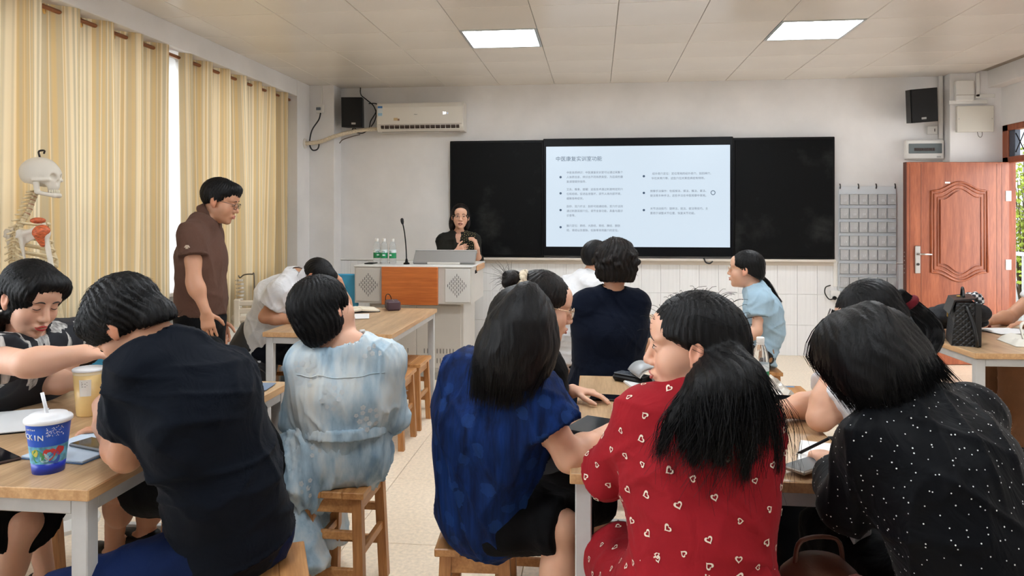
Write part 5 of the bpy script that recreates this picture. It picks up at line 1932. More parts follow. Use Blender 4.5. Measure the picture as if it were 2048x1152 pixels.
        F.cap(m0, m1, (.13, .085 + g), (.13, .085 + g), s.latp, .06, fb=True)
        v, q = F.mesh(h)
        v = relax(v, q, 1)
        v = folds(v, q, fold, .12, (1, 1, .5), 9)
        return s.part(name, v, q, mat, label=label)
    def shoes(s, mat, sole=None, low=True, label=None):
        J = s.J
        for c in 'LR':
            an = J['an' + c]
            to = unit(J.get('to' + c, V(0, 1, 0)) * V(1, 1, 0)); sd = np.cross(to, V(0, 0, 1))
            F = Field()
            zb = an[2] - .068
            F.cap(an * V(1, 1, 0) + V(0, 0, zb + .04) - to * .035, an * V(1, 1, 0) + V(0, 0, zb + .03) + to * .15, (.042, .045), (.046, .03), sd, .02)
            if low:
                F.ell(an * V(1, 1, 0) + V(0, 0, zb + .085) + to * .02, (.045, .05, .035), np.stack([sd, to, V(0, 0, 1)]), .015, 's')
            F.cut(V(0, 0, zb + .004), V(0, 0, -1))
            v, q = F.mesh(.011)
            s.part('shoe', relax(v, q, 1), q, mat, label=label)
    def collar(s, mat, r=.058, hgt=.035, name='collar', fold_over=True, tilt=0.0, depth=.9, lift=0.0):
        ax = unit(s.H(0, -.02, -.06) - s.J['nec'])
        fwd = s.R[1] * V(1, 1, 0)
        fwd = unit(np.cross(s.lat, ax)) * -1
        if np.dot(fwd, s.J.get('tf', s.R[1])) < 0:
            fwd = -fwd
        sd = unit(np.cross(ax, fwd))
        prof = [(r - .003, .0), (r - .001, hgt * .6), (r + .002, hgt), (r + .006, hgt + .002)]
        if fold_over:
            prof += [(r + .011, hgt * .7), (r + .020, -.002), (r + .017, -.006), (r + .008, hgt * .4)]
        n = 40
        vs, fs = [], []
        for j, (rr_, z) in enumerate(prof):
            for k in range(n + 1):
                a = PI / 2 + .16 + (2 * PI - .32) * k / n          # gap at the front
                front = max(0, math.sin(a))
                p = s.J['nec'] + ax * (z + lift - .028 * front) + (sd * math.cos(a) + fwd * math.sin(a) * depth) * rr_
                vs.append(p)
        for j in range(len(prof) - 1):
            for k in range(n):
                i = j * (n + 1) + k
                fs.append((i, i + 1, i + n + 2, i + n + 1))
        o = s.mb(MB().add(vs, fs), name, mat)
        return o
    # ---- hair
    def cap(s, thick=.014, line=(.085, .068, -.085, -.068), h=.006, extra=None, bulge=(0, 0, 0), drop=0.0, front=None, k=.02):
        """cap of hair; line = forehead y,z and nape y,z of the cutting plane"""
        F = Field(); q = s.hs; H = s.H
        t = thick
        F.ell(H(0 + bulge[0], -.018 + bulge[1], .033 + bulge[2]), ((.077 + t) * q, (.098 + t) * q, (.086 + t) * q), s.R, .02)
        if drop:
            F.ell(H(0, -.045, -.03), ((.070 + t) * q, (.066 + t) * q, drop * q), s.R, .03)
        if extra:
            extra(F)
        return F
    def cap_cut(s, F, line):
        y0, z0, y1, z1 = line
        p0, p1 = s.H(0, y0, z0), s.H(0, y1, z1)
        d = p1 - p0
        n = np.cross(s.R[0], unit(d))          # keeps above/behind
        if np.dot(n, s.R[2]) > 0:
            n = -n
        F.cut(p0, n)
        return F
    def hair_mesh(s, F, mat=None, h=.006, name='hair', amp=.003, wl=.03, label=None):
        mat = mat or HAIR
        s.hF = F
        v, q = F.mesh(h)
        v = relax(v, q, 1)
        loc = (v - s.hc) @ s.R.T
        n = normals(v, q)
        a = np.arctan2(loc[:, 0], -loc[:, 1])
        d = amp * (np.sin(a * 34 + 3 * np.sin(loc[:, 2] * 40)) + .6 * np.sin(a * 71 + 2 * np.sin(loc[:, 2] * 60 + 1)))
        v = v + n * d[:, None]
        o = s.part(name, v, q, mat, label=label)
        s.hv, s.hq = v, q
        return o
    def strands(s, lines, w, mat=None, name='hair_strands', parent=None):
        """lines (N,K,3), w (N,K)"""
        N, K, _ = lines.shape
        t = np.gradient(lines, axis=1)
        t /= np.linalg.norm(t, axis=2, keepdims=True) + 1e-12
        ref = unit(V(.31, .52, .79))
        n1 = np.cross(t, ref); n1 /= np.linalg.norm(n1, axis=2, keepdims=True) + 1e-9
        n2 = np.cross(t, n1)
        vs = np.empty((N, K, 3, 3))
        for j in range(3):
            a = 2 * PI * j / 3
            vs[:, :, j] = lines + (n1 * math.cos(a) + n2 * math.sin(a)) * w[:, :, None]
        base = (np.arange(N) * K * 3)[:, None, None] + (np.arange(K - 1) * 3)[None, :, None] + np.arange(3)[None, None, :]
        nx = (np.arange(N) * K * 3)[:, None, None] + (np.arange(K - 1) * 3)[None, :, None] + ((np.arange(3) + 1) % 3)[None, None, :]
        qd = np.stack([base, nx, nx + 3, base + 3], -1).reshape(-1, 4)
        o = s.part(name, vs.reshape(-1, 3), qd, mat or HAIR, parent=parent)
        o['kind'] = 'stuff'
        return o
    def short_strands(s, n, length, comb, lift=.25, w=.0011, mat=None, seed=1, parent=None, K=4, loose=.06):
        """short hairs lying over the cap mesh; comb(local positions) -> local direction"""
        r = np.random.RandomState(seed)
        n = int(n * 1.25); w *= .63
        nm = normals(s.hv, s.hq)
        idx = r.randint(0, len(s.hv), n)
        p = s.hv[idx]; nn = nm[idx]
        loc = (p - s.hc) @ s.R.T
        d = comb(loc) @ s.R
        d = d / (np.linalg.norm(d, axis=1, keepdims=True) + 1e-9) + r.normal(0, .12, d.shape)
        d = d - nn * np.sum(d * nn, 1, keepdims=True)
        d /= np.linalg.norm(d, axis=1, keepdims=True) + 1e-9
        L = length * r.uniform(.6, 1.2, n)
        ts = np.linspace(0, 1, K)
        lines = p[:, None, :] - nn[:, None, :] * .003 + d[:, None, :] * (L[:, None] * ts)[:, :, None] + nn[:, None, :] * ((L[:, None] * (lift * ts - .42 * ts ** 2))[:, :, None])
        dd = s.hF.at(lines[:, 1:].reshape(-1, 3)).reshape(n, K - 1).max(1)
        ok = (dd < .0055) | ((dd < .016) & (r.uniform(0, 1, n) < loose))
        lines = lines[ok]
        ww = w * (1 - .75 * ts)[None, :] * r.uniform(.7, 1.3, (len(lines), 1))
        return s.strands(lines, ww, mat, parent=parent)
    def sheet_strands(s, guides, n, w=.0012, mat=None, K=10, seed=2, wave=0.0, parent=None, jitter=.004, name='hair_strands', ends=(.9, 1.03)):
        """strands laid over a sheet of hair that runs through neighbouring guides"""
        r = np.random.RandomState(seed)
        n = int(n * 1.1); w *= .64
        C = np.array([spline(g[0], K) for g in guides])
        ts = np.linspace(0, 1, K)
        Rr = np.array([np.interp(ts, np.linspace(0, 1, len(g[1])), g[1]) for g in guides])
        u = r.uniform(-.25, len(guides) - .75, n)
        i = np.clip(np.floor(u).astype(int), 0, len(guides) - 2)
        f = (u - i)[:, None]
        ln_ = C[i] * (1 - f[:, :, None]) + C[i + 1] * f[:, :, None]
        rd = Rr[i] * (1 - f) + Rr[i + 1] * f
        t = np.gradient(ln_, axis=1); t /= np.linalg.norm(t, axis=2, keepdims=True) + 1e-12
        lat = C[i + 1] - C[i]
        lat /= np.linalg.norm(lat, axis=2, keepdims=True) + 1e-9
        out = np.cross(t, lat)
        toc = np.array([0, 0, 0]) + V(0, 0, EYE) - ln_.mean(1)
        sg = np.sign(np.sum(out.mean(1) * toc, 1))[:, None, None]
        out = out * sg
        out /= np.linalg.norm(out, axis=2, keepdims=True) + 1e-9
        ph = r.uniform(0, 6.28, (n, 1)); fr_ = r.uniform(5, 9, (n, 1))
        wv = wave * np.sin(ts[None] * fr_ + ph) * ts[None]
        ln_ = ln_ + out * (rd * r.uniform(.70, 1.04, (n, 1)))[:, :, None] + lat * wv[:, :, None]
        ln_ = ln_ + r.normal(0, jitter, (n, 1, 3)) * ts[None, :, None]
        e_ = r.uniform(*ends, n)
        ln_ = ln_[:, :1] + (ln_ - ln_[:, :1]) * (e_[:, None, None] * ts[None, :, None] + (1 - ts[None, :, None]))
        ww = w * r.uniform(.7, 1.3, (n, 1)) * (1 - .7 * ts[None, :] ** 3)
        return s.strands(ln_, ww, mat, name, parent)
    def long_strands(s, guides, n, w=.0016, mat=None, K=10, seed=2, wave=0.0, flat=1.0, parent=None, jitter=.004, name='hair_strands'):
        """guides: list of (points, radii) world polylines"""
        r = np.random.RandomState(seed)
        lines, ws = [], []
        n = int(n * 1.1); w *= .64
        per = max(1, n // len(guides))
        ts = np.linspace(0, 1, K)
        for pts, rad in guides:
            c = np.array(spline(pts, K))
            rd = np.interp(ts, np.linspace(0, 1, len(rad)), rad)
            t = np.gradient(c, axis=0); t /= np.linalg.norm(t, axis=1, keepdims=True) + 1e-9
            out = unit(c[K // 3] - s.hc)
            a1 = np.cross(t, out); a1 /= np.linalg.norm(a1, axis=1, keepdims=True) + 1e-9
            a2 = np.cross(t, a1)
            th = r.uniform(0, 2 * PI, per); rr_ = np.sqrt(r.uniform(.25, 1, per)) * 1.06
            o1 = (np.cos(th) * rr_)[:, None] * rd[None, :]; o2 = (np.sin(th) * rr_)[:, None] * rd[None, :] * flat
            ph = r.uniform(0, 6.28, (per, 1)); fr_ = r.uniform(5, 9, (per, 1))
            wv = wave * np.sin(ts[None, :] * fr_ + ph) * ts[None, :]
            ln_ = c[None] + a1[None] * (o1 + wv)[:, :, None] + a2[None] * o2[:, :, None]
            end = r.uniform(.86, 1.04, (per, 1))
            lines.append(ln_); ws.append(w * r.uniform(.7, 1.3, (per, 1)) * (1 - .7 * ts[None, :] ** 3))
        lines = np.concatenate(lines); ws = np.concatenate(ws)
        lines = lines + r.normal(0, jitter, (len(lines), 1, 3)) * ts[None, :, None]
        return s.strands(lines, ws, mat, name, parent)

def densify(guides, m=3):
    out = []
    for a, b in zip(guides[:-1], guides[1:]):
        for j in range(m):
            f = j / m
            out.append(([lerp(p, q, f) for p, q in zip(a[0], b[0])], [x * (1 - f) + y * f for x, y in zip(a[1], b[1])]))
    return out + [guides[-1]]

def make_locks(guides, n, seed, wave=.014, rad=(.006, .012, .013, .009, .003), K=9, ends=(.72, 1.1)):
    """loose wavy locks that run between neighbouring guides"""
    r = np.random.RandomState(seed)
    C = np.array([spline(g[0], K) for g in guides]); ts = np.linspace(0, 1, K)
    out = []
    for k in range(n):
        u = min((k + r.uniform(.1, .9)) / n * (len(guides) - 1), len(guides) - 1.001)
        i = int(u); f = u - i
        c = C[i] * (1 - f) + C[i + 1] * f
        lat = C[i + 1] - C[i]; lat /= np.linalg.norm(lat, axis=1, keepdims=True) + 1e-9
        c = c + lat * (wave * np.sin(ts * r.uniform(6, 10) + r.uniform(0, 6)) * ts ** 1.2)[:, None]
        t = np.gradient(c, axis=0); o = np.cross(t, lat); o /= np.linalg.norm(o, axis=1, keepdims=True) + 1e-9
        if np.dot(o.mean(0), V(0, 0, EYE) - c.mean(0)) < 0:
            o = -o
        c = c + o * (r.uniform(.0, .018) * ts)[:, None]
        e = r.uniform(*ends)
        c = c[0] + (c - c[0]) * (1 + (e - 1) * ts)[:, None]
        out.append((list(c), list(np.array(rad) * r.uniform(.8, 1.3))))
    return out

def guide_tubes(F, guides, k=.02, scale=.92, n=9, trim=1.0):
    for pts, rad in guides:
        c = spline(pts, 25)
        c = [c[int(round(i * 24 * trim / (n - 1)))] for i in range(n)]
        rd = np.interp(np.linspace(0, 1, n), np.linspace(0, 1, len(rad)), rad) * scale
        for i in range(n - 1):
            F.cap(c[i], c[i + 1], rd[i], rd[i + 1], None, k)

def decals(fig, v, q, polys, size, spacing, mat, name, seed=1, off=.0012, keep=None, tilt=.6, parent=None, nmax=400, rot=None):
    """flat printed motifs laid over a garment"""
    r = np.random.RandomState(seed)
    nm = normals(v, q)
    c = v[q].mean(1); n = nm[q].mean(1)
    order = r.permutation(len(c))
    ch = []
    for i in order:
        if keep is not None and not keep(c[i], n[i]):
            continue
        if ch and np.min(np.sum((np.array([c[j] for j in ch[-600:]]) - c[i]) ** 2, 1)) < spacing ** 2:
            continue
        ch.append(i)
        if len(ch) >= nmax:
            break
    m = MB()
    for i in ch:
        nn = unit(n[i])
        u = unit(np.cross(V(0, 0, 1), nn) + 1e-6); w_ = np.cross(nn, u)
        a = r.uniform(-tilt, tilt) if rot is None else rot(c[i])
        sz = size * r.uniform(.85, 1.15)
        for ring in polys:
            pts = []
            for x, y in ring['p']:
                xx, yy = (x * math.cos(a) - y * math.sin(a)) * sz, (x * math.sin(a) + y * math.cos(a)) * sz
                pts.append(c[i] + u * xx + w_ * yy + nn * off)
            m.add(pts, ring['f'])
    o = m.build(name, mat, parent or fig.root, False, origin=tuple(fig.base), fix=False)
    o['kind'] = 'stuff'
    return o
# ------------------------------------------------------------------ the people
def comb_back(l):                       # from the forehead over the crown
    return np.stack([l[:, 0] * .6, -np.ones(len(l)), -.6 + 0 * l[:, 2]], 1)
def comb_down(l):
    d = l - np.array([0, -.04, .13])
    d[:, 2] = -np.abs(d[:, 2]) - .03
    return d
def comb_fwd(l):
    d = l - np.array([0, -.075, .09])
    d[:, 2] = d[:, 2] * .6 - .01
    return d
def floor_ankle(k, x=0.0, y=0.0):
    return V(k[0] + x, k[1] + y, .075)
def W(x, y, z):
    return V(x, y, z)
PALE, MID, WARM = (216, 168, 142), (206, 158, 130), (194, 142, 112)

# ---- 1 man in the navy T-shirt
NAVY = cloth_mat('navy_jersey', (11, 16, 25), .85)
JEANS = cloth_mat('blue_denim', (14, 29, 66), .8, 300, .12)
k1, k2 = P(120, 1195, 1.95), P(372, 1045, 2.5)
f = Fig('man in navy T-shirt bent over the left table, back to the viewer', dict(
    pel=P(466, 1075, 2.1), wai=P(446, 965, 2.06), che=P(400, 810, 2.03), nec=P(322, 692, 2.03),
    hd=P(258, 650, 2.03), fwd=V(-.60, .10, -.72), up=V(-.62, .0, .72),
    shL=P(280, 746, 1.95), shR=P(450, 750, 2.2), elL=P(252, 912, 1.99), wrL=P(206, 850, 2.17), hL=V(-.35, .35, .6), nL=V(.2, .9, .1),
    elR=P(345, 905, 2.42), wrR=P(255, 872, 2.4), knL=k1, knR=k2, anL=floor_ankle(k1, .05), anR=floor_ankle(k2, -.03), toL=V(-1, .2, 0), toR=V(-.4, 1, 0),
    latp=V(.62, .78, 0)), 'm', (194, 142, 112), curlL=1.0, dims=dict(che=(.160, .122), wai=(.142, .112), pel=(.155, .12), top=(.12, .08)))
f.body()
f.face('closed')
f.top(NAVY, .013, .68, .028, .016, hem=(.012, (.182, .147)), neck=.060, neckz=.03, fold=.006, wl=.16, stretch=(1, 1, 1.5), name='t_shirt', h=.0075)
f.trousers(JEANS, .006, rise=.12)
f.shoes(BLACKP)
F = f.cap(.017, bulge=(0, .004, .006))
F.ell(f.H(0, .062, .078), (.062, .05, .045), f.R, .02)
F.ell(f.H(0, -.075, -.045), (.060, .048, .055), f.R, .02)
f.cap_cut(F, (.125, .045, -.115, -.095))
hm = f.hair_mesh(F, h=.005, amp=.0025)
f.short_strands(2600, .040, comb_fwd, .12, .0012, parent=hm)

# ---- 2 woman in black and white at the left edge
BWD = NT('black_white_print')
vv = BWD.coord((13, 13, 2.2))
nz = BWD.noise(1.0, vv, 2, .4)
fine_ = BWD.noise(60, BWD.coord((1, 1, .2)), 2)
msk = BWD.math('GREATER_THAN', nz, .56)
BWD.l(BWD.mix(msk, (20, 22, 30), BWD.ramp(fine_, [(.35, (130, 128, 126)), (.65, (206, 204, 200))])), BWD.b.inputs['Base Color'])
BWD.b.inputs['Roughness'].default_value = .85
BLACKC = cloth_mat('black_cotton', (9, 9, 11), .85)
k1, k2 = P(50, 1040, 2.38), P(60, 985, 2.75)
f = Fig('woman in black and white dress at the left edge reaching over the table', dict(
    pel=W(-2.26, 2.66, .555), wai=W(-2.20, 2.62, .74), che=W(-2.13, 2.58, .92), nec=P(32, 692, 2.66),
    hd=P(62, 598, 2.62), fwd=V(.90, -.30, -.40), up=V(.30, -.02, .95),
    shL=W(-2.02, 2.78, .985), shR=P(-25, 715, 2.44), elR=P(55, 728, 2.22), wrR=P(172, 707, 2.28), hR=V(.9, .3, -.05), nR=V(0, 0, -1),
    elL=P(100, 765, 2.80), wrL=P(178, 762, 2.72), hL=V(.8, -.1, -.1), nL=V(0, -.3, -1),
    knR=k1, knL=k2, anR=floor_ankle(k1, -.12, -.02), anL=floor_ankle(k2, .0, .08), toR=V(1, -.2, 0), toL=V(1, .2, 0), latp=V(.25, -.97, 0)), 'f', PALE,
    dims=dict(ua=(.046, .040), fa=(.040, .027)), curlR=.5, curlL=.7)
f.body(head_fine=.0036)
f.face('closed', LIPR, brow=1.0)
f.top(BWD.m, .014, .42, .026, .015, neck=.075, neckz=-.045, fold=.003, name='dress')
wb = Field().cap(lerp(f.J['wai'], f.J['pel'], .15), lerp(f.J['wai'], f.J['pel'], .45), (.156, .128), (.160, .132), f.latp, .01, fa=True, fb=True)
v, q = wb.mesh(.009)
f.part('waistband', v, q, cloth_mat('grey_weave', (150, 150, 150), .8, 200, .25))
f.skirt(BLACKC, .02, 1.05, .105)
f.shoes(BLACKP)
F = f.cap(.018, drop=.085)
F.ell(f.H(-.01, .045, .088), (.066, .055, .034), f.R, .02)
for sx in (-1, 1):
    F.ell(f.H(sx * .068, .050, .060), (.022, .036, .036), f.R, .02)
guide_tubes(F, [([f.H(-.06, -.05, .02), f.H(-.07, -.05, -.08), f.H(-.055, -.03, -.17)], [.03, .035, .02]), ([f.H(.06, -.055, .02), f.H(.07, -.060, -.08), f.H(.06, -.045, -.17)], [.03, .035, .02]), ([f.H(0, -.08, .02), f.H(0, -.085, -.08), f.H(0, -.07, -.17)], [.05, .05, .03])])
F.ell(f.H(-.005, .138, .018), (.064, .070, .070), f.R, .012, 's')
F.ell(f.H(0, .10, -.07), (.080, .085, .10), f.R, .01, 's')
F.ell(f.H(.105, -.005, -.025), (.04, .034, .045), f.R, .01, 's')
hm = f.hair_mesh(F, HAIR, .005, amp=.0016)
f.short_strands(1500, .06, comb_down, .0, .0010, HAIRB, parent=hm)
for sx in (-1, 1):
    f.mb(MB().ball(tuple(f.H(sx * .088, -.004, -.044)), .0042), 'earring', M('pearl', (236, 230, 220), .2))
nk = [lerp(f.J['nec'], f.hc, .12) + .062 * (math.cos(a) * f.lat * 1.05 + math.sin(a) * unit(f.R[1] * V(1, 1, 0))) - V(0, 0, .03 + .02 * max(0, math.sin(a))) for a in np.linspace(0, 2 * PI, 30, endpoint=False)]
f.mb(MB().tube(nk, .0012, 5, True), 'necklace', M('silver_chain', (190, 180, 166), .3, .8))

# ---- 3 hidden sitter whose legs show behind the navy man
k1, k2 = P(300, 985, 2.92), P(240, 972, 2.72)
f = Fig('person in black slumped behind the navy man, only legs and black shoes showing', dict(
    pel=W(-1.27, 2.50, .555), wai=W(-1.30, 2.50, .72), che=W(-1.39, 2.52, .865), nec=W(-1.53, 2.54, .955),
    hd=W(-1.63, 2.55, .93), fwd=V(-.5, 0, -.8), up=V(-.9, 0, .4), shL=W(-1.48, 2.40, .92), shR=W(-1.48, 2.66, .92),
    elL=W(-1.64, 2.40, .80), wrL=W(-1.75, 2.50, .785), elR=W(-1.66, 2.74, .80), wrR=W(-1.78, 2.62, .785), nL=V(0, 0, -1), nR=V(0, 0, -1),
    knR=k1, knL=k2, anR=P(290, 1062, 2.95), anL=P(226, 1098, 2.95), toR=V(-.9, .2, 0), toL=V(-.7, .4, 0), latp=V(.3, .95, 0)), 'f', WARM, finehand=False)
f.body(h=.014, head_fine=.009)
f.top(BLACKC, .012, .7, .02, neck=.06, name='blouse', h=.011)
f.skirt(BLACKC, .018, .8, .10, h=.012)
f.shoes(BLACKP)
F = f.cap(.016)
f.cap_cut(F, (.12, .05, -.115, -.07))
f.hair_mesh(F)

# ---- 4 man in the brown polo, standing
BROWN = cloth_mat('brown_pique', (92, 67, 57), .85, 500, .05, .25)
TRB = cloth_mat('black_trousers', (14, 14, 16), .8)
p0 = P(402, 655, 4.3)
kR, kL = V(p0[0] + .0, p0[1] - .09, .46), V(p0[0] + .03, p0[1] + .09, .46)
f = Fig('man in brown polo shirt standing by the curtain, looking down to the right', dict(
    pel=W(p0[0], p0[1], .86), wai=P(402, 590, 4.3), che=P(403, 515, 4.3), nec=P(411, 434, 4.3),
    hd=P(441, 403, 4.3), fwd=V(.91, .16, -.30), up=V(.28, .03, .95),
    shR=P(384, 470, 4.13), shL=P(420, 468, 4.47), elR=P(388, 563, 4.07), wrR=P(412, 624, 4.05), hR=V(.16, -.02, -.98), nR=V(-.3, .9, 0),
    elL=P(430, 570, 4.5), wrL=P(440, 640, 4.5), hL=V(.3, 0, -.95), nL=V(.2, -.95, 0),
    knR=kR, knL=kL, anR=V(kR[0] - .02, kR[1], .085), anL=V(kL[0], kL[1], .085), toR=V(1, -.1, 0), toL=V(1, .1, 0), latp=V(-.08, -.99, 0)), 'm', WARM,
    dims=dict(che=(.172, .118), wai=(.155, .112), pel=(.16, .114)), curlR=.4, thumbR=.9)
f.body(h=.012, head_fine=.0045)
f.face('closed')
f.top(BROWN, .012, .45, .024, .010, cut=[(V(0, 0, .878), V(0, 0, -1))], neck=.066, neckz=-.005, fold=.003, wl=.16, name='polo_shirt')
f.collar(BROWN, .066, .045, lift=.012)
sl0, sl1 = f.J['shR'], f.J['elR']
cf = Field().cap(lerp(sl0, sl1, .40), lerp(sl0, sl1, .465), .0785, .0785, None, .004, fa=True, fb=True)
v, q = cf.mesh(.007); f.part('sleeve_cuff', v, q, BROWN)
em = P(374, 493, 4.035)
f.mb(MB().prism([(-.016, -.006), (.016, -.006), (.006, .008), (-.006, .008)], 1, -.004, .004).prism([(-.008, -.013), (.008, -.013), (.004, -.006), (-.004, -.006)], 1, -.004, .004), 'sleeve_emblem', M('emblem_tan', (190, 170, 150), .7), False)
f.root.children[-1].location = tuple(em - f.base)
f.root.children[-1].data.transform(Matrix.Translation(Vector(f.base)))
f.trousers(TRB, .004, rise=.42)
f.shoes(BLACKP)
F = f.cap(.013, bulge=(0, .002, .006))
F.ell(f.H(0, .055, .088), (.058, .045, .038), f.R, .02)
f.cap_cut(F, (.125, .060, -.115, -.062))
for sx in (-1, 1):
    F.ell(f.H(sx * .085, .066, .02), (.03, .045, .045), f.R, .008, 's')
hm = f.hair_mesh(F, h=.005, amp=.0015)
f.short_strands(1500, .026, comb_fwd, .15, .0012, parent=hm)
f.glasses(GLF, (.021, .016), .0016, square=True)

# ---- 5 man in the white polo, writing
WHITEC = cloth_mat('white_cotton', (214, 214, 216), .85, 380, .03)
BLUEBL = cloth_mat('blue_black_trousers', (16, 18, 26), .8)
k1, k2 = P(648, 706, 4.95), P(652, 704, 5.25)
f = Fig('man in white polo shirt writing with head bent at the table', dict(
    pel=P(528, 692, 5.14), wai=P(532, 650, 5.1), che=P(556, 595, 5.05), nec=P(596, 552, 5.0),
    hd=P(634, 556, 5.0), fwd=V(.70, -.12, -.70), up=V(.68, .1, .72),
    shR=P(562, 582, 4.86), shL=P(588, 570, 5.2), elR=P(530, 634, 4.86), wrR=P(612, 643, 4.82), hR=V(.95, .15, -.1), nR=V(0, 0, -1),
    elL=P(694, 618, 5.22), wrL=P(676, 560, 5.15), hL=V(-.45, -.1, .85), nL=V(-.8, -.3, -.2),
    knR=k1, knL=k2, anR=floor_ankle(k1, -.02), anL=floor_ankle(k2, .02), toR=V(1, 0, 0), toL=V(1, 0, 0), latp=V(.1, -.99, 0)), 'm', WARM, finehand=False)
f.body(h=.012, head_fine=.0055)
f.face('closed')
f.top(WHITEC, .015, .60, .03, .012, hem=(.06, (.19, .15)), neck=.062, neckz=-.005, fold=.006, wl=.13, name='polo_shirt')
f.collar(WHITEC, .064, .045, lift=.012)
f.trousers(BLUEBL, .014)
f.shoes(BLACKP)
F = f.cap(.012)
F.ell(f.H(0, .055, .085), (.058, .045, .036), f.R, .02)
f.cap_cut(F, (.125, .062, -.115, -.055))
for sx in (-1, 1):
    F.ell(f.H(sx * .085, .066, .02), (.03, .045, .045), f.R, .008, 's')
hm = f.hair_mesh(F, h=.006, amp=.0012)
f.short_strands(1200, .018, comb_fwd, .2, .0012, parent=hm)
f.glasses(GLF, (.02, .016), .0012)

# ---- 6 woman in the pale floral dress
FLD = NT('pale_floral_chiffon')
n1 = FLD.noise(7, FLD.coord((1, 1, .35)), 5, .6); n2 = FLD.noise(3.2, FLD.coord((1, 1, 1)), 3)
c1 = FLD.ramp(n1, [(.34, (118, 146, 168)), (.46, (166, 188, 202)), (.56, (196, 206, 210)), (.70, (206, 204, 196))])
FLD.l(FLD.mix(FLD.math('MULTIPLY', FLD.math('MAXIMUM', FLD.math('SUBTRACT', n2, .5), 0), 2.2), c1, (150, 150, 142)), FLD.b.inputs['Base Color'])
FLD.b.inputs['Roughness'].default_value = .8
FLD.b.inputs['Specular IOR Level'].default_value = .15
FLD.bump(FLD.noise(40, FLD.coord((1, 1, .12)), 2), .35, .006)
PETAL = M('pale_petal', (196, 202, 204), .8)
k1, k2 = P(590, 985, 2.80), P(656, 975, 3.08)
f = Fig('woman with black bob in pale blue floral dress seen from behind', dict(
    pel=P(672, 898, 2.82), wai=P(686, 852, 2.78), che=P(690, 780, 2.76), nec=P(696, 682, 2.74),
    hd=P(652, 622, 2.74), fwd=V(.52, .82, .22), up=V(-.35, -.05, .93),
    shL=P(612, 722, 2.74), shR=P(770, 718, 2.78), elL=P(592, 842, 2.80), wrL=P(612, 862, 3.02), elR=P(786, 835, 2.84), wrR=P(735, 860, 3.04), hL=V(.3, .9, 0), hR=V(-.5, .85, 0), nL=V(.5, 0, -.8), nR=V(-.5, 0, -.8),
    knL=k1, knR=k2, anL=P(606, 1160, 2.66), anR=P(650, 1090, 3.06), toL=V(-.4, 1, 0), toR=V(-.1, 1, 0), latp=V(.98, .12, 0)), 'f', PALE,
    dims=dict(che=(.150, .105), pel=(.168, .12)), finehands='')
f.body()
def yoke(F):
    pass
f.top(FLD.m, .014, 0, .022, .006, neck=.066, neckz=.0, fold=.005, wl=.09, stretch=(1.6, 1.6, .35), forearm=.25, name='dress_top', h=.0075)
tv, tq = f.tv, f.tq
J = f.J
blossom = []
for k in range(5):
    a = 2 * PI * k / 5
    cx, cy = .55 * math.cos(a), .55 * math.sin(a)
    blossom.append(dict(p=[(cx + .46 * math.cos(b), cy + .46 * math.sin(b)) for b in np.linspace(0, 2 * PI, 7, endpoint=False)], f=[tuple(range(7))]))
patches = [V(*(P(x, y, 2.66))) for x, y in ((748, 700), (668, 790), (735, 840), (610, 745))]
decals(f, tv, tq, blossom, .0095, .021, PETAL, 'blossom_print', 4, .0015, keep=lambda c, n: n[1] < .25 and min(np.linalg.norm(c - p) for p in patches) < .05)
sk = Field()
sk.cap(J['wai'], J['pel'], (.150, .118), (.19, .135), f.latp, .03)
sk.cap(J['pel'] + V(-.05, .03, .02), J['pel'] + V(-.13, -.07, -.15), (.16, .15), (.11, .12), f.latp, .04, fb=True)
for c in 'LR':
    sk.cap(f.hip(c), lerp(f.hip(c), J['kn' + c], 1.05), .115, .11, None, .08, fb=True)
v, q = sk.mesh(.009); v = relax(v, q, 1); v = folds(v, q, .007, .10, (1.5, 1.5, .3), 31)
sko = f.part('dress_skirt', v, q, FLD.m)
patches2 = [P(x, y, 2.62) for x, y in ((612, 985), (740, 935), (620, 905))]
decals(f, v, q, blossom, .0095, .022, PETAL, 'blossom_print', 6, .0015, keep=lambda c, n: n[1] < .3 and min(np.linalg.norm(c - p) for p in patches2) < .055)
bt = Field().cap(J['wai'] + V(0, 0, .02), J['wai'] + V(0, 0, -.022), (.166, .134), (.170, .138), f.latp, .006, fa=True, fb=True)
v, q = bt.mesh(.007); v = folds(v, q, .003, .03, (2, 2, .3), 2)
f.part('waist_tie', v, q, FLD.m)
f.trousers(FLD.m, .016, flare=.045, ank=.94, fold=.006, name='wide_trousers')
# yoke seam
ys = []
for a in np.linspace(-1.25, 1.25, 26):
    p = lerp(J['che'], J['nec'], .42) + f.lat * math.sin(a) * .165 + np.cross(f.lat, V(0, 0, 1)) * -.0 + V(0, -1, 0) * math.cos(a) * .126
    d2 = np.sum((tv - p) ** 2, 1)
    ys.append(tv[np.argmin(d2)] + V(0, -.002, 0))
f.mb(MB().tube(spline(ys[::3], 40), .0018, 6), 'yoke_seam', FLD.m)
f.shoes(M('shoe_cream', (206, 198, 186), .5))
F = f.cap(.020, drop=.078, bulge=(0, -.004, .004))
F.ell(f.H(0, -.055, -.075), (.066, .05, .05), f.R, .03)
F.ell(f.H(0, .135, -.02), (.085, .078, .10), f.R, .012, 's')
F.ell(f.H(.10, .03, -.03), (.035, .042, .05), f.R, .012, 's')
F.ell(f.H(-.10, .03, -.03), (.035, .042, .05), f.R, .012, 's')
f.cap_cut(F, (.16, -.05, -.16, -.125))
hm = f.hair_mesh(F, h=.005, amp=.0022)
f.short_strands(2600, .075, comb_down, .04, .0013, parent=hm)

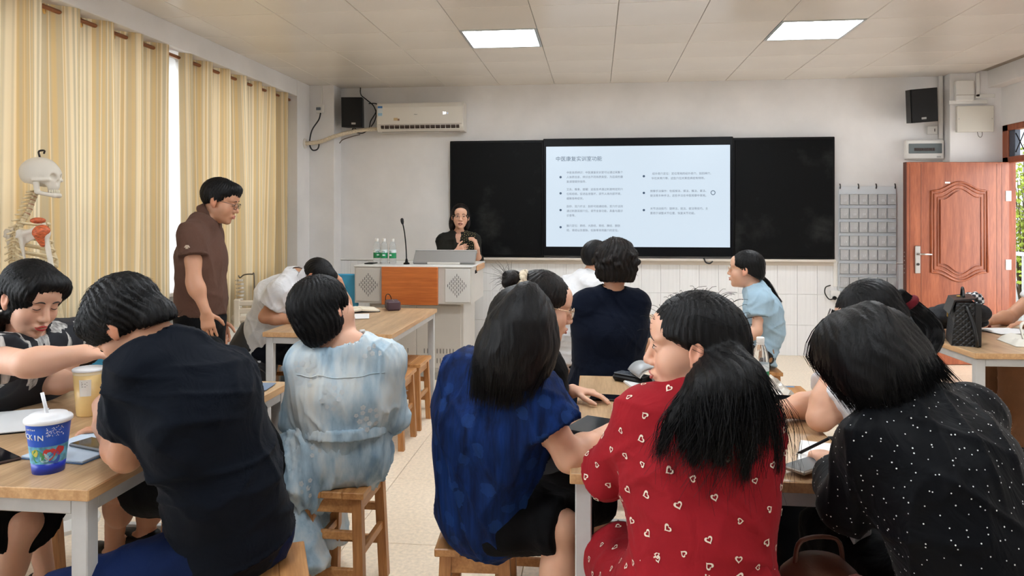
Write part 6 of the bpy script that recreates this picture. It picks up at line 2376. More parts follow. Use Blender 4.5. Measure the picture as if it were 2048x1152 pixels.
# ---- 7 teacher at the lectern
OLIVE = cloth_mat('olive_shirt', (34, 33, 29), .8)
GOLDD = M('gold_dot', (166, 148, 84), .6)
px = P(918, 590, 7.42)
kR, kL = V(px[0] - .08, px[1] - .02, .45), V(px[0] + .08, px[1] - .02, .45)
f = Fig('woman teacher with glasses in dark olive shirt gesturing behind the lectern', dict(
    pel=W(px[0], px[1], .80), wai=P(919, 548, 7.42), che=P(917, 508, 7.41), nec=P(917, 467, 7.40),
    hd=P(921, 433, 7.36), fwd=V(.20, -.97, -.06), up=V(.04, .0, 1),
    shR=P(888, 481, 7.40), shL=P(946, 480, 7.40), elR=P(882, 522, 7.33), wrR=P(912, 503, 7.18), hR=V(.85, -.1, .42), nR=V(.1, .95, -.1),
    elL=P(955, 522, 7.33), wrL=P(954, 496, 7.16), hL=V(-.22, -.05, .95), nL=V(-.9, .2, 0),
    knR=kR, knL=kL, anR=V(kR[0], kR[1], .085), anL=V(kL[0], kL[1], .085), toR=V(0, -1, 0), toL=V(.1, -1, 0), latp=V(-1, 0, 0)), 'f', (212, 163, 137), curlR=.8, curlL=.7, dims=dict(neck=.042, che=(.135, .10), ua=(.038, .033)))
f.body(h=.012, head_fine=.0055, fine=.006)
f.face('open', mouth=.006)
f.top(OLIVE, .014, 0, .022, .01, hem=(.12, (.185, .135)), neck=.056, neckz=-.02, extra=lambda F: F.ell(f.J['nec'] + V(.012, -.085, -.035), (.030, .06, .06), None, .01, 's'), fold=.004, forearm=.28, name='shirt', h=.010)
f.collar(OLIVE, .058, .04, lift=.0)
dia = [dict(p=[(0, 1), (-1, 0), (0, -1), (1, 0)], f=[(0, 1, 2, 3)])]
decals(f, f.tv, f.tq, dia, .0042, .017, GOLDD, 'gold_dot_print', 3, .0015, keep=lambda c, n: n[1] < 0 and c[0] - f.J['che'][0] > .045 and abs(c[0] - f.J['che'][0]) < .18)
f.trousers(TRB, .014)
f.shoes(BLACKP)
F = f.cap(.013, drop=.07)
guide_tubes(F, [([f.H(.06, -.05, .03), f.H(.075, -.06, -.07), f.H(.075, -.06, -.15)], [.03, .035, .018]), ([f.H(-.06, -.05, .03), f.H(-.068, -.06, -.06), f.H(-.066, -.05, -.12)], [.03, .03, .018])])
F.ell(f.H(0, .12, -.03), (.066, .075, .108), f.R, .012, 's')
F.ell(f.H(0, .12, .06), (.03, .05, .032), f.R, .02, 's')
f.hair_mesh(F, HAIRB, .006, amp=.0015)
f.glasses(GLG, (.023, .020), .0012)

# ---- 8 woman in the blue flowered blouse
BLUEF = NT('blue_crinkle')
vo = BLUEF.n('ShaderNodeTexVoronoi'); vo.inputs['Scale'].default_value = 15
BLUEF.l(BLUEF.coord((1, 1, 1)), vo.inputs['Vector'])
wob = BLUEF.noise(34, BLUEF.coord((1, 1, 1)), 3)
fl_ = BLUEF.math('LESS_THAN', BLUEF.math('ADD', vo.outputs['Distance'], BLUEF.math('MULTIPLY', wob, .5)), .56)
cr_ = BLUEF.noise(40, BLUEF.coord((1, 1, .1)), 3, .6)
bs = BLUEF.ramp(cr_, [(.3, (4, 17, 48)), (.7, (13, 42, 96))])
BLUEF.l(BLUEF.mix(BLUEF.math('MULTIPLY', fl_, .38), bs, (30, 64, 120)), BLUEF.b.inputs['Base Color'])
BLUEF.b.inputs['Roughness'].default_value = .7
BLUEF.b.inputs['Specular IOR Level'].default_value = .12
BLUEF.bump(cr_, .5, .006)
k1, k2 = P(1120, 1052, 2.16), P(1196, 995, 2.45)
f = Fig('woman with long straight black hair in deep blue flowered blouse, from behind', dict(
    pel=P(966, 1016, 2.27), wai=P(968, 945, 2.25), che=P(976, 850, 2.22), nec=P(1008, 728, 2.20),
    hd=P(1048, 660, 2.21), fwd=V(.62, .76, -.25), up=V(.10, .10, .98),
    shL=P(932, 752, 2.28), shR=P(1062, 790, 2.12), elL=P(905, 870, 2.40), wrL=P(960, 900, 2.6), elR=P(1140, 915, 2.10), wrR=P(1238, 857, 2.32), hR=V(.5, .85, -.1), nR=V(0, 0, -1), hL=V(.5, .8, 0), nL=V(0, 0, -1),
    knL=k1, knR=k2, anL=floor_ankle(k1, .02), anR=floor_ankle(k2, -.02, .36), toL=V(.8, .5, 0), toR=V(.9, .5, 0), latp=V(.72, -.68, 0)), 'f', (212, 163, 135),
    dims=dict(che=(.160, .118), wai=(.145, .118), pel=(.150, .122), ua=(.048, .042), fa=(.042, .028)), finehands='R')
f.body()
f.top(BLUEF.m, .013, .54, .030, .022, neck=.06, neckz=.0, fold=.006, wl=.12, stretch=(1.4, 1.4, .45), name='blouse', h=.0075, extra=lambda F: F.cap(f.J['pel'], f.J['pel'] + V(.03, .02, -.02), (.165, .13), (.165, .13), f.latp, .04))
f.skirt(BLACKC, .004, 1.04, .085, k=.05)
f.shoes(M('sandal_tan', (176, 140, 108), .5))
gl_ = [([P(1045, 592, 2.11), P(992, 660, 2.10), P(966, 740, 2.09), P(952, 796, 2.09)], [.02, .034, .036, .012]),
       ([P(1048, 590, 2.10), P(1012, 665, 2.06), P(990, 745, 2.06), P(980, 806, 2.07)], [.02, .036, .036, .012]),
       ([P(1052, 588, 2.09), P(1040, 660, 2.05), P(1022, 745, 2.05), P(1010, 812, 2.06)], [.02, .036, .036, .012]),
       ([P(1058, 588, 2.10), P(1070, 660, 2.06), P(1058, 745, 2.05), P(1045, 806, 2.05)], [.02, .034, .034, .012]),
       ([P(1062, 590, 2.12), P(1092, 650, 2.13), P(1090, 720, 2.09), P(1078, 780, 2.05)], [.02, .026, .03, .012])]
F = f.cap(.014, drop=.08)
F.ell(f.H(0, .14, -.02), (.085, .075, .11), f.R, .012, 's')
guide_tubes(F, densify(gl_), .03, .86, trim=.80)
hm = f.hair_mesh(F, h=.006, amp=.001)
f.short_strands(1500, .07, comb_down, .0, .0011, parent=hm)
f.sheet_strands(gl_, 3000, .0012, seed=3, jitter=.006, parent=hm, ends=(.82, 1.04))

# ---- 9 woman with bun and glasses
k1, k2 = P(1168, 895, 2.75), P(1150, 868, 3.12)
f = Fig('woman with hair bun and thin-rimmed glasses in black, face to the right', dict(
    pel=W(-.26, 2.90, .55), wai=P(1062, 850, 2.78), che=P(1068, 775, 2.74), nec=P(1066, 695, 2.68),
    hd=P(1086, 614, 2.64), fwd=V(.93, .26, -.24), up=V(.20, .05, .97),
    shR=P(1088, 738, 2.53), shL=P(1085, 722, 2.88), elR=P(1118, 852, 2.50), wrR=P(1150, 850, 2.66), hR=V(.8, .5, 0), nR=V(0, 0, -1),
    elL=P(1095, 800, 2.90), wrL=P(1146, 782, 2.80), hL=V(.98, -.05, -.03), nL=V(0, -.1, -1),
    knR=k1, knL=k2, anR=floor_ankle(k1, .05), anL=floor_ankle(k2, .0), toR=V(1, .2, 0), toL=V(1, .2, 0), latp=V(.12, -.99, 0)), 'f', PALE, curlL=.32, thumbL=.3)
f.body(head_fine=.0036)
f.face('open')
f.top(BLACKC, .012, .52, .022, .008, hem=(.05, (.18, .14)), neck=.058, neckz=-.005, fold=.003, name='t_shirt')
f.trousers(cloth_mat('grey_jeans', (92, 100, 112), .8), .012)
f.shoes(M('sandal_white', (206, 200, 190), .5))
F = f.cap(.011)
F.ell(f.H(0, -.13, .085), (.02, .03, .02), f.R, .02)
f.cap_cut(F, (.12, .052, -.13, -.075))
for sx in (-1, 1):
    F.ell(f.H(sx * .09, .085, .0), (.04, .055, .045), f.R, .012, 's')
hm = f.hair_mesh(F, HAIRB, .005, amp=.0014)
f.short_strands(900, .08, comb_back, .02, .0011, HAIRB, parent=hm)
bu = P(1020, 560, 2.60)
bf = Field()
for k in range(9):
    a = 2 * PI * k / 9
    bf.ell(bu + f.R[2] * .014 * math.cos(a) + f.R[0] * .014 * math.sin(a) + f.R[1] * .008 * math.sin(2 * a), (.020, .022, .020), f.R, .008)
v, q = bf.mesh(.004); f.part('hair_bun', v, q, HAIRB, parent=hm)
r_ = np.random.RandomState(4)
ls = []
for k in range(46):
    d = unit(r_.normal(size=3) * .8 - f.R[1] * .8 + V(0, 0, .25))
    L = r_.uniform(.03, .075)
    ls.append([bu + d * .012, bu + d * (.012 + L * .5) + V(0, 0, .004), bu + d * (.012 + L) + r_.normal(0, .008, 3)])
ls = np.array([spline(l, 6) for l in ls]); f.strands(ls, np.full((46, 6), .0009) * np.linspace(1, .3, 6)[None], HAIRB, parent=hm)
sc0 = P(1044, 560, 2.60)
m = MB()
pts = []
for a in np.linspace(0, 2 * PI, 48, endpoint=False):
    rr_ = .024 + .004 * math.sin(11 * a)
    pts.append(sc0 + f.R[2] * rr_ * math.cos(a) + f.R[0] * rr_ * math.sin(a) + f.R[1] * .006 * math.sin(9 * a))
m.tube(pts, [.010 + .003 * math.sin(13 * a) for a in np.linspace(0, 2 * PI, 48, endpoint=False)], 8, True)
f.mb(m, 'scrunchie', cloth_mat('cream_satin', (206, 190, 166), .5, 90, .2), parent=hm)
f.glasses(GLG, (.024, .021), .0012)

# ---- 10 man in the white shirt near the board
k1, k2 = P(1210, 712, 4.9), P(1215, 706, 5.2)
f = Fig('man in white shirt seated behind the navy dress, facing the board', dict(
    pel=W(-.17, 4.92, .56), wai=P(1130, 650, 4.86), che=P(1148, 608, 4.84), nec=P(1180, 556, 4.86),
    hd=P(1194, 519, 4.90), fwd=V(.60, .79, -.05), up=V(.08, .08, .99),
    shL=P(1140, 574, 5.0), shR=P(1192, 578, 4.68), elL=P(1150, 640, 5.2), wrL=P(1200, 655, 5.3), elR=P(1196, 660, 4.68), wrR=P(1230, 660, 4.95), nL=V(0, 0, -1), nR=V(0, 0, -1), hR=V(.4, .9, 0), hL=V(.7, .6, 0),
    knR=k1, knL=k2, anR=floor_ankle(k1), anL=floor_ankle(k2), toR=V(.8, .6, 0), toL=V(.8, .6, 0), latp=V(.75, -.66, 0)), 'm', WARM, finehand=False)
f.body(h=.014, head_fine=.009)
f.top(WHITEC, .018, .78, .034, .012, hem=(.02, (.185, .15)), neck=.062, neckz=-.005, fold=.005, wl=.10, stretch=(.5, .5, 1.6), name='shirt', h=.010)
f.collar(WHITEC, .060, .036)
f.trousers(TRB, .014, h=.012)
f.shoes(BLACKP)
F = f.cap(.012)
f.cap_cut(F, (.12, .06, -.115, -.055))
hm = f.hair_mesh(F, amp=.001)
f.short_strands(700, .018, comb_fwd, .2, .0013, parent=hm)

# ---- 11 woman in the navy dress
DNAVY = cloth_mat('dark_navy_crepe', (10, 16, 30), .85)
SHEERN = cloth_mat('sheer_navy_sleeve', (38, 44, 56), .7)
k1, k2 = P(1170, 800, 4.22), P(1258, 792, 4.25)
f = Fig('woman with short curly hair in dark navy dress, seated with her back turned', dict(
    pel=P(1208, 800, 3.86), wai=P(1212, 735, 3.82), che=P(1220, 665, 3.80), nec=P(1222, 585, 3.80),
    hd=P(1231, 533, 3.80), fwd=V(-.12, .98, -.05), up=V(.02, 0, 1),
    shL=P(1170, 608, 3.80), shR=P(1272, 606, 3.80), elL=P(1160, 690, 3.95), wrL=P(1190, 668, 4.2), elR=P(1286, 690, 3.86), wrR=P(1282, 668, 4.18), hR=V(-.2, 1, 0), hL=V(.3, 1, 0), nL=V(0, 0, -1), nR=V(0, 0, -1),
    knL=k1, knR=k2, anL=floor_ankle(k1), anR=floor_ankle(k2), toL=V(0, 1, 0), toR=V(0, 1, 0), latp=V(1, .05, 0)), 'f', WARM, finehand=False,
    dims=dict(che=(.155, .115), wai=(.145, .115), pel=(.18, .13)))
f.body(h=.014, head_fine=.009)
f.top(DNAVY, .014, .08, .012, hem=(.02, (.20, .15)), neck=.054, neckz=.02, fold=.003, name='dress_top')
sf = Field()
for c in 'LR':
    sf.cap(lerp(f.J['sh' + c], f.J['el' + c], .05), lerp(f.J['sh' + c], f.J['el' + c], .78), .056, .058, None, .02, fb=True)
v, q = sf.mesh(.009); f.part('sleeve', v, q, SHEERN, label='sheer dark sleeves')
f.collar(DNAVY, .050, .035, fold_over=False)
f.skirt(DNAVY, .03, 1.08, .13)
f.shoes(BLACKP)
F = f.cap(.026, drop=.085, bulge=(0, -.006, .004))
F.ell(f.H(0, .13, -.03), (.080, .078, .11), f.R, .012, 's')
r_ = np.random.RandomState(8)
for k in range(90):
    d = unit(r_.normal(size=3))
    if d[1] > .55 and d[2] < .5:
        continue
    c = V(d[0] * .103, d[1] * .120 - .018, d[2] * .110 + .022)
    F.ell(f.H(*c), (.019, .019, .019), None, .007)
f.cap_cut(F, (.20, -.075, -.16, -.075))
hm = f.hair_mesh(F, HAIRB, .0055, amp=.003)
def comb_curl(l):
    return comb_down(l) + .14 * np.sin(l[:, [1, 2, 0]] * 80)
f.short_strands(1500, .035, comb_curl, .3, .0013, HAIRB, parent=hm)

# ---- 12 woman in red with hearts
RED_C = cloth_mat('red_crepe', (142, 26, 34), .75, 380, .05, .15)
HEARTM = M('heart_print_cream', (226, 206, 186), .8)
k1, k2 = P(1238, 1120, 2.06), P(1452, 1125, 2.2)
f = Fig('woman in red blouse with cream hearts, face in profile to the left', dict(
    pel=P(1402, 1225, 1.68), wai=P(1402, 1050, 1.72), che=P(1398, 905, 1.75), nec=P(1378, 785, 1.76),
    hd=P(1384, 692, 1.78), fwd=V(-.985, .13, -.08), up=V(-.06, .0, .99),
    shL=P(1292, 832, 1.79), shR=P(1494, 846, 1.72), elL=P(1212, 950, 1.87), wrL=P(1262, 905, 2.10), hL=V(.1, 1, -.1), nL=V(0, 0, -1),
    elR=P(1508, 965, 1.90), wrR=P(1470, 905, 2.12), hR=V(-.3, 1, 0), nR=V(0, 0, -1),
    knL=k1, knR=k2, anL=floor_ankle(k1, -.03, -.1), anR=floor_ankle(k2), toL=V(-.3, 1, 0), toR=V(.2, 1, 0), latp=V(.97, -.1, 0)), 'f', (212, 163, 137),
    dims=dict(che=(.148, .112), wai=(.142, .115), pel=(.168, .125)))
f.body(head_fine=.0033)
f.face('open', LIPC)
f.top(RED_C, .012, 0, .020, .0, neck=.052, neckz=.045, extra=lambda F: F.cap(f.J['nec'] - V(0, 0, .03), lerp(f.J['nec'], f.H(0, -.02, -.06), .42), .066, .060, None, .02, fb=True), fold=.005, wl=.13, forearm=.55, name='blouse', puff=.008, hem=(.07, (.182, .145)), h=.0075)
heart = []
def ring(pts_o, pts_i):
    n_ = len(pts_o)
    heart.append(dict(p=pts_o + pts_i, f=[(i, (i + 1) % n_, n_ + (i + 1) % n_, n_ + i) for i in range(n_)]))
ho_ = [(16 * math.sin(a) ** 3 / 17, (13 * math.cos(a) - 5 * math.cos(2 * a) - 2 * math.cos(3 * a) - math.cos(4 * a)) / 17) for a in np.linspace(0, 2 * PI, 20, endpoint=False)]
ring([(x, y) for x, y in ho_], [(x * .58 + .06, y * .56 - .02) for x, y in ho_])
decals(f, f.tv, f.tq, heart, .0092, .052, HEARTM, 'heart_print', 5, .0016, tilt=2.6)
f.skirt(RED_C, .012, 1.0, .105)
sv = f.root.children[-1].data
co = np.zeros(len(sv.vertices) * 3, np.float32); sv.vertices.foreach_get('co', co)
qq = np.zeros(len(sv.loops), np.int32); sv.loops.foreach_get('vertex_index', qq)
decals(f, co.reshape(-1, 3).astype(float) + f.base, qq.reshape(-1, 4), heart, .0092, .052, HEARTM, 'heart_print', 15, .0016, tilt=2.6)
f.shoes(BLACKP)
tie = P(1456, 706, 1.69)
gr_ = [([P(1398, 745, 1.70), P(1384, 795, 1.655), P(1362, 855, 1.62), P(1340, 930, 1.61)], [.014, .020, .018, .006]),
       ([P(1414, 730, 1.685), P(1412, 795, 1.63), P(1398, 870, 1.60), P(1380, 950, 1.60)], [.016, .024, .026, .008]),
       ([P(1436, 716, 1.68), P(1440, 790, 1.62), P(1432, 875, 1.595), P(1420, 970, 1.60)], [.016, .026, .028, .008]),
       ([tie, P(1470, 785, 1.62), P(1474, 870, 1.595), P(1464, 965, 1.60)], [.014, .026, .030, .008]),
       ([P(1466, 706, 1.69), P(1500, 775, 1.64), P(1522, 850, 1.62), P(1530, 940, 1.64)], [.012, .024, .030, .008]),
       ([P(1472, 710, 1.70), P(1516, 768, 1.67), P(1550, 840, 1.68), P(1568, 925, 1.70)], [.010, .020, .026, .008]),
       ([P(1396, 755, 1.70), P(1366, 800, 1.655), P(1338, 850, 1.635), P(1318, 915, 1.63)], [.008, .012, .010, .004])]
F = f.cap(.014, drop=.07)
F.ell(f.H(0, -.095, .0), (.05, .04, .07), f.R, .03)
f.cap_cut(F, (.125, .070, -.16, -.10))
for sx in (-1, 1):
    F.ell(f.H(sx * .092, .062, -.025), (.045, .058, .062), f.R, .012, 's')
    F.ell(f.H(sx * .10, -.010, -.012), (.032, .026, .034), f.R, .008, 's')
F.ell(f.H(0, .13, .0), (.08, .06, .078), f.R, .012, 's')
guide_tubes(F, densify(gr_[:6], 2), .025, .70, trim=.42)
lk_ = make_locks(gr_[:6], 15, 31)
guide_tubes(F, lk_, .012, .8, 8, trim=.85)
guide_tubes(F, gr_[6:], .02, .8)
hm = f.hair_mesh(F, h=.005, amp=.0014)
f.sheet_strands(gr_[:6], 700, .0010, seed=5, wave=.022, jitter=.02, parent=hm, ends=(.65, 1.1))
f.long_strands(lk_, 2600, .0011, seed=7, wave=.004, jitter=.006, parent=hm, name='hair_locks')
f.long_strands(gr_[6:], 160, .0011, seed=6, wave=.012, jitter=.01, parent=hm)
f.short_strands(1200, .09, lambda l: np.stack([l[:, 0] * -.2, -np.ones(len(l)), -.55 + l[:, 1] * 2], 1), .02, .0011, parent=hm)
r_ = np.random.RandomState(14)
ls = []
for k in range(60):
    a = r_.uniform(.2, 2.9)
    p = f.H(r_.uniform(-.05, .05), .115 * math.cos(a) - .02, .105 * math.sin(a) + .02)
    d = unit(p - f.hc)
    e_ = p + d * r_.uniform(.005, .03) - f.R[1] * r_.uniform(-.02, .05) + V(0, 0, -.01)
    ls.append(spline([p - d * .01, lerp(p, e_, .5) + d * .006, e_], 6))
f.strands(np.array(ls), np.full((60, 6), .0006), parent=hm)
f.mb(MB().tube([tie + .017 * (f.R[2] * math.cos(a) + f.R[0] * math.sin(a)) for a in np.linspace(0, 2 * PI, 20, endpoint=False)], .006, 8, True), 'hair_tie', M('tie_clear', (190, 188, 184), .3), parent=hm)
er = f.mb(MB().ball(tuple(f.H(-.088, -.004, -.062)), .0062), 'earring', M('pearl_white', (238, 232, 222), .18))
f.mb(MB().ball(tuple(f.H(-.087, -.002, -.046)), (.006, .003, .004)).ball(tuple(f.H(-.088, .005, -.043)), (.004, .004, .004)), 'stud', STEEL, parent=er)

# ---- 13 girl in light blue
LBLUE = cloth_mat('light_blue_tee', (164, 192, 210), .85)
PRT = NT('black_floral_trousers')
vo = PRT.n('ShaderNodeTexVoronoi'); vo.inputs['Scale'].default_value = 16
PRT.l(PRT.coord((1, 1, 1)), vo.inputs['Vector'])
PRT.l(PRT.mix(PRT.math('LESS_THAN', vo.outputs['Distance'], .28), (22, 20, 22), (168, 122, 78)), PRT.b.inputs['Base Color'])
PRT.b.inputs['Roughness'].default_value = .8
k1, k2 = W(.68, 4.92, .53), W(.68, 5.12, .53)
f = Fig('girl with ponytail and glasses in light blue T-shirt, turned to the left', dict(
    pel=W(1.05, 5.06, .555), wai=P(1532, 660, 4.90), che=P(1525, 620, 4.88), nec=P(1508, 574, 4.88),
    hd=P(1491, 539, 4.88), fwd=V(-.93, .34, .0), up=V(-.10, .02, .99),
    shL=P(1517, 600, 4.74), shR=P(1520, 592, 5.05), elL=P(1514, 662, 4.70), wrL=P(1478, 688, 4.72), hL=V(-.9, .2, -.1), nL=V(0, -.2, -1),
    elR=P(1500, 660, 5.1), wrR=P(1470, 676, 5.0), hR=V(-.9, 0, 0), nR=V(0, 0, -1),
    knL=k1, knR=k2, anL=floor_ankle(k1), anR=floor_ankle(k2), toL=V(-1, 0, 0), toR=V(-1, .1, 0), latp=V(.15, .98, 0)), 'f', (216, 170, 144), finehand=False,
    dims=dict(ua=(.038, .032), fa=(.033, .023)))
f.body(h=.012, head_fine=.0055)
f.face('open')
f.top(LBLUE, .014, .52, .026, .014, hem=(.03, (.19, .155)), neck=.054, neckz=-.005, fold=.005, wl=.13, name='t_shirt')
f.trousers(PRT.m, .018)
f.shoes(WHITEP)
F = f.cap(.011, drop=.06)
f.cap_cut(F, (.125, .066, -.14, -.085))
for sx in (-1, 1):
    F.ell(f.H(sx * .09, .07, -.02), (.04, .062, .055), f.R, .012, 's')
F.ell(f.H(0, .125, .0), (.08, .05, .075), f.R, .012, 's')
gp = [([P(1516, 552, 4.90), P(1531, 570, 4.92), P(1545, 592, 4.94), P(1560, 606, 4.95)], [.024, .036, .034, .014])]
guide_tubes(F, gp, .012)
hm = f.hair_mesh(F, h=.006, amp=.0012)
f.long_strands(gp, 260, .0016, seed=9, parent=hm, K=8)
f.short_strands(500, .08, comb_back, .02, .0013, parent=hm)
f.glasses(GLG, (.022, .018), .001)

# ---- 14 woman with the ponytail leaning on her hand
k1, k2 = W(.68, 2.66, .53), W(.70, 2.94, .53)
f = Fig('woman with ponytail and maroon hair tie resting her forehead on her hand', dict(
    pel=W(1.10, 2.80, .555), wai=W(1.08, 2.77, .70), che=W(1.04, 2.72, .86), nec=W(1.00, 2.70, 1.005),
    hd=W(.945, 2.70, 1.095), fwd=V(-.85, .0, -.53), up=V(-.50, .0, .86),
    shL=W(1.01, 2.55, .955), shR=W(1.04, 2.85, .965), elL=W(.715, 2.475, .80), wrL=W(.80, 2.57, 1.01), hL=V(.25, .35, .9), nL=V(.75, .3, -.2),
    elR=W(.76, 2.66, .805), wrR=W(.55, 2.57, .785), hR=V(-1, -.1, 0), nR=V(0, 0, -1),
    knL=k1, knR=k2, anL=floor_ankle(k1), anR=floor_ankle(k2), toL=V(-1, 0, 0), toR=V(-1, .1, 0), latp=V(0, 1, 0)), 'f', (212, 163, 135),
    dims=dict(ua=(.046, .040), fa=(.040, .026)), curlL=.3)
f.body()
f.face('closed')
f.top(WHITEC, .014, .84, .026, .012, hem=(.03, (.19, .15)), neck=.058, neckz=-.005, fold=.004, name='t_shirt')
f.trousers(TRB, .014)
f.shoes(BLACKP)
F = f.cap(.013, drop=.06)
f.cap_cut(F, (.125, .060, -.14, -.080))
for sx in (-1, 1):
    F.ell(f.H(sx * .09, .07, -.02), (.04, .06, .055), f.R, .012, 's')
pt0 = f.H(0, -.135, .02)
gp = [([pt0, P(1858, 640, 2.56), P(1872, 672, 2.55), P(1856, 706, 2.54), P(1828, 722, 2.54)], [.016, .026, .026, .022, .008]),
      ([pt0, P(1846, 646, 2.58), P(1860, 676, 2.58), P(1846, 704, 2.57)], [.014, .020, .020, .010])]
guide_tubes(F, gp, .01, .9, 12)
hm = f.hair_mesh(F, h=.005, amp=.0014)
f.long_strands(gp, 600, .0012, seed=19, parent=hm, K=10, jitter=.0015)
f.short_strands(1000, .045, comb_back, .02, .0011, parent=hm)
ls = []
r_ = np.random.RandomState(3)
for k in range(40):
    x0 = r_.uniform(-.05, .05)
    p = f.H(x0, .085, .085)
    ls.append(spline([p, f.H(x0 * 1.1, .115, .055), f.H(x0 * 1.2, .118, .01 + r_.uniform(-.02, .02))], 6))
f.strands(np.array(ls), np.full((40, 6), .0012) * np.linspace(1, .4, 6)[None], parent=hm)
ax_ = unit(P(1852, 640, 2.56) - pt0)
u_ = unit(np.cross(ax_, V(0, 0, 1))); v_ = np.cross(ax_, u_)
c_ = lerp(pt0, P(1852, 640, 2.56), .35)
f.mb(MB().tube([c_ + .021 * (u_ * math.cos(a) + v_ * math.sin(a)) for a in np.linspace(0, 2 * PI, 24, endpoint=False)], .013, 10, True), 'hair_tie', cloth_mat('maroon_velvet', (98, 26, 34), .8), parent=hm)

# ---- 15 woman in dotted black
DOTB = cloth_mat('black_navy_satin', (6, 7, 11), .6, 300, .06, .1)
SEQ = M('silver_dot', (226, 226, 224), .35)
k1, k2 = P(1650, 1058, 2.18), P(1790, 1090, 2.3)
f = Fig('woman in black shirt with silver dots leaning at the right edge', dict(
    pel=P(1985, 1225, 1.66), wai=P(1942, 1085, 1.67), che=P(1885, 940, 1.72), nec=P(1808, 808, 1.78),
    hd=P(1752, 722, 1.86), fwd=V(-.62, .50, -.60), up=V(-.42, .20, .88),
    shL=P(1752, 898, 1.70), shR=P(1935, 828, 1.94), elL=P(1692, 1012, 1.76), wrL=P(1662, 922, 2.02), hL=V(-.1, 1, -.05), nL=V(0, -.1, -1),
    elR=P(1860, 960, 2.15), wrR=P(1790, 915, 2.25), hR=V(-.7, .6, 0), nR=V(0, 0, -1),
    knL=k1, knR=k2, anL=floor_ankle(k1), anR=floor_ankle(k2), toL=V(-.6, .8, 0), toR=V(-.6, .8, 0), latp=V(.68, .73, 0)), 'f', PALE,
    dims=dict(che=(.172, .13), wai=(.165, .135), pel=(.18, .14), top=(.13, .08)), curlL=.6)
f.body()
f.top(DOTB, .022, 0, .028, .004, hem=(.10, (.23, .19)), neck=.056, neckz=.004, fold=.006, wl=.14, forearm=.66, name='shirt', puff=.004, h=.0075)
dd = [dict(p=[(math.cos(a), math.sin(a)) for a in np.linspace(0, 2 * PI, 6, endpoint=False)], f=[tuple(range(6))])]
decals(f, f.tv, f.tq, dd, .0016, .030, SEQ, 'dot_print', 8, .0016, nmax=1500)
f.trousers(BLACKC, .014)
f.shoes(BLACKP)
gd = [([P(1735, 630, 1.84), P(1672, 662, 1.84), P(1652, 712, 1.87), P(1678, 752, 1.90)], [.02, .034, .036, .022]),
      ([P(1738, 632, 1.80), P(1700, 680, 1.77), P(1702, 760, 1.75), P(1728, 828, 1.73)], [.02, .036, .038, .014]),
      ([P(1742, 632, 1.79), P(1738, 690, 1.74), P(1748, 765, 1.71), P(1772, 822, 1.69)], [.02, .038, .038, .014]),
      ([P(1750, 634, 1.79), P(1780, 690, 1.76), P(1812, 745, 1.72), P(1845, 790, 1.70)], [.02, .036, .034, .012]),
      ([P(1756, 636, 1.82), P(1806, 680, 1.82), P(1850, 730, 1.78), P(1896, 768, 1.76)], [.02, .030, .028, .010])]
F = f.cap(.014, drop=.07)
F.ell(f.H(0, .14, -.02), (.085, .075, .11), f.R, .012, 's')
guide_tubes(F, densify(gd), .03, .86, trim=.82)
hm = f.hair_mesh(F, h=.006, amp=.001)
f.short_strands(1500, .07, comb_down, .0, .0011, parent=hm)
f.sheet_strands(gd, 3000, .0012, seed=23, jitter=.006, parent=hm, ends=(.84, 1.05))
hnd = f.J['wrL'] + V(-.01, .10, .0)
pn = thing('pen', 'black pen in the hand above the ruled notebook', 'pen', tuple(hnd + V(-.005, .0, -.004)), 0)
MB().cyl((.03, -.03, .045), (-.035, .035, -.020), .0045, 10).build('barrel', BLACKP, pn, True)
MB().cyl((-.035, .035, -.020), (-.042, .042, -.027), .004, 10, .0008).build('tip', STEEL, pn, True)

# ---- 16 person in brown trousers at the right edge
BRT = cloth_mat('brown_corduroy', (112, 78, 54), .85)
k1, k2 = W(2.50, 4.78, .54), W(2.52, 5.02, .54)
f = Fig('person in brown trousers seated at the right table, mostly out of frame', dict(
    pel=W(2.92, 4.90, .555), wai=W(2.92, 4.90, .74), che=W(2.90, 4.90, .92), nec=W(2.87, 4.90, 1.09),
    hd=W(2.84, 4.90, 1.21), fwd=V(-1, .1, 0), up=V(0, 0, 1), shL=W(2.88, 4.72, 1.03), shR=W(2.88, 5.08, 1.03),
    elL=W(2.82, 4.66, .80), wrL=W(2.66, 4.86, .79), elR=W(2.66, 5.12, .80), wrR=W(2.46, 4.98, .79), nL=V(0, 0, -1), nR=V(0, 0, -1), hR=V(-1, -.1, 0), hL=V(-.7, .6, 0),
    knL=k1, knR=k2, anL=floor_ankle(k1, .0), anR=floor_ankle(k2, -.02), toL=V(-1, 0, 0), toR=V(-1, .1, 0), latp=V(0, 1, 0)), 'm', WARM)
f.body(h=.014, head_fine=.012, fine=.0065)
f.top(WHITEC, .014, .55, .026, hem=(.04, (.18, .14)), neck=.06, name='t_shirt', h=.011)
f.trousers(BRT, .018, h=.011, flare=.012)
f.shoes(BLACKP)
F = f.cap(.013)
f.cap_cut(F, (.12, .06, -.115, -.06))
f.hair_mesh(F, h=.008)
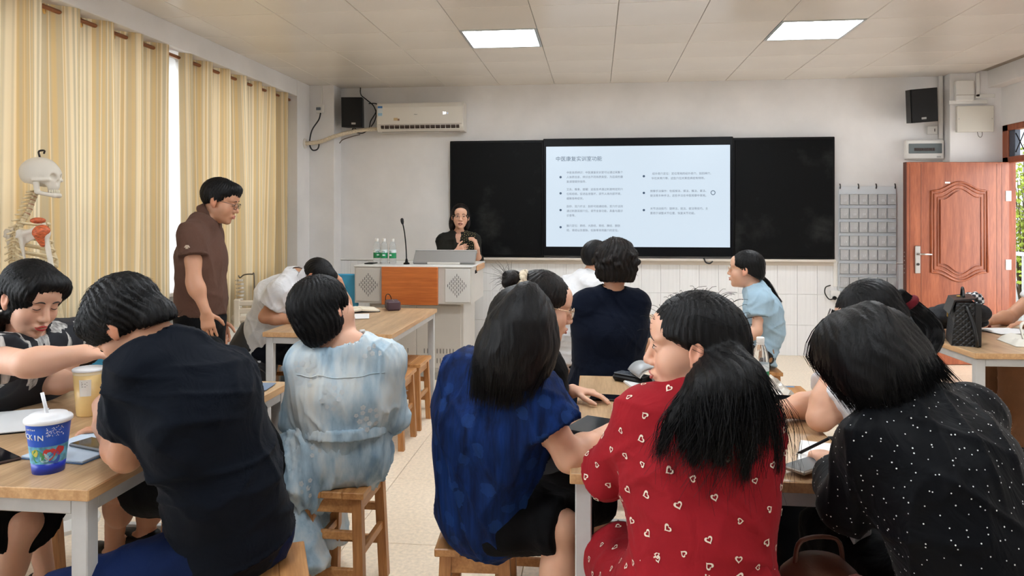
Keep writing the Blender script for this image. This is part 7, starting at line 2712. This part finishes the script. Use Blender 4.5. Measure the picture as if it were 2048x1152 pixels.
# ------------------------------------------------------------------ teaching skeleton by the curtains
sb = P(60, 500, 3.75)
sk0 = thing('skeleton_model', 'life-size anatomical skeleton model standing before the beige curtain', 'anatomical model', (sb[0], sb[1], 0))
SB = V(sb[0], sb[1], 0)
sx_ = unit(V(.52, .85, 0)); sy_ = V(-sx_[1], sx_[0], 0)
hx_ = unit(V(1, .05, 0)); hy_ = V(-hx_[1], hx_[0], 0)          # forward, its left
def K(x, y, z):
    return SB + sx_ * x + sy_ * y + V(0, 0, z)
def bone(name, v, q, mat=None, parent=None):
    return np_mesh(name, v, q, mat or BONE, parent or sk0, SB)
def bonem(m, name, mat=None, parent=None, smooth=True):
    return m.build(name, mat or BONE, parent or sk0, smooth, origin=tuple(SB))
MUSC = M('muscle_red', (186, 92, 54), .5, vary=(60, .3, (1, 1, 4)))
CART = M('disc_red', (176, 96, 70), .5)
R3 = np.stack([sx_, sy_, V(0, 0, 1)])
RH = np.stack([hx_, hy_, V(0, 0, 1)])
sc_ = lambda x, y, z: SB + hx_ * (x + .062) + hy_ * y + V(0, 0, z + 1.655)
F = Field()
F.ell(sc_(-.012, 0, .018), (.096, .074, .078), RH, .01)
F.ell(sc_(.055, 0, .0), (.036, .056, .045), RH, .02)
F.ell(sc_(.062, 0, -.045), (.024, .036, .036), RH, .015)
for s in (-1, 1):
    F.cap(sc_(.07, s * .052, -.022), sc_(-.0, s * .066, -.022), .008, .007, None, .008)
    F.ell(sc_(.086, s * .030, -.006), (.022, .017, .017), RH, .006, 's')
F.ell(sc_(.09, 0, -.034), (.014, .010, .015), RH, .005, 's')
F.ell(sc_(-.04, 0, -.06), (.05, .05, .03), RH, .01, 's')
v, q = F.mesh(.005); sku = bone('skull', v, q, BONEW)
F = Field()
for s in (-1, 1):
    F.cap(sc_(.008, s * .052, -.03), sc_(.012, s * .050, -.082), (.018, .006), (.016, .006), hx_, .006)
    F.cap(sc_(.012, s * .050, -.084), sc_(.080, s * .016, -.100), .010, .011, None, .008)
F.cap(sc_(.080, -.016, -.098), sc_(.080, .016, -.098), .012, .012, None, .008)
v, q = F.mesh(.005); bone('jaw', v, q, BONEW)
tm_ = MB()
for k in range(10):
    a = -1.1 + k * .245
    tm_.box(sc_(.048 + .038 * math.cos(a), .034 * math.sin(a), -.078), (.007, .006, .016), .002)
bonem(tm_, 'teeth', M('teeth_ivory', (236, 228, 206), .3), sku, False)
bonem(MB().tube(spline([sc_(-.01, 0, .095), sc_(-.015, 0, .125), sc_(.005, .012, .13), sc_(.012, .0, .115)], 12), .005, 6), 'hook', M('hook_steel', (60, 52, 48), .4, .6))
# spine
sp_pts = [(.030, 1.575), (.012, 1.53), (-.010, 1.47), (-.045, 1.40), (-.062, 1.32), (-.064, 1.24), (-.052, 1.15), (-.034, 1.07), (-.022, .99), (-.035, .93)]
sp_ = spline([K(x, 0, z) for x, z in sp_pts], 25)
for i in range(24):
    c, t = sp_[i], unit(sp_[i] - sp_[i + 1])
    r = .013 + .010 * i / 24
    h = np.linalg.norm(sp_[i] - sp_[i + 1])
    m = MB().tube([c - t * h * .5, c - t * h * .3, c + t * h * .2, c + t * h * .34], [r * 1.05, r * .85, r * .85, r * 1.05], 10)
    bk_ = unit(np.cross(t, sy_))
    if np.dot(bk_, sx_) > 0:
        bk_ = -bk_
    m.tube([c + bk_ * r, c + bk_ * (r + .03) - t * .018], [.006, .004], 6)
    for s in (-1, 1):
        m.tube([c + bk_ * r * .6, c + bk_ * r * .9 + sy_ * s * (.024 + r * .5)], [.006, .005], 6)
    vb = bonem(m, 'vertebra')
    bonem(MB().tube([c + t * h * .34, c + t * h * .52], r * .98, 10), 'disc', CART if i < 7 else M('disc_tan', (206, 176, 130), .6) if i == 7 else bpy.data.materials['disc_tan'], vb)
# ribs
for i in range(12):
    c = sp_[7 + i]
    wd = (.060, .085, .102, .114, .122, .127, .130, .130, .126, .118, .095, .075)[i]
    dp_ = (.10, .13, .15, .165, .175, .18, .182, .18, .165, .145, .10, .08)[i]
    dr = (.03, .045, .06, .075, .09, .10, .11, .115, .12, .12, .10, .08)[i]
    for s in (-1, 1):
        pts = []
        span = 1.0 if i < 10 else .62
        for k in range(9):
            a = PI * k / 8 * span
            pts.append(c + sx_ * (dp_ * .5 * (1 - math.cos(a))) + sy_ * s * wd * math.sin(a) * (1 if a < 2.4 else 1) - V(0, 0, dr * (k / 8) ** .8 * span) - sx_ * .022 * math.sin(a * 2 if a < PI / 2 else 0))
        bonem(MB().tube(spline(pts, 18), [.0055] * 18, 6), 'rib')
st = MB()
st.tube(spline([K(.045, 0, 1.385), K(.085, 0, 1.31), K(.115, 0, 1.22), K(.125, 0, 1.19)], 10), [.018, .020, .014, .014, .015, .016, .016, .014, .010, .006], 8)
bonem(st, 'sternum')
for s in (-1, 1):
    bonem(MB().tube(spline([K(.05, s * .02, 1.395), K(.055, s * .09, 1.41), K(.02, s * .165, 1.415)], 12), .0075, 8), 'clavicle')
    F = Field()
    F.cap(K(-.075, s * .075, 1.38), K(-.055, s * .095, 1.235), (.034, .006), (.012, .005), sy_, .01)
    F.cap(K(-.075, s * .075, 1.37), K(.0, s * .155, 1.375), (.010, .018), (.010, .010), V(0, 0, 1), .015)
    F.cap(K(-.085, s * .08, 1.35), K(.005, s * .165, 1.41), .008, .010, None, .01)
    F.cap(K(-.065, s * .09, 1.34), K(-.01, s * .14, 1.365), (.03, .006), (.02, .006), V(0, 0, 1), .015)
    v, q = F.mesh(.006); bone('scapula', v, q, BONEW)
    sh = K(.005, s * .175, 1.37); el = K(.045, s * .20, 1.09); wr = K(.090, s * .17, .855)
    F = Field()
    F.ell(sh, (.026, .026, .026), None, .01)
    F.cap(sh, el, .013, .011, None, .02)
    F.cap(el - sx_ * .02 - sy_ * .02, el + sx_ * .02 + sy_ * .02, .012, .012, None, .015)
    v, q = F.mesh(.006); bone('humerus', v, q, BONEW)
    for o2 in (-.014, .014):
        bonem(MB().tube(spline([el + sy_ * o2 - V(0, 0, .015), lerp(el, wr, .5) + sy_ * o2 * 1.6, wr + sy_ * o2], 12), [.011, .009, .0075, .007, .007, .007, .007, .007, .008, .009, .011, .012], 8), 'forearm_bone')
    hd_ = MB()
    for k in range(8):
        hd_.ball(tuple(wr + sx_ * (-.018 + .012 * (k % 4)) + V(0, 0, -.02 - .014 * (k // 4))), .0085, 8, 6)
    bonem(hd_, 'wrist_bones', BONEW)
    for k in range(5):
        fx = -.026 + .0155 * k
        p = wr + sx_ * fx * .8 + V(0, 0, -.045)
        L = (.045, .052, .052, .048, .034)[k]
        d_ = unit(V(0, 0, -1) + sx_ * fx * 8)
        m = MB()
        for j, f_ in enumerate((1.0, .62, .42, .34)):
            e_ = p + d_ * L * f_
            m.tube([p, lerp(p, e_, .15), lerp(p, e_, .5), lerp(p, e_, .85), e_], [.006, .0065, .004, .0058, .005], 7)
            p = e_ + d_ * .002
        bonem(m, 'finger_bones', BONEW)
    F = Field()
    F.ell(sh + V(0, 0, .01) - sx_ * .01, (.035, .03, .03), None, .02)
    F.cap(sh + V(0, 0, .0) - sx_ * .03, sh - V(0, 0, .06) - sx_ * .01, .026, .012, None, .02)
    if s < 0:
        v, q = F.mesh(.006); bone('shoulder_muscle', v, q, MUSC)
        F = Field(); F.ell(sh + V(0, 0, .06) - sx_ * .02 + sy_ * .03, (.035, .03, .016), R3, .02)
        v, q = F.mesh(.006); bone('shoulder_muscle', v, q, MUSC)
    # hip bone and leg
    F = Field()
    F.ell(K(-.02, s * .075, .93), (.06, .022, .075), R3, .02)
    F.ell(K(.02, s * .05, .85), (.045, .02, .035), R3, .02)
    v, q = F.mesh(.007); bone('hip_bone', v, q)
    F = Field()
    F.cap(K(.0, s * .09, .87), K(.0, s * .13, .85), .016, .014, None, .01)
    F.cap(K(.0, s * .13, .86), K(.01, s * .08, .47), .016, .013, None, .02)
    F.cap(K(.01, s * .055, .455), K(.01, s * .105, .455), .022, .022, None, .015)
    v, q = F.mesh(.008); bone('femur', v, q)
    bonem(MB().tube(spline([K(.005, s * .08, .42), K(0, s * .08, .25), K(0, s * .08, .10)], 10), [.024, .018, .014, .012, .011, .011, .011, .012, .015, .018], 8), 'shin_bone')
    bonem(MB().tube([K(-.01, s * .11, .41), K(-.01, s * .105, .10)], .007, 7), 'fibula')
    m = MB()
    m.ball(tuple(K(-.03, s * .08, .07)), (.03, .02, .022), 10, 7)
    for k in range(5):
        m.tube([K(0, s * (.07 + .008 * k), .075), K(.09, s * (.06 + .016 * k), .05), K(.15 - .008 * k, s * (.058 + .02 * k), .036)], [.009, .007, .005], 6)
    bonem(m, 'foot_bones')
bonem(MB().cyl(tuple(K(-.02, 0, .03)), tuple(K(-.022, 0, .95)), .011, 10), 'stand_pole', M('stand_grey', (150, 150, 150), .4, .6), smooth=False)
bonem(MB().cyl(tuple(K(0, 0, 0)), tuple(K(0, 0, .03)), .20, 24), 'stand_base', BLACKP, smooth=False)
letters_to_mesh()
